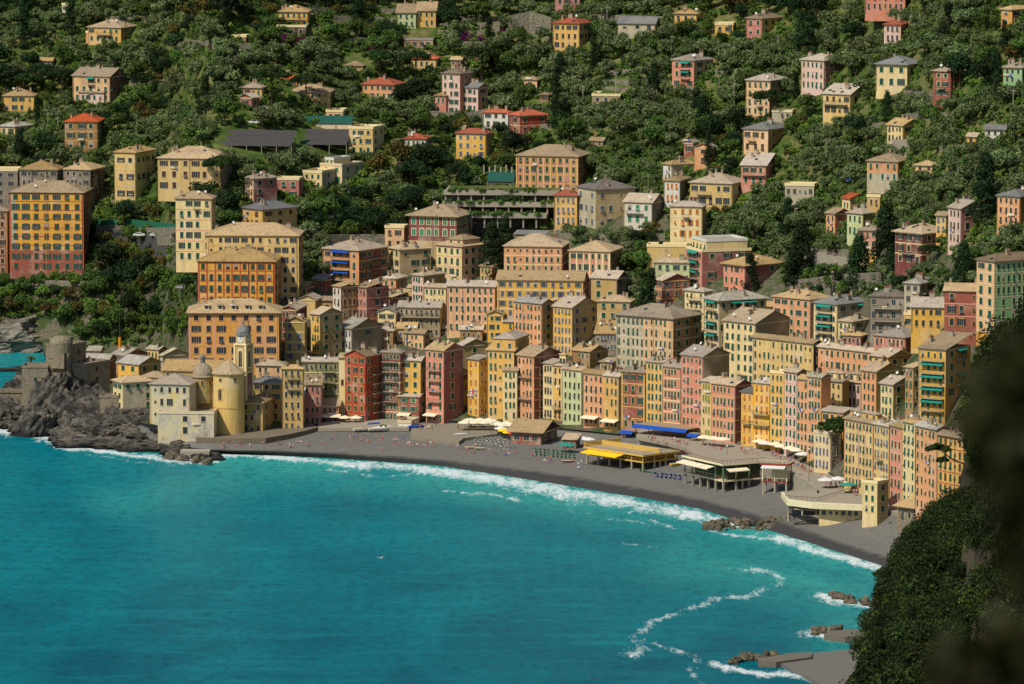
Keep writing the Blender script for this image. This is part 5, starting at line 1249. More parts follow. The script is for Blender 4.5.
# ------------------------------------------------------------------ trees
def leafmat(name, a, b, c_):
    n = NT(name, .75, .12); oi = n.n('ShaderNodeObjectInfo'); t = n.attr('tint', 'Fac'); nn = n.noise(.5, 3, .6, n.pos())
    c = n.ramp(n.math('ADD', n.math('MULTIPLY', t, .6), n.math('MULTIPLY', nn, .4)), [(.2, lin(a)), (.5, lin(b)), (.8, lin(c_))])
    hs = n.n('ShaderNodeHueSaturation'); n.l(n.mr(oi.outputs['Random'], 0, 1, .7, 1.25), hs.inputs['Value']); n.l(n.mr(oi.outputs['Random'], 0, 1, .485, .515), hs.inputs['Hue'])
    n.l(c, hs.inputs['Color']); n.base(hs.outputs[0])
    tr = n.n('ShaderNodeBsdfTranslucent'); n.l(hs.outputs[0], tr.inputs['Color']); mx = n.n('ShaderNodeMixShader'); mx.inputs[0].default_value = .18
    n.l(n.b.outputs[0], mx.inputs[1]); n.l(tr.outputs[0], mx.inputs[2]); n.l(mx.outputs[0], n.t.nodes['Material Output'].inputs['Surface']); return n.m
L_OL = leafmat('olive_leaves', (60, 74, 42), (90, 104, 62), (124, 136, 90))
L_BR = leafmat('broad_leaves', (42, 64, 26), (70, 94, 40), (104, 124, 58))
L_DK = leafmat('evergreen_leaves', (18, 34, 20), (34, 54, 28), (58, 76, 40))
L_YG = leafmat('fresh_leaves', (54, 78, 28), (84, 110, 40), (118, 138, 58))
L_RU = leafmat('russet_leaves', (50, 46, 20), (84, 76, 34), (112, 98, 46))
L_PI = leafmat('pine_needles', (22, 40, 18), (40, 62, 26), (66, 86, 38))
L_HD = leafmat('holm_oak_leaves', (13, 22, 9), (33, 46, 18), (76, 88, 34))
L_BG = leafmat('bougainvillea', (70, 18, 60), (96, 26, 80), (60, 40, 40))
BARK = flat('bark', (76, 62, 48), .95, .1, .35)
def crown_arrays(seed, rx, rz, zc, ncl, per, ls, squash=1.0, shell=.55, rc=.34, kind='ball'):
    r = np.random.default_rng(seed); cs = []; 
    for k in range(ncl):
        d = r.normal(size=3); d /= np.linalg.norm(d); q = r.uniform(shell, .86)
        if kind == 'umbrella': a = r.uniform(0, 6.28); q = math.sqrt(r.uniform(0, .9)); p = np.array([math.cos(a)*q*rx, math.sin(a)*q*rx, zc+rz*(.55*(1-q*q))*1 + r.normal()*.12*rz])
        elif kind == 'cypress': t = r.uniform(0, 1)**.9; a = r.uniform(0, 6.28); w_ = rx*(1-t)**.55*min(1, .35+t*3)*.7; p = np.array([math.cos(a)*w_, math.sin(a)*w_, zc-rz+2*rz*t])
        elif kind == 'cone': t = r.uniform(0, 1); a = r.uniform(0, 6.28); w_ = rx*(1-t)*.85; p = np.array([math.cos(a)*w_, math.sin(a)*w_, zc-rz+2*rz*t])
        else:
            if d[2] < -.35: d[2] = -d[2]*.5
            p = np.array([d[0]*rx*q, d[1]*rx*q, zc+d[2]*rz*q])
        cs.append((p, rc*rx*r.uniform(.75, 1.25)))
    V = []; T = []
    for p, rad in cs:
        if kind in ('cypress',): rad = rc*rx
        g = r.normal(size=(per, 3)); g /= np.linalg.norm(g, axis=1)[:, None]; g *= (rad*r.uniform(.55, 1.05, per)**.6)[:, None]; g[:, 2] *= (.55 if kind == 'umbrella' else .85)
        c = p+g; nrm = g/np.linalg.norm(g, axis=1)[:, None]+r.normal(size=(per, 3))*.55+np.array([0, 0, .25]); nrm /= np.linalg.norm(nrm, axis=1)[:, None]
        a = np.cross(nrm, r.normal(size=(per, 3))); a /= np.linalg.norm(a, axis=1)[:, None]; b_ = np.cross(nrm, a)
        s = (ls*r.uniform(.6, 1.3, per))[:, None]*.5
        V.append(np.stack([c-a*s-b_*s*.7, c+a*s-b_*s*.7, c+a*s+b_*s*.7, c-a*s+b_*s*.7], 1).reshape(-1, 3)); T.append(np.repeat(np.clip(r.normal(.5, .16)+r.normal(0, .13, per), 0, 1), 4))
    return np.concatenate(V), np.concatenate(T)
def trunk_mb(h, r, seed, spread=1.6, n=4, lean=0):
    rr = random.Random(seed); m = MB(); top = Vector((lean*h, 0, h*.55)); m.tube((0, 0, -1.2), top*.5+Vector((.1, 0, 0)), r, r*.8, 7); m.tube(top*.5+Vector((.1, 0, 0)), top, r*.8, r*.6, 7)
    for k in range(n):
        a = 6.28*k/n+rr.uniform(-.4, .4); m.tube(top-Vector((0, 0, .2)), top+Vector((math.cos(a)*spread, math.sin(a)*spread, h*.3)), r*.5, r*.2, 5)
    return m
KIND = {  # crown: rx, rz, centre z, clumps, leaves per clump, leaf size, material, form, trunk height, trunk radius
 'olive_tree': (3.0, 2.1, 3.6, 20, 62, .42, L_OL, 'ball', 4.6, .28), 'broadleaf_tree': (3.4, 2.8, 4.4, 22, 66, .46, L_BR, 'ball', 5.4, .26),
 'evergreen_oak': (4.0, 3.3, 5.2, 26, 70, .46, L_DK, 'ball', 6.5, .34), 'young_tree': (2.6, 2.3, 3.4, 14, 60, .40, L_YG, 'ball', 4, .18), 'russet_tree': (3.0, 2.5, 4.0, 16, 60, .42, L_RU, 'ball', 5, .24),
 'umbrella_pine': (6.2, 3.0, 9.6, 46, 90, .44, L_PI, 'umbrella', 15, .38), 'cypress': (1.9, 6.5, 7.2, 44, 50, .36, L_DK, 'cypress', 4, .22), 'cedar': (4.2, 7.0, 8.2, 60, 60, .46, L_DK, 'cone', 12, .36),
 'holm_oak': (3.8, 3.0, 4.6, 34, 110, .27, L_HD, 'ball', 6, .3)}
PROTO = {}
def tree_proto(kind, var):
    if (kind, var) in PROTO: return PROTO[(kind, var)]
    rx, rz, zc, nc, per, ls, mat, form, th_, tr = KIND[kind]; seed = hash_(kind)+var*17
    V, T = crown_arrays(seed, rx, rz, zc, nc, per, ls, kind=form, shell=.35, rc={'umbrella': .24, 'cypress': .55, 'cone': .34}.get(form, .40))
    Q = np.arange(len(V)).reshape(-1, 4); cm = np_mesh('crown', V, Q, [mat], {'tint': (T, 'POINT')})
    tm = trunk_mb(th_, tr, seed, rx*.5, 5 if form == 'umbrella' else 4).mesh('trunk', [BARK]); PROTO[(kind, var)] = (cm, tm); return PROTO[(kind, var)]
def hash_(s): return sum(ord(c)*(i+3) for i, c in enumerate(s)) % 997
CATN = {'olive_tree': 'olive tree', 'broadleaf_tree': 'tree', 'evergreen_oak': 'oak tree', 'young_tree': 'young tree', 'russet_tree': 'tree', 'umbrella_pine': 'pine tree', 'cypress': 'cypress', 'cedar': 'conifer', 'holm_oak': 'oak tree'}
def plant_tree(kind, p, s, label, group, rz=None, sz=None, lean=0):
    cm, tm = tree_proto(kind, random.randrange(4)); r = link(kind, None, None, p, random.uniform(0, 6.28) if rz is None else rz); sz = sz or s*random.uniform(.88, 1.15)
    r.scale = (s, s, sz); r.rotation_euler[1] = lean
    tag(r, label, CATN[kind], group); link('crown', cm, r); link('trunk', tm, r); return r
TREES_XY = []
def in_house(p, m):
    for f in FOOT:
        dx, dy = p.x-f[0], p.y-f[1]
        if abs(dx*f[2].x+dy*f[2].y) < f[4]+1.1+m and abs(dx*f[3].x+dy*f[3].y) < f[5]+1.1+m: return True
    return False
def blocked(px, py, h, rad, y):
    s = F/y; r_ = rad*s; top = py-h*s
    for (a, b, yt, yb, _, _, P) in BUILT:
        if px+r_*.75 > a and px-r_*.75 < b:
            if py >= yb-14 and top < yb-5 and (py-yb) < 60: return True                                   # hides the house
    return False
UP = ([-60, 0, 92, 100, 185, 190, 205, 215, 300, 305, 322, 330, 400, 410, 440, 560, 600, 640, 655, 690, 760, 790, 860, 900, 985, 1100],
      [345, 345, 345, 345, 345, 318, 290, 236, 236, 296, 296, 246, 246, 225, 190, 190, 192, 198, 206, 205, 250, 262, 258, 240, 262, 255])
CLEAR = [(214, 130, 356, 160), (508, 20, 552, 40), (440, 192, 556, 200), (94, 226, 178, 246), (0, 318, 58, 350), (300, 14, 398, 52, .7), (590, 60, 672, 98, .75), (436, 12, 505, 52, .7), (40, 44, 92, 66, .6), (596, 155, 650, 185, .5), (355, 60, 402, 76, .5), (700, 40, 745, 60, .6), (200, 44, 262, 62, .5), (905, 60, 1000, 66, .5), (750, 150, 860, 160, .5), (20, 52, 62, 66), (646, 244, 690, 262), (800, 262, 950, 276), (310, 158, 345, 172, .8)]
def in_zone(px, py):
    if py > np.interp(px, *UP):
        ok = (200 < px < 960 and py < np.interp(px, GP, GY[:, 6])-14 and not cov[int(py), int(px)]) or (300 < px < 324 and 236 < py < 296) or (621 < px < 652 and 256 < py < 322) or (484 < px < 503 and 216 < py < 282) or (590 < px < 670 and 228 < py < 246) or (783 < px < 905 and 270 < py < 300) or (905 < px < 975 and 318 < py < 345) or (930 < px < 975 and 255 < py < 290) or (1000 < px < 1060 and 225 < py < 258)
        if not ok: return False
    for c in CLEAR:
        if c[0] < px < c[2] and c[1] < py < c[3] and (len(c) == 4 or random.random() < c[4]): return False
    return True
def place_desc(px, py):
    best = None
    for (a, b, yt, yb, root, lab, P) in BUILT:
        if not lab or len(lab.split()) > 16: continue
        dx = 0 if a <= px <= b else min(abs(px-a), abs(px-b)); dy = abs(py-(yt+yb)/2); d = dx+dy*1.3
        if best is None or d < best[0]: best = (d, a, b, yt, yb, lab)
    d, a, b, yt, yb, lab = best
    side = 'left of' if px < a else 'right of' if px > b else 'above' if py < (yt+yb)/2 else 'below'
    return side, lab
def shorten(lab, n_=8):
    w = lab.replace(',', '').split()[:n_]
    while w and w[-1] in 'and with the of in a an on beside behind above below under high its between right left at by to row roofed pale small one two near over dark'.split(): w.pop()
    return ' '.join(w)
# named trees, as seen
named = [('umbrella_pine', 28, 100, .85, 'umbrella pine with flat crown left of the peach three-storey house'), ('umbrella_pine', 62, 100, .95, 'umbrella pine right behind its twin, left of the peach three-storey house'),
 ('umbrella_pine', 272, 108, 1.05, 'umbrella pine in front of the long ochre house, left one of two'), ('umbrella_pine', 306, 106, .95, 'umbrella pine in front of the long ochre house, right one of two'),
 ('umbrella_pine', 416, 82, .9, 'umbrella pine beside the small cream house with red roof'), ('umbrella_pine', 482, 84, 1.2, 'big dark umbrella pine above the pink stacked villa'), ('umbrella_pine', 380, 84, 1.0, 'umbrella pine above the orange house with red roof'),
 ('umbrella_pine', 190, 198, 1.3, 'tall umbrella pine in front of the large cream villa'), ('umbrella_pine', 221, 197, 1.05, 'umbrella pine right of the tall one by the large cream villa'), ('umbrella_pine', 930, 268, .55, 'small bright umbrella pine in front of the red banded villa'),
 ('umbrella_pine', 770, 128, 1.0, 'round pine on the right slope below the pink block'),
 ('cypress', 37, 128, .8, 'dark cypress beside the low yellow house at the left'), ('cypress', 71, 38, 1.25, 'tall dark cypress left of the yellow villa near the top'), ('cypress', 24, 50, 1.5, 'broad dark cypress at the upper left corner'),
 ('cypress', 594, 70, 1.0, 'cypress below the ochre block with orange roof'), ('cypress', 800, 58, 1.2, 'left cypress of the pair above the pink block'), ('cypress', 811, 58, 1.25, 'right cypress of the pair above the pink block'),
 ('cypress', 1004, 52, .65, 'lone cypress near the top right corner'), ('cypress', 708, 168, .8, 'cypress in front of the plain orange gabled house'), ('cypress', 661, 264, .6, 'slender cypress in front of the pale green house'),
 ('cypress', 651, 318, 1.15, 'dark cypress left of the red gabled house'), ('cypress', 642, 322, .9, 'dark cypress beside the ochre house with shaded wall'), ('cedar', 492, 278, 1.25, 'dark conifer left of the long peach palace'), ('cedar', 505, 262, 1.0, 'dark conifer in front of the terraced car park'),
 ('cedar', 802, 286, 1.35, 'big dark conifer left of the palms'), ('cedar', 887, 262, 1.15, 'dark conifer in front of the pink house with green shutters'), ('cedar', 859, 288, 1.1, 'dark conifer over the terrace road'), ('cedar', 963, 290, .9, 'dark conifer right of the terrace road end'),
 ('cedar', 750, 292, .8, 'dark tree in front of the salmon pyramid-roofed house'), ('broadleaf_tree', 630, 276, 1.35, 'broad green tree under the parking terrace'), ('broadleaf_tree', 642, 275, 1.1, 'green tree right of the broad one under the parking terrace'),
 ('evergreen_oak', 960, 88, 1.35, 'big dark oak in front of the brick red villa'), ('evergreen_oak', 985, 92, 1.2, 'dark round oak right of the brick red villa'), ('cedar', 985, 226, 1.2, 'dark conifer between the tall pink gabled house and the grey-roofed orange villa'),
 ('evergreen_oak', 425, 176, 1.5, 'huge dark oak left of the terraced car park'), ('russet_tree', 398, 172, 1.6, 'brownish oak right of the cream house with green shutters'), ('russet_tree', 378, 180, 1.5, 'brownish oak above the maroon villa'), ('evergreen_oak', 412, 190, 1.4, 'dark oak behind the maroon villa'),
 ('evergreen_oak', 420, 106, 1.3, 'dark oak left of the pink stacked villa'), ('evergreen_oak', 405, 112, 1.2, 'dark oak right of the orange house with red roof'), ('evergreen_oak', 226, 26, 1.6, 'very dark oak on the top slope left of the yellow verandah house'), ('russet_tree', 205, 24, 1.6, 'brownish tree at the top left of the dark oak'),
 ('evergreen_oak', 172, 212, 1.2, 'dark oak below the left end of the long grey villa wing'), ('evergreen_oak', 204, 212, 1.3, 'dark oak below the middle of the long grey villa wing'), ('evergreen_oak', 226, 214, 1.1, 'dark oak at the right end of the long grey villa wing'), ('broadleaf_tree', 186, 296, 1.3, 'leafy tree below the slim cream tower block'), ('russet_tree', 108, 322, 1.2, 'russet tree on the slope behind the castle'), ('russet_tree', 72, 306, 1.2, 'russet tree on the slope above the cove')]
for kind, px, py, s, lab in named:
    p = ground(px, py); plant_tree(kind, p, s, lab, None); TREES_XY.append((p.x, p.y, 3.5*s))
# palms
def palm_mesh(seed):
    rr = random.Random(seed); m = MB(); v = Vector((0, 0, 6.5))
    for k in range(34):
        a = rr.uniform(0, 6.28); up = rr.uniform(-.35, 1.1); L_ = rr.uniform(2.4, 3.2); p = v.copy(); d = Vector((math.cos(a), math.sin(a), up)).normalized(); side = Vector((-math.sin(a), math.cos(a), 0))
        for j in range(5):
            q = p+d*L_/5; w0, w1 = .34*(1-j/6), .34*(1-(j+1)/6); dr = Vector((0, 0, -.22))
            m.face([p, q, q+side*w1+dr*w1*2, p+side*w0+dr*w0*2]); m.face([p, p-side*w0+dr*w0*2, q-side*w1+dr*w1*2, q]); p = q; d = (d+Vector((0, 0, -.30))).normalized()
    return m.mesh('fronds', [flat('palm_fronds', (62, 78, 34), .7)])
def palm_trunk():
    m = MB()
    for k in range(8): m.tube((0, 0, -1.5+k), (0, 0, -.5+k), .34, .27, 8)
    return m.mesh('trunk', [BARK])
PF = [palm_mesh(s) for s in (1, 2, 3)]; PT = palm_trunk()
for px, py, s, lab in ((828, 268, 1.25, 'tall palm on the right slope, left one of the tall pair'), (835, 268, 1.2, 'tall palm on the right slope, right one of the tall pair'), (831, 300, .8, 'short palm between the striped palace and terrace road'), (884, 272, .6, 'small palm beside the dark conifer on the terrace road'),
   (186, 280, 1.0, 'palm beside the slim cream tower block'), (145, 217, .9, 'palm under the large cream villa, left one'), (158, 222, .9, 'palm under the large cream villa, middle one'), (170, 224, .85, 'palm under the large cream villa, right one'),
   (219, 212, .9, 'palm right of the slim cream tower block'), (238, 206, .9, 'palm left of the ochre loggia house'), (31, 373, .75, 'lone palm on the castle rock'), (714, 150, .7, 'palm beside the plain orange gabled house'), (846, 134, .8, 'palm among the trees left of the pale yellow gabled house')):
    p = ground(px, py) if px != 31 else unproj(31, 373, 16); r = link('palm_tree', None, None, p, random.uniform(0, 6)); r.scale = (s,)*3; tag(r, lab, 'palm tree', 'palms'); link('fronds', random.choice(PF), r); link('trunk', PT, r); TREES_XY.append((p.x, p.y, 2))

TW = [(110, 150, 20), (130, 172, 84), (300, 338, 62), (335, 372, 32), (345, 395, 42), (440, 500, 27), (446, 505, 46), (610, 660, 74), (600, 650, 84), (700, 742, 48), (706, 740, 74), (850, 884, 128), (905, 950, 118), (940, 990, 150), (925, 968, 178), (745, 800, 206), (830, 870, 150), (380, 430, 128), (220, 262, 72), (540, 600, 128)]
for k_, (xa_, xb_, y_) in enumerate(TW):
    side, lab = place_desc((xa_+xb_)/2, y_)
    wall_run('terrace_wall', 'long dry stone terrace wall '+side+' the '+shorten(lab), [(xa_, y_+1), ((xa_*2+xb_)/3, y_), ((xa_+xb_*2)/3, y_+.5), (xb_, y_-1)], 1.7, .6, M_DRYSTONE, group='terrace walls on the hillside')
    CLEAR.append((xa_-2, y_+.5, xb_+2, y_+9, .15))
# scattered woodland: first the places, then the 300 largest in view as trees of their own
cells = {}
def free(x, y, r):
    ci, cj = int(x//8), int(y//8)
    for i in range(ci-1, ci+2):
        for j in range(cj-1, cj+2):
            for (a, b, q) in cells.get((i, j), ()):
                if (a-x)**2+(b-y)**2 < ((r+q)*.5)**2*1.0: return False
    return True
def addc(x, y, r): cells.setdefault((int(x//8), int(y//8)), []).append((x, y, r))
for x, y, r in TREES_XY: addc(x, y, r*1.6)
cand = []
for _ in range(52000):
    px, py = random.uniform(-90, 1115), random.uniform(-55, 345) if _ % 8 else random.uniform(200, 440)
    if not in_zone(px, py): continue
    p = ground(px, py); ns_ = mnoise.noise(Vector((p.x*.018, p.y*.018, 3))); n2 = mnoise.noise(Vector((p.x*.05, p.y*.05, 9)))
    u_ = random.random()
    left_slope = px < 195 and py > 250
    if left_slope: kind = 'broadleaf_tree' if u_ < .5 else 'young_tree' if u_ < .72 else 'russet_tree' if u_ < .82 else 'evergreen_oak'
    elif u_ > .975: kind = 'cedar' if n2 > 0 else 'umbrella_pine'
    elif ns_ > .16: kind = 'evergreen_oak' if u_ < .45 else 'broadleaf_tree' if u_ < .85 else 'russet_tree'
    elif ns_ < .02: kind = 'olive_tree' if u_ < .88 else 'broadleaf_tree'
    else: kind = 'olive_tree' if u_ < .5 else 'broadleaf_tree' if u_ < .80 else 'young_tree' if u_ < .84 else 'evergreen_oak' if u_ < .96 else 'cypress'
    s = random.choice([random.uniform(.5, .8), random.uniform(.8, 1.2), random.uniform(1.0, 1.5)]); K = KIND[kind]; s = min(s, .8) if kind in ('cedar', 'umbrella_pine') or py > np.interp(px, *UP) else s; rad = K[0]*s
    if n2 > .24 and py < 250 and not left_slope and random.random() < .85: continue
    if not free(p.x, p.y, rad*1.22): continue
    if blocked(px, py, (K[2]+K[1])*s, rad, p.y) or in_house(p, rad*.55): continue
    addc(p.x, p.y, rad*1.22); cand.append((kind, p, s, px, py))
cand.sort(key=lambda c: -KIND[c[0]][0]*c[2]/c[1].y*(1 if 0 < c[3] < 1024 and c[4] > 5 else .2))
cnt = {}; rest = {}
GROVE = {'olive_tree': 'grey-green olive tree', 'broadleaf_tree': 'mid-green leafy tree', 'evergreen_oak': 'dark evergreen oak', 'young_tree': 'fresh yellow-green tree', 'russet_tree': 'brownish leafed tree', 'cypress': 'narrow dark cypress', 'cedar': 'tall dark conifer', 'umbrella_pine': 'flat-crowned pine'}
CAP = {'olive_tree': 190, 'broadleaf_tree': 150, 'evergreen_oak': 90, 'young_tree': 60, 'russet_tree': 40, 'cypress': 20, 'cedar': 40, 'umbrella_pine': 40}
used = {}
for kind, p, s, px, py in cand:
    if cnt.get(kind, 0) < CAP[kind]:
        cnt[kind] = cnt.get(kind, 0)+1; side, lab = place_desc(px, py); L_ = GROVE[kind]+' '+side+' the '+shorten(lab)
        plant_tree(kind, p, s, L_, 'woodland around the '+shorten(lab, 6))
    else: rest.setdefault(kind, []).append((p, s))
def merged(name, kind, items, mat, protos, label):
    Vs, Ts = [], []
    for p, s in items:
        V, T = random.choice(protos); a = random.uniform(0, 6.28); c, s_ = math.cos(a), math.sin(a); sz = s*random.uniform(.88, 1.15); dark = random.uniform(-.22, .22)
        W_ = np.stack([(V[:, 0]*c-V[:, 1]*s_)*s+p.x, (V[:, 0]*s_+V[:, 1]*c)*s+p.y, V[:, 2]*sz+p.z], 1); Vs.append(W_); Ts.append(np.clip(T+dark, 0, 1))
    V = np.concatenate(Vs); T = np.concatenate(Ts); tag(link(name, np_mesh(name, V, np.arange(len(V)).reshape(-1, 4), [mat], {'tint': (T, 'POINT')})), label, None, None, 'stuff')
for kind, items in rest.items():
    rx, rz, zc, nc, per, ls, mat, form, th_, tr = KIND[kind]
    pr = [crown_arrays(hash_(kind)+500+k, rx, rz, zc, int(nc*.8), 34, ls*1.3, kind=form, shell=.35, rc={'cypress': .55}.get(form, .40)) for k in range(5)]
    if len(items) > 0: merged({'olive_tree': 'olive_grove', 'broadleaf_tree': 'green_woodland', 'evergreen_oak': 'oak_woodland', 'young_tree': 'young_growth', 'russet_tree': 'russet_woodland', 'cypress': 'cypress_grove', 'cedar': 'conifer_grove', 'umbrella_pine': 'pine_grove'}[kind], kind, items, mat, pr, None)
print('TREES', {k: cnt.get(k) for k in cnt}, {k: len(v) for k, v in rest.items()})
# undergrowth
ug = []
for _ in range(19000):
    px, py = random.uniform(-60, 1090), random.uniform(-40, 430)
    if py > np.interp(px, *UP)+3 and not (px > 190 and py < 440 and not cov[int(min(699, max(0, py))), int(min(1099, max(0, px)))] and random.random() < .9):
        if not ((783 < px < 905 and 270 < py < 300) or (905 < px < 975 and 318 < py < 345) or (621 < px < 652 and 256 < py < 322)): continue
    if 214 < px < 356 and 128 < py < 160: continue
    if px < 58 and py > 320: continue
    if 94 < px < 178 and 226 < py < 246: continue
    if in_house(ground(px, py), .9): continue
    ug.append((ground(px, py), random.uniform(.6, 1.3)))
ugp = [crown_arrays(900+k, 1.5, 1.0, .7, 6, 12, .55, kind='ball', shell=.3, rc=.5) for k in range(6)]
merged('undergrowth', None, [u for i, u in enumerate(ug) if i % 3], L_BR, ugp, None); merged('undergrowth_scrub', None, ug[::3], L_YG, ugp, None)
bg = [(ground(random.uniform(a, b), random.uniform(c, d)), random.uniform(.7, 1.2)) for a, b, c, d, n_ in ((258, 276, 38, 44, 16), (278, 305, 40, 46, 26), (366, 398, 40, 52, 22), (460, 482, 34, 42, 14), (508, 512, 26, 32, 5), (500, 506, 26, 34, 8)) for _ in range(n_)]
merged('bougainvillea_hedge', None, bg, L_BG, ugp, None)

# ------------------------------------------------------------------ dark headland on the right
PX_ = [(-30, -25), (-8, -6), (0, 0), (4, 11), (8, 23), (12, 31), (22, 38), (24, 58), (26, 67), (31, 77), (38, 85), (60, 93), (120, 100), (260, 110)]
ds = list(np.arange(640, 1440, 12.0))
def hl(d, off_):
    xe = 75-(1150-d)*.06 if d < 1150 else 75+(d-1150)*.125
    k = float(np.interp(d, [700, 900, 1150, 1200, 1290, 1370, 1410], [1.2, 1.05, 1, .93, .60, .22, .12]))
    z = float(np.interp(off_, [q[0] for q in PX_], [q[1] for q in PX_]))
    return xe+off_, (z*k if z > 0 else z)
offs = sorted(set([q[0] for q in PX_]+list(np.arange(0, 60, 3.0))))
V = []
for d in ds:
    for q in offs:
        x, z = hl(d, q); nn = mnoise.fractal(Vector((x*.06, d*.06, z*.05)), 1, 2, 4)*(3.2 if q > 0 else .5); V.append((x-abs(nn)*.4+nn*.3, d, z+nn))
n_ = len(offs); idx = np.arange(len(V)).reshape(len(ds), n_); Q = np.stack([idx[:-1, :-1], idx[:-1, 1:], idx[1:, 1:], idx[1:, :-1]], -1).reshape(-1, 4)
n = NT('cliff_rock', .95, .15); f = n.noise(.12, 7, .72, n.pos((1, 1, .5)), .6); n.base(n.ramp(f, [(.35, lin((44, 38, 28))), (.5, lin((84, 74, 56))), (.62, lin((50, 52, 28))), (.75, lin((110, 98, 76)))])); n.bump(f, .9, 1.2); M_CLIFF = n.m
tag(link('headland_cliff', np_mesh('headland_cliff', np.array(V), Q, [M_CLIFF], smooth=True)), kind='structure')
hc = []
for _ in range(26000):
    d = random.uniform(760, 1400); q = random.uniform(2, 75); x, z = hl(d, q); p = Vector((x, d, z-.4)); a, b = proj(p)
    if a > 1090 or b > 730 or b < 262 or z < 3: continue
    if 950 < a < 980 and 432 < b < 510 and random.random() < .9: continue
    s = random.uniform(.7, 1.0)*random.choice([1, 1.3, 1.7])
    if not free(x, d, 3.6*s*.95): continue
    addc(x, d, 3.6*s*.95); hc.append((p, s, a, b))
hc.sort(key=lambda c: -c[1]/c[0].y*(1 if c[2] < 1030 and c[3] < 700 else .3)); k = len(hc)
for p, s, a, b in hc[:290]:
    wh = 'low on the cliff above the small jetties' if b > 600 else 'half way up the cliff beside the amber house' if b > 470 else 'high on the cliff hiding the right end of town'
    plant_tree('holm_oak', p, s, 'dark holm oak '+wh, 'holm oaks on the dark headland')
if len(hc) > 290:
    rx, rz, zc, nc, per, ls, mat, form, th_, tr = KIND['holm_oak']
    merged('headland_wood', None, [(p, s) for p, s, a, b in hc[290:]], mat, [crown_arrays(700+q, rx, rz, zc, nc, 60, .34, kind='ball', shell=.35, rc=.4) for q in range(4)], None)
print('HOLM', k)
# leaning pines that stand free against the water
for px, py, d, s, lab in ((886, 588, 1290, .42, 'small leaning pine standing out from the cliff over the water'), (872, 700, 1190, .6, 'bushy pine at the lower edge beside the small pebble beach')):
    plant_tree('umbrella_pine', at_dist(px, py, d), s, lab, None, rz=0, lean=-.25)
p = ground(841, 462); plant_tree('umbrella_pine', p, 1.0, 'leaning umbrella pine in front of the olive-yellow seafront house', None, rz=0, sz=1.05)
for q_, d_, z_, s_2, lab_ in ((18, 1250, 17, .8, 'pine leaning far out from the cliff over the water and small jetties'), (24, 1150, 60, .7, 'pine leaning out from the cliff in front of the amber house')):
    x_, _z = hl(d_, q_); r = link('umbrella_pine', None, None, (x_, d_, z_)); tag(r, lab_, 'pine tree')
    V_, T_ = crown_arrays(77+q_, 3.6*s_2, 1.7*s_2, 0, 26, 90, .32, kind='umbrella', rc=.3); V2, T2 = crown_arrays(78+q_, 2.2*s_2, 1.2*s_2, 0, 14, 80, .32, kind='umbrella', rc=.3)
    V_ = np.concatenate([V_+np.array([-8*s_2, 0, 4.5*s_2]), V2+np.array([-6.5*s_2, -1, 1.2*s_2])]); link('crown', np_mesh('crown', V_, np.arange(len(V_)).reshape(-1, 4), [L_HD], {'tint': (np.concatenate([T_, T2]), 'POINT')}), r)
    m = MB(); m.tube((2, 0, -1), (-4*s_2, 0, 1.5*s_2), .22, .17, 7); m.tube((-4*s_2, 0, 1.5*s_2), (-8*s_2, 0, 4.4*s_2), .17, .08, 6); m.tube((-4*s_2, 0, 1.5*s_2), (-6.5*s_2, -1, 1.4*s_2), .1, .05, 5); m.build('trunk', [BARK], r)
# greenery on the decks of the car park
rp = np.random.default_rng(3)
for i_, (xa_, xb_, py_, d0_) in enumerate(((441, 557, 194, 9), (441, 557, 204.5, 4), (470, 547, 214, -2))):
    Vs, Ts = [], []
    for k_ in range(34):
        V_, T_ = crown_arrays(1200+k_ % 5, rp.uniform(.6, 1.5), rp.uniform(.5, .9), .3, 5, 14, .5, shell=.3, rc=.5); px_ = xa_+(xb_-xa_)*(rp.random()**1.0); Vs.append(V_+np.array([X(px_), d0_+rp.uniform(-.3, 1.2), Zz(py_)+rp.uniform(-.1, .3)])); Ts.append(T_)
    V_ = np.concatenate(Vs); link('planting', np_mesh('planting', V_, np.arange(len(V_)).reshape(-1, 4), [L_BR], {'tint': (np.concatenate(Ts), 'POINT')}), park)
# twigs a few metres from the camera, far out of focus
n = NT('near_leaf', .6, .2); n.base(n.mix(lin((24, 28, 8)), lin((50, 48, 14)), n.noise(20, 3, .6, n.obj()))); M_NEAR = n.m
def twig(name, label, spots, seed, base):
    rr = random.Random(seed); m = MB(); r = Vector(base)
    for (px, py, d, k, spread) in spots:
        c = at_dist(px, py, d); m.tube(r, c, .006, .002, 5, 1)
        for _ in range(k):
            a = c+Vector((rr.gauss(0, spread), rr.gauss(0, spread*.8), rr.gauss(0, spread))); t = Vector((rr.gauss(0, 1), rr.gauss(0, 1), rr.gauss(0, 1)-.3)).normalized(); w_ = t.cross(Vector((rr.gauss(0, 1), rr.gauss(0, 1), rr.gauss(0, 1)))).normalized(); L_ = rr.uniform(.02, .034)
            m.face([a, a+t*L_*.4+w_*L_*.3, a+t*L_*.8+w_*L_*.2, a+t*L_, a+t*L_*.8-w_*L_*.2, a+t*L_*.4-w_*L_*.3]); 
    tag(m.build(name, [M_NEAR, BARK]), label, 'shrub')
def near_twigs():
    a = at_dist(1120, 520, 4.2)
    twig('oak_twig', 'blurred brown-green twig close to the lens along the right edge', [(1036, 350, 4, 60, .010), (1014, 400, 4, 110, .013), (1014, 450, 4, 120, .014), (1034, 510, 4, 100, .013), (1046, 560, 4, 60, .012)], 5, a)
    twig('oak_twig', 'blurred dark green twig close to the lens at the lower right corner', [(1000, 655, 4, 60, .010), (960, 672, 4, 40, .009), (1030, 640, 4, 60, .012), (985, 690, 4, 40, .010)], 6, at_dist(1100, 720, 4.2))
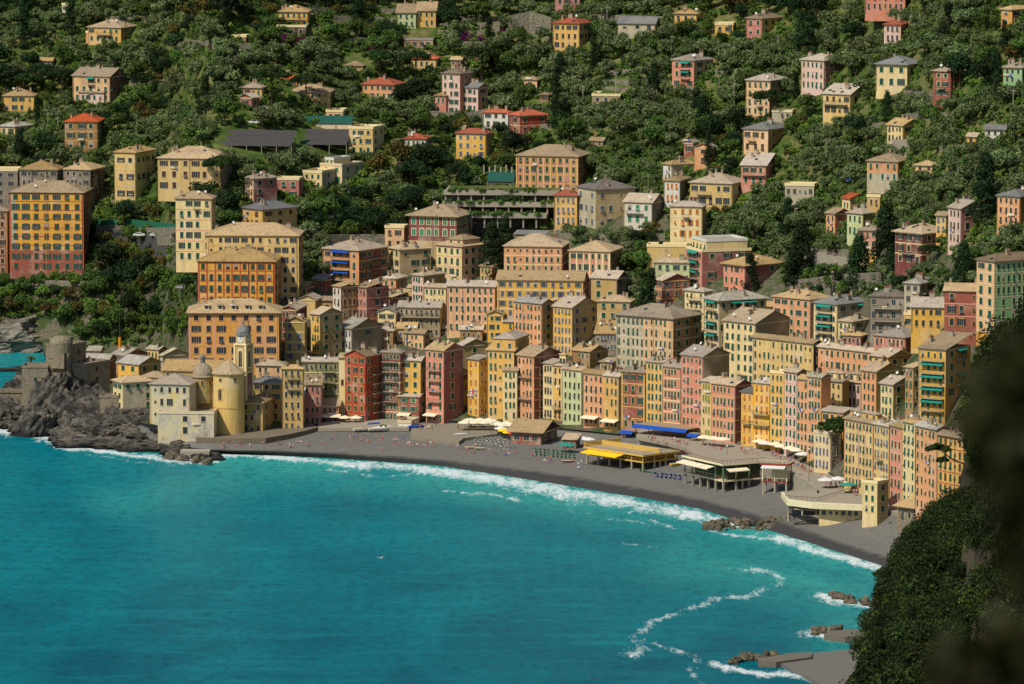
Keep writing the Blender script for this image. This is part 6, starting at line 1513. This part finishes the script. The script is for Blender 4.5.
near_twigs()
# ------------------------------------------------------------------ rocks
n = NT('dark_sea_rock', .85, .3); f = n.noise(.22, 8, .74, n.pos((1, 1, 1.6)), .8); f2 = n.noise(1.4, 5, .7, n.pos()); g = n.n('ShaderNodeNewGeometry'); sx = n.n('ShaderNodeSeparateXYZ'); n.l(g.outputs['Position'], sx.inputs[0])
c = n.ramp(f, [(.32, lin((34, 32, 30))), (.48, lin((70, 66, 60))), (.6, lin((112, 104, 90))), (.72, lin((56, 52, 46)))]); c = n.mix(c, (.01, .01, .01), n.mr(f2, .5, .75, 0, .6)); c = n.mix(lin((26, 24, 22)), c, n.mr(sx.outputs[2], .4, 2.4)); n.base(c); n.bump(f, .9, 1.0); M_ROCK = n.m
n = NT('pale_cliff_rock', .9, .2); f = n.noise(.1, 8, .72, n.pos((.5, 1, 2)), 1.0); n.base(n.ramp(f, [(.3, lin((64, 58, 48))), (.48, lin((112, 106, 94))), (.62, lin((142, 136, 122))), (.78, lin((84, 74, 60)))])); n.bump(f, .9, 1.2); M_PALE = n.m
def blob(bm, c, r, seed, sub=5, rough=.42, tilt=0):
    ret = bmesh.ops.create_icosphere(bm, subdivisions=sub, radius=1); o = Vector((seed*7.3, seed*3.1, seed)); rot = Matrix.Rotation(tilt, 3, 'Y')
    for v in ret['verts']:
        d = v.co.normalized(); q = 1+rough*(mnoise.ridged_multi_fractal(d*1.1+o, .9, 2.1, 6, 1, 2)-1.1)*.55+rough*.35*mnoise.noise(d*5+o)
        q += .13*abs(((d.z*1.6+d.x*1.1+d.y*.4)*3.2+.8*mnoise.noise(d*2+o)) % 1-.5)-.05+.10*abs(((d.x*2-d.z*.9)*2.1+mnoise.noise(d*3+o)) % 1-.5)
        d2 = Vector((max(-.8, min(.8, d.x))/.8, max(-.8, min(.8, d.y))/.8, max(-.75, min(.75, d.z))/.75))*.5+d*.5
        v.co = Vector(c)+rot @ Vector((d2.x*r[0]*q, d2.y*r[1]*q, d2.z*r[2]*q))
def rocks(name, label, items, mat, kind=None):
    bm = bmesh.new()
    for i, (px, py, base, rx, ry, rz, tilt) in enumerate(items): p = unproj(px, py, base); blob(bm, (p.x, p.y+ry*.4, base), (rx, ry, rz), i+len(label), 5, .5, tilt)
    me = bpy.data.meshes.new(name); bm.to_mesh(me); bm.free(); me.materials.append(mat); o = link(name, me); tag(o, label, None if kind else 'rock', None if kind else 'sea rocks', kind)
rocks('castle_rock', 'tall dark slanting rock under the castle', [(40, 432, 0, 7, 6, 17, .45), (52, 428, 0, 8, 7, 17, .35), (64, 430, 1, 8, 7, 11, .2), (30, 436, 0, 5, 5, 9, .5), (82, 424, 2, 7, 6, 12, 0), (96, 426, 2, 6, 6, 10, -.2), (74, 414, 1, 11, 8, 7, 0), (50, 404, 1, 11, 8, 8.5, 0), (30, 402, 1, 8, 8, 8, 0)], M_ROCK)
rocks('shore_rock', 'long dark rock shelf below the stained church walls', [(78, 442, 0, 8, 6, 5, .1), (96, 443, 0, 10, 7, 7, .14), (116, 444, 0, 10, 8, 7.4, .12), (134, 445, 0, 10, 8, 6.6, .1), (152, 447, 0, 9, 8, 5.2, .08), (110, 438, 1, 14, 9, 10, .1), (134, 438, 1, 12, 8, 9, .1), (152, 442, 1, 8, 6, 6, 0), (170, 450, 0, 8, 7, 3.6, 0), (138, 430, 5, 9, 6, 5, 0), (150, 434, 4, 9, 6, 5, 0), (126, 426, 6, 8, 6, 5, 0), (158, 438, 3, 7, 6, 4, 0), (122, 432, 1, 10, 5, 7, 0), (146, 438, 1, 10, 6, 7, 0), (160, 443, 0, 8, 6, 5, 0), (92, 449, -.5, 12, 4, 3.0, 0), (124, 450, -.5, 12, 5, 3.2, 0), (150, 453, -.5, 9, 4, 2.4, 0)], M_ROCK)
rocks('shore_rock', 'low rock platform with a concrete block at the tip of the church rocks', [(188, 452, 0, 8, 5, 2.2, 0), (204, 458, 0, 5, 4, 1.4, 0), (180, 456, 0, 6, 5, 1.7, 0), (212, 461, -.2, 3.6, 2.5, 1.0, 0)], M_ROCK)
rocks('quay_rock', 'dark rock and old quay left of the castle', [(2, 424, 1, 7, 7, 5, 0), (14, 422, 1, 6, 7, 5.5, .1), (-8, 420, 1, 8, 8, 6, 0), (22, 432, 0, 4, 3, 3, 0)], M_ROCK)
rocks('pale_cliff', 'smooth pale cliff across the cove behind the castle', [(4, 348, 1, 18, 10, 8.5, -.15), (34, 346, 1, 16, 9, 7, -.25), (56, 348, 1, 9, 8, 5, -.2), (-24, 346, 1, 18, 12, 10, 0)], M_PALE)
rocks('cove_reef', 'low reef in the small cove left of the castle', [(14, 372, -.3, 6, 3, 1.1, 0), (28, 371, -.3, 5, 3, 1.4, 0)], M_ROCK)
rocks('beach_rock', 'rough rocks at the foot of the small pale yellow tower', [(880, 530, 3, 3, 3, 3, 0), (893, 528, 3, 4, 3, 4.5, 0), (905, 534, 3, 4, 3, 3.4, 0), (918, 545, 3, 4, 3, 3, 0), (820, 522, 2.5, 4, 2, 1.6, 0), (806, 522, 2.5, 3, 2, 1.4, 0), (835, 524, 2.5, 3, 2, 1.6, 0)], M_PALE)
m = MB(); p = unproj(202, 452, 1.6); m.box((-6.5, -2.6, -2), (2.4, 3.2, .5)); tag(m.build('concrete_block', [M_CONC], loc=p), 'flat concrete landing block at the tip of the church rocks', 'landing')
m = MB(); p = unproj(8, 392, 9); m.box((-16, 0, -10), (5.5, 8, 0)); m.box((-16, -.3, -.2), (5.5, .3, 1.1)); tag(m.build('quay', [M_STONE], loc=p), 'old stone quay at the left edge beside the castle', 'quay')
# boulders
def boulder(seed):
    bm = bmesh.new(); blob(bm, (0, 0, 0), (1, .9, .75), seed, 2, .5); me = bpy.data.meshes.new('boulder'); bm.to_mesh(me); bm.free(); me.materials.append(M_BOULD); return me
n = NT('boulder_rock', .9, .2); f = n.noise(.9, 5, .7, n.pos()); oi = n.n('ShaderNodeObjectInfo'); c = n.ramp(f, [(.35, lin((62, 56, 46))), (.6, lin((116, 106, 86)))]); c = n.mix(c, lin((60, 56, 46)), n.mr(oi.outputs['Random'], .3, 1, 0, .8)); n.base(c); n.bump(f, .5, .3); M_BOULD = n.m
BL = [boulder(s) for s in range(1, 7)]
def pile(pts, n_, smin, smax, wid_, hgt, label, group):
    seg = [unproj(a, b, 0) for a, b in pts]
    for k in range(n_):
        t = random.random()*(len(seg)-1); i = int(t); p = seg[i].lerp(seg[i+1], t-i); a = random.gauss(0, .5); s = random.uniform(smin, smax)
        o = link('boulder', random.choice(BL), None, (p.x+random.gauss(0, .6), p.y+a*wid_, max(-.2, hgt*(1-min(1, abs(a)))*random.uniform(.3, 1)))); o.rotation_euler = [random.uniform(0, 6) for _ in range(3)]; o.scale = (s, s*random.uniform(.8, 1.2), s*random.uniform(.7, 1)); tag(o, label, 'boulder', group)
pile([(708, 527), (735, 525), (765, 527), (790, 525)], 130, .6, 1.35, 7, 1.7, 'brown boulder of the breakwater below the glass restaurant', 'boulders of the long breakwater')
pile([(786, 524), (812, 521), (842, 526)], 36, .6, 1.2, 5, 2.2, 'boulder in the rubble between breakwater and glass restaurant', 'boulders at the root of the breakwater')
pile([(168, 456), (186, 461), (206, 464)], 26, .8, 1.7, 4, 1.0, 'dark boulder at the edge of the church rocks', 'boulders by the church rocks')
pile([(832, 597), (850, 601), (872, 606), (890, 609)], 34, .6, 1.3, 4, 1.0, 'dark boulder in the surf above the two jetties', 'boulders in the upper surf')
pile([(812, 633), (828, 634), (838, 633)], 26, .6, 1.3, 4, 1.1, 'boulder at the head of the middle jetty', 'boulders of the middle jetty')
pile([(732, 663), (745, 660), (765, 659), (776, 657)], 32, .6, 1.2, 4, 1.1, 'boulder at the head of the lowest jetty', 'boulders of the lowest jetty')
M_JET = flat('jetty_concrete', (104, 98, 86), .95, .2, .35, .8)
slab('jetty', [(824, 634), (845, 637), (900, 634), (900, 629), (850, 629), (830, 631)], 1.5, 3, M_JET, None, 'flat concrete jetty with boulders at its head, middle of three', 'jetty')
slab('jetty', [(758, 661), (776, 662), (812, 657), (812, 652), (790, 653), (762, 658)], 1.4, 3, M_JET, None, 'lowest concrete jetty beside the small pebble beach', 'jetty')
slab('small_beach', [(776, 661), (800, 672), (830, 690), (900, 700), (900, 640), (850, 649), (812, 653)], .9, 2, M_BEACH2 if 'M_BEACH2' in globals() else flat('pebble_grey', (104, 102, 96), .95, .2, .25, 2.0))
# ------------------------------------------------------------------ people
def person_mesh(pose, shirt, pants):
    J = {'stand': [(0,0,.95),(0,0,1.15),(0,0,1.4),(0,0,1.52),(0,0,1.66),(.2,0,1.38),(.26,-.02,1.12),(.28,-.08,.88),(-.2,0,1.38),(-.26,.02,1.12),(-.27,-.1,.88),(.1,0,.88),(.12,-.03,.48),(.13,.04,.06),(.14,-.1,.04),(-.1,0,.88),(-.12,.06,.48),(-.13,.14,.08),(-.14,.02,.04)],
         'sit': [(0,0,.16),(0,.06,.36),(0,.12,.6),(0,.1,.72),(0,.06,.86),(.2,.12,.58),(.27,.3,.36),(.25,.36,.1),(-.2,.12,.58),(-.27,.28,.36),(-.25,.34,.1),(.1,-.05,.14),(.13,-.4,.42),(.14,-.68,.08),(.14,-.8,.06),(-.1,-.05,.14),(-.13,-.42,.4),(-.14,-.7,.08),(-.14,-.82,.06)],
         'lie': [(0,0,.14),(0,.2,.15),(0,.46,.16),(0,.58,.16),(0,.72,.18),(.2,.44,.13),(.34,.26,.1),(.3,.02,.08),(-.2,.44,.13),(-.38,.56,.1),(-.2,.8,.08),(.1,-.08,.13),(.13,-.5,.12),(.14,-.92,.08),(.15,-.98,.16),(-.1,-.08,.13),(-.14,-.46,.2),(-.15,-.9,.08),(-.16,-.96,.16)]}[pose]
    E = [(0,1),(1,2),(2,3),(3,4),(2,5),(5,6),(6,7),(2,8),(8,9),(9,10),(0,11),(11,12),(12,13),(13,14),(0,15),(15,16),(16,17),(17,18)]
    rad = [.15,.13,.16,.06,.105,.06,.045,.035,.06,.045,.035,.09,.06,.04,.04,.09,.06,.04,.04]
    me = bpy.data.meshes.new('body_skeleton'); me.from_pydata(J, E, []); ob = bpy.data.objects.new('body_tmp', me); COL.objects.link(ob)
    md = ob.modifiers.new('skin', 'SKIN'); 
    if not me.skin_vertices:
        bm = bmesh.new(); bm.from_mesh(me); bm.verts.layers.skin.verify(); bm.to_mesh(me); bm.free()
    for i, v in enumerate(me.skin_vertices[0].data): v.radius = (rad[i], rad[i]); v.use_root = (i == 0)
    sb = ob.modifiers.new('sub', 'SUBSURF'); sb.levels = 1; sb.render_levels = 1
    dg = bpy.context.evaluated_depsgraph_get(); res = bpy.data.meshes.new_from_object(ob.evaluated_get(dg)); bpy.data.objects.remove(ob)
    res.name = 'person'; res.materials.clear()
    for mm in (SKIN, shirt, pants, HAIR): res.materials.append(mm)
    ax = {'stand': 2, 'sit': 2, 'lie': 1}[pose]; head = J[4][ax]; nk = J[3][ax]; hip = J[0][ax]; sh_ = J[2][ax]
    for p in res.polygons:
        c = p.center; v = c[ax]; r_ = math.hypot(c[0], c[1] if ax == 2 else c[2]) ; mi = 0
        if v > head+.0 and abs(c[0]) < .14: mi = 3 if (c[1] > -.02 or v > head+.06) else 0
        elif abs(c[0]) < .24 and hip+.03 < v < nk-.03: mi = 1
        elif hip-.14 < v <= hip+.03: mi = 2
        p.material_index = mi
    return res
SKIN = flat('skin', (190, 132, 100), .7); HAIR = flat('hair', (44, 32, 24), .8)
PM_ = {}
bpy.context.view_layer.update()
shirts = {'white': 'w', 'blue': 'b', 'red': 'r', 'pink': 'p', 'teal': 't'}
def zp(px, py, z): return max(z, gz(px, py)+.02)
def put_person(pose, col, p, lab, group='people on the beach and promenade', rz=None):
    key = (pose, col)
    if key not in PM_: PM_[key] = person_mesh(pose, CL[shirts[col]] if col != 'bare' else SKIN, CL['b'] if col in ('bare', 'white') else HAIR)
    o = link('person', PM_[key], None, p, random.uniform(0, 6.28) if rz is None else rz); tag(o, lab, 'person', group)
areas = [((215, 446), (330, 445), 22, 'near the sea wall right of the church'), ((330, 438), (420, 444), 30, 'on the pebbles below the boats'), ((400, 443), (480, 452), 24, 'on the pebbles below the stone platform'), ((480, 452), (560, 462), 18, 'on the pebbles below the white sunbeds'), ((556, 464), (600, 470), 8, 'on the pebbles left of the yellow pavilion')]
for (a, b), (c, d), n_, where in areas:
    for k in range(n_):
        t = random.random(); px = a+(c-a)*t; py = b+(d-b)*t+random.uniform(-3, 2.5); pose = random.choice(['lie', 'lie', 'sit', 'sit', 'stand']); col = random.choice(['bare', 'bare', 'red', 'pink', 'blue', 'white'])
        put_person(pose, col, ground(px, py), {'lie': 'sunbather lying', 'sit': 'beachgoer sitting', 'stand': 'beachgoer standing'}[pose]+' '+({'bare': 'in dark swimwear'}.get(col, 'in a %s top' % col))+' '+where)
put_person('stand', 'bare', ground(382, 452), 'lone bather standing on the wet dark pebbles at the water edge', rz=0)
put_person('stand', 'blue', ground(357, 440), 'person in a blue top standing by the water above the lone bather'); put_person('stand', 'teal', ground(514, 451), 'person in a teal top standing near the white sunbeds')
for (a, b), (c, d), n_, where in (((415, 428), (500, 430), 12, 'on the stone platform'), ((640, 438), (688, 445), 14, 'at the blue-fringed restaurant canopy'), ((700, 447), (760, 456), 12, 'on the promenade above the green pavilion'), ((765, 452), (812, 474), 26, 'on the sloping promenade'), ((820, 480), (860, 497), 26, 'on the curved terrace')):
    for k in range(n_):
        t = random.random(); px = a+(c-a)*t; py = b+(d-b)*t+random.uniform(-2, 2); z = 3.9 if px < 510 else 8.2; col = random.choice(list(shirts)); put_person('stand', col, unproj(px, py, zp(px, py, z)), 'person in a %s top standing %s' % (col, where))
# ------------------------------------------------------------------ parasols, sunbeds, boats, cars
def m_par(key):
    m = MB(); m.lathe([(1.9, 2.2), (1.9, 2.35), (1.0, 2.75), (.05, 3.05)], n=8); return m.mesh('canopy', [CL[key]])
def m_parpole(): m = MB(); m.tube((0, 0, -.3), (0, 0, 3.1), .045, n=6); m.lathe([(.35, 0), (.35, .1), (.05, .14)], n=10); return m.mesh('pole', [M_IRON])
pp = m_parpole(); PAR = {k: m_par(k) for k in 'cwytbr'}
def parasol(px, py, z, key, s, lab, group): r = link('parasol', None, None, unproj(px, py, max(z, gz(px, py))), random.uniform(0, 1)); r.scale = (s, s, 1); tag(r, lab, 'parasol', group); link('canopy', PAR[key], r); link('pole', pp, r)
CN = {'c': 'cream', 'w': 'white', 'y': 'yellow', 't': 'teal', 'b': 'blue', 'r': 'red'}
for k in range(7): parasol(465+k*4.9, 430-(k % 2)*2.5, 3.9, 'c', 1.25, 'big cream parasol of the cafe below the slender yellow tower house', 'white cafe parasols on the platform')
for k in range(6): parasol(497+k*4.9, 431+(k % 2)*1.6, 3.9, 'c', 1.25, 'big cream parasol of the cafe left of the patched-roof kiosk', 'white cafe parasols beside the kiosk')
for px, py, k_, lab in ((504, 438, 'y', 'yellow parasol among the sunbeds left of the kiosk'), (509, 440, 'y', 'second yellow parasol, touching the kiosk side'), (501, 436, 'w', 'pale parasol behind the yellow ones'), (513, 441, 'r', 'red parasol in front of the kiosk wall'), (565, 452, 't', 'teal parasol in front of the dark hut'), (570, 453, 't', 'teal parasol touching the dark hut'), (336, 424, 'w', 'white parasol left of the bright red tower foot'), (345, 425, 'c', 'cream parasol in front of the bright red tower'), (356, 425, 'c', 'cream parasol at the right foot of the bright red tower'), (583, 446, 'w', 'white parasol left of the yellow pavilion'), (589, 447, 'w', 'white parasol touching the yellow pavilion')):
    parasol(px, py, gz(px, py), k_, 1.1, lab, 'coloured beach parasols')
for px, py, k_ in ((760, 449, 'c'), (766, 451, 'w'), (776, 452, 'c'), (782, 454, 'c'), (790, 456, 'c'), (797, 458, 'c'), (803, 462, 'w'), (705, 445, 'c'), (714, 446, 'c'), (723, 447, 'c'), (826, 488, 'w'), (848, 493, 't'), (852, 490, 'c'), (838, 487, 'w')):
    parasol(px, py, 8.2, k_, 1.3, '%s parasol on the promenade %s' % (CN[k_], 'above the green pavilion' if px < 740 else 'on the slope by the bright yellow house' if px < 771 else 'in the row below the terracotta house' if px < 810 else 'on the curved terrace'), 'promenade parasols')
def m_bed(mat):
    m = MB(); m.box((-.33, -.95, .28), (.33, .45, .34)); m.v += [(-.33, .45, .28), (.33, .45, .28), (.33, .95, .75), (-.33, .95, .75), (-.33, .45, .34), (.33, .45, .34), (.33, .93, .8), (-.33, .93, .8)]; i = len(m.v)-8
    for q in ((3,2,1,0), (4,5,6,7), (0,1,5,4), (1,2,6,5), (2,3,7,6), (3,0,4,7)): m.f.append(tuple(i+j for j in q)); m.mi.append(0); m.c.append((1,1,1))
    for x in (-.3, .3):
        for y in (-.85, .4): m.box((x-.03, y-.03, -.1), (x+.03, y+.03, .28), 1)
    return m.mesh('sunbed', [mat, M_WHITE])
for key, mat, pts, lab, gr in (('w', M_WHITE, [(474+i*4.2+j*.9, 438.5+j*2.2+i*.35) for i in range(9) for j in range(4)], 'white sunbed in the block left of the patched-roof kiosk', 'white sunbeds'), ('g', flat('green_plastic', (60, 140, 96)), [(536+i*4.2, 450+j*2.8+i*.35) for i in range(10) for j in range(3)], 'green beach chair in front of the dark hut', 'green beach chairs'), ('b', flat('blue_plastic', (20, 50, 150)), [(657+i*4.5+random.uniform(-1, 1), 474.5+j*3+i*.5) for i in range(7) for j in range(2)], 'blue beach chair between the yellow and green pavilions', 'blue beach chairs'), ('g2', flat('green_plastic', (60, 140, 96)), [(640+i*3.4, 471.5+i*.6) for i in range(6)], 'green beach chair under the yellow pavilion corner', 'green beach chairs by the yellow pavilion')):
    me = m_bed(mat)
    for px, py in pts: o = link('sunbed', me, None, ground(px, py), random.uniform(-.5, .5)+math.pi); tag(o, lab, 'sunbed', gr)
def m_boat(col, L=5.5):
    m = MB(); st = [(-.5, .75, .25), (-.3, .95, .1), (0, 1.0, 0), (.3, .75, .05), (.45, .35, .2), (.5, .02, .45)]; rings = []
    for t, w_, k in st: rings.append([(t*L, -w_*.85, .75+k*.4), (t*L, -w_*.6, .25+k*.5), (t*L, 0, k*.6), (t*L, w_*.6, .25+k*.5), (t*L, w_*.85, .75+k*.4), (t*L, w_*.7, .72+k*.4), (t*L, 0, .45+k*.4), (t*L, -w_*.7, .72+k*.4)])
    for a, b in zip(rings[:-1], rings[1:]):
        for j in range(8): m.face([a[j], b[j], b[(j+1) % 8], a[(j+1) % 8]], 0 if j < 4 else 1)
    m.face(rings[0][::-1]); m.face(rings[-1]); m.box((-.7*1, -.8, .62), (-.4, .8, .68), 1); m.box((.6, -.7, .62), (.9, .7, .68), 1); return m
def boat(px, py, rz, mat, lab, s=1.0, cover=None):
    r = empty('rowing_boat', ground(px, py)+Vector((0, 0, .25)), R(rz), lab, 'boat', 'boats drawn up on the beach'); r.scale = (s,)*3; mb_ = m_boat(0); mb_.build('hull', [mat, M_TRIM], r)
    if cover:
        m = MB(); m.lathe([(.95, .82), (.75, .98), (.05, 1.06)], n=14); c = m.build('boat_cover', [cover], r); c.scale = (2.4, .85, 1)
for a in ((358, 429.5, 15, CL['r'], 'red rowing boat left of the white ones below the bright red tower', 1.0), (363, 432, 20, M_WHITE, 'white boat lying lowest on the pebbles', 1.1), (368, 429, 25, M_WHITE, 'white boat with raised bow behind the lowest one', 1.0), (374, 427, 30, CL['u'], 'deep blue boat in the middle of the drawn-up boats', 1.1, CL['u']), (379, 432, 15, M_WHITE, 'white covered boat right of the deep blue one', 1.2, M_WHITE), (384, 430, 15, M_WHITE, 'white boat left of the cabin platform', 1.1, CL['w']), (389, 427, 10, M_TRIM, 'cream boat on the cabin platform edge', 1.0), (416, 430, 22, CL['u'], 'deep blue covered boat right of the white cabin', 1.25, CL['u']), (427, 430, 80, M_IRON, 'dark tender right of the white cabin', .9), (461, 437, 20, M_WHITE, 'upturned white boat at the platform corner', .9, M_WHITE), (470, 449, 0, M_TRIM, 'pale yellow canoe on the open pebbles, left one', .6), (480, 450, 0, M_TRIM, 'pale yellow canoe on the open pebbles, right one', .6), (568, 463, 10, CL['r'], 'red paddle boat on pebbles left of the yellow pavilion', .7), (676, 466, 40, CL['y'], 'yellow boat under the right corner of the yellow pavilion', .8)): boat(*a)
def m_car(): 
    m = MB(); prof = [(-2.05, .35), (-2.1, .75), (-1.95, .95), (-1.3, 1.0), (-.8, 1.42), (.7, 1.45), (1.25, 1.02), (2.0, .9), (2.1, .6), (2.05, .35)]
    for s, (a, b) in enumerate(zip(prof, prof[1:]+prof[:1])): m.face([(a[0], -.85, a[1]), (a[0], .85, a[1]), (b[0], .85, b[1]), (b[0], -.85, b[1])])
    m.face([(x, -.85, z) for x, z in prof][::-1]); m.face([(x, .85, z) for x, z in prof]); return m
def m_glass():
    m = MB()
    for s in (-1, 1): pts = [(-1.15, s*.86, 1.0), (-.72, s*.86, 1.36), (.62, s*.86, 1.38), (1.08, s*.86, 1.02)]; m.face(pts if s > 0 else pts[::-1])
    m.face([(-1.27, -.7, 1.03), (-1.27, .7, 1.03), (-.86, .7, 1.41), (-.86, -.7, 1.41)]); m.face([(1.24, -.7, 1.06), (.78, -.7, 1.43), (.78, .7, 1.43), (1.24, .7, 1.06)]); return m.mesh('windows', [M_GLASS])
def m_wheel(): m = MB(); m.tube((0, -.1, 0), (0, .1, 0), .32, n=14); m.tube((0, -.11, 0), (0, .11, 0), .17, n=10, mi=1); return m.mesh('wheel', [flat('tyre', (24, 24, 24)), M_CONC])
GL, WH = m_glass(), m_wheel(); CARM = {}
def car(px, py, rz, colname, where, z=None):
    cm = {'white': (216, 216, 212), 'dark': (30, 32, 36), 'blue': (30, 60, 120), 'silver': (150, 152, 154), 'red': (140, 30, 26)}[colname]
    if colname not in CARM: CARM[colname] = m_car().mesh('body', [flat('car_paint_'+colname, cm, .3, .5, .04)])
    p = ground(px, py) if z is None else unproj(px, py, z); r = link('parked_car', None, None, p+Vector((0, 0, .02)), R(rz)); tag(r, '%s car parked %s' % (colname, where), 'car', 'parked cars'); link('body', CARM[colname], r); link('windows', GL, r)
    for x in (-1.3, 1.3):
        for y in (-.8, .8): link('wheel', WH, r, (x, y, .32))
car(117, 236.5, 0, 'dark', 'on the bridge road, left of the white ones', BZ); car(139, 236.5, 0, 'white', 'in the middle of the bridge road', BZ); car(156, 236.5, 0, 'white', 'at the right end of the bridge road', BZ)
car(653, 259, 10, 'blue', 'in front of the garages with orange doors'); car(664, 258.5, 5, 'white', 'in front of the garages with orange doors')
for px, py, c, w in ((140, 272, 'silver', 'on the ramp below the bridge, lowest'), (146, 268, 'red', 'on the ramp below the bridge'), (152, 264, 'dark', 'on the ramp below the bridge, upper'), (157, 277, 'white', 'below the palm by the tower block'), (166, 290, 'white', 'lowest beside the bright orange palace'), (182, 289, 'silver', 'left of the bright orange palace'), (174, 285, 'dark', 'left of the bright orange palace, behind the silver one'), (52, 112, 'white', 'below the twin umbrella pines'), (255, 124, 'white', 'left of the dark greenhouses'), (434, 120, 'blue', 'at the foot of the pink stacked villa, left one'), (458, 120, 'dark', 'at the foot of the pink stacked villa'), (386, 113, 'white', 'right of the orange house pergola'), (264, 110, 'silver', 'beside the long ochre house'), (812, 270, 'silver', 'on the terrace road by the palms'), (770, 262, 'white', 'behind the salmon pyramid-roofed house'), (852, 182, 'blue', 'left of the peach house on the right slope'), (990, 152, 'white', 'on the right slope among trees')): car(px, py, random.uniform(-20, 20), c, w)
# flag on the platform
def pole(px, py, z, h, lab, flag=False, col=M_IRON):
    r = empty('flagpole' if flag else 'lamp_post', unproj(px, py, z), 0, lab, 'flagpole' if flag else 'pole'); m = MB(); m.tube((0, 0, -.5), (0, 0, h), .09, .05, 7); m.build('mast', [col], r)
    if flag:
        m = MB(); nn = 8
        for k in range(nn):
            x0, x1 = 2.6*k/nn, 2.6*(k+1)/nn; y0, y1 = .15*math.sin(k*.9), .15*math.sin((k+1)*.9)
            for (za, zb_) in ((h-1.7, h-1.0), (h-1.0, h-.7), (h-.7, h-.1)):
                red = (zb_ == h-.7) or k in (3, 4); m.face([(x0, y0, za), (x1, y1, za), (x1, y1, zb_), (x0, y0, zb_)], 1 if red else 0)
        m.build('flag', [CL['w'], CL['r']], r)
    else: m = MB(); m.lathe([(.05, h-.1), (.3, h+.1), (.25, h+.45), (.05, h+.55)], n=8); m.build('lantern', [M_WHITE], r)
pole(469, 434, 3.9, 14, 'tall mast with white flag crossed in red by the cafe parasols', True)
pole(727, 464, 8.2, 5, 'black lamp post on the roof terrace of the green pavilion'); pole(809, 485, 8.2, 10, 'tall slim mast at the promenade slope'); pole(492, 434, 3.9, 5, 'lamp post on the stone platform'); pole(436, 425, 4.6, 5, 'lamp post at the left end of the stone platform')
r = empty('chimney_stack', ground(120, 352), 0, 'orange pole with tall dark rod behind the headland houses', 'pole'); m = MB(); m.tube((0, 0, -1), (0, 0, 5.2), .55, n=10); m.build('base', [flat('orange_paint', (210, 130, 20))], r); m = MB(); m.tube((0, 0, 5.2), (0, 0, 16), .22, .12, 6); m.build('rod', [M_IRON], r)
for k, (px, py) in enumerate(((110, 112), (48, 136), (58, 140), (322, 70), (607, 30), (616, 96), (583, 110), (719, 100), (734, 108), (778, 60), (826, 165), (400, 170), (672, 60), (1013, 118))):
    p = ground(px, py); m = MB(); m.tube((0, 0, -1), (0, 0, 9), .16, .11, 7); m.box((-.9, -.05, 8.2), (.9, .05, 8.35)); side, lab = place_desc(px, py); tag(m.build('utility_pole', [M_CONC], loc=p), 'grey utility pole '+side+' the '+shorten(lab), 'utility pole', 'utility poles on the slope')
# gull over the sea
g_ = empty('gull', at_dist(381, 558, 1180), R(40), 'white gull flying low over the open sea', 'bird'); m = MB()
m.lathe([(.02, -.35), (.1, -.2), (.13, 0), (.08, .22), (.02, .36)], n=8); b_ = m.build('body', [M_WHITE], g_); b_.rotation_euler.x = R(90)
m = MB()
for s in (-1, 1): m.face([(0, -.12, .05), (s*.55, -.18, .35), (s*.55, .1, .33), (0, .15, .05)]); m.face([(s*.55, -.18, .35), (s*1.15, .05, .15), (s*1.1, .14, .15), (s*.55, .1, .33)])
m.build('wings', [CL['w']], g_)
# ------------------------------------------------------------------ daylight
w = bpy.data.worlds.new('World'); sc.world = w; w.use_nodes = True; nt = w.node_tree
sky = nt.nodes.new('ShaderNodeTexSky'); sky.sky_type = 'NISHITA'; sky.sun_disc = False; EL, AZ = 50, 222
sky.sun_elevation = R(EL); sky.sun_rotation = R(AZ); sky.air_density = 1.0; sky.dust_density = 1.2
bgn = nt.nodes['Background']; bgn.inputs['Strength'].default_value = .095; nt.links.new(sky.outputs[0], bgn.inputs['Color'])
ld = bpy.data.lights.new('sun', 'SUN'); ld.energy = 3.9; ld.angle = R(.5); ld.color = (1, .94, .83); lo = bpy.data.objects.new('sun', ld); COL.objects.link(lo)
d = Vector((math.sin(R(AZ))*math.cos(R(EL)), math.cos(R(AZ))*math.cos(R(EL)), math.sin(R(EL)))); lo.rotation_euler = (-d).to_track_quat('-Z', 'Y').to_euler()
sc.view_settings.view_transform = 'Standard'; sc.view_settings.look = 'None'; sc.view_settings.gamma = 1; sc.view_settings.exposure = .1
sc.cycles.max_bounces = 5; sc.cycles.diffuse_bounces = 2; sc.cycles.glossy_bounces = 2; sc.cycles.transmission_bounces = 2
sc.cycles.use_denoising = True
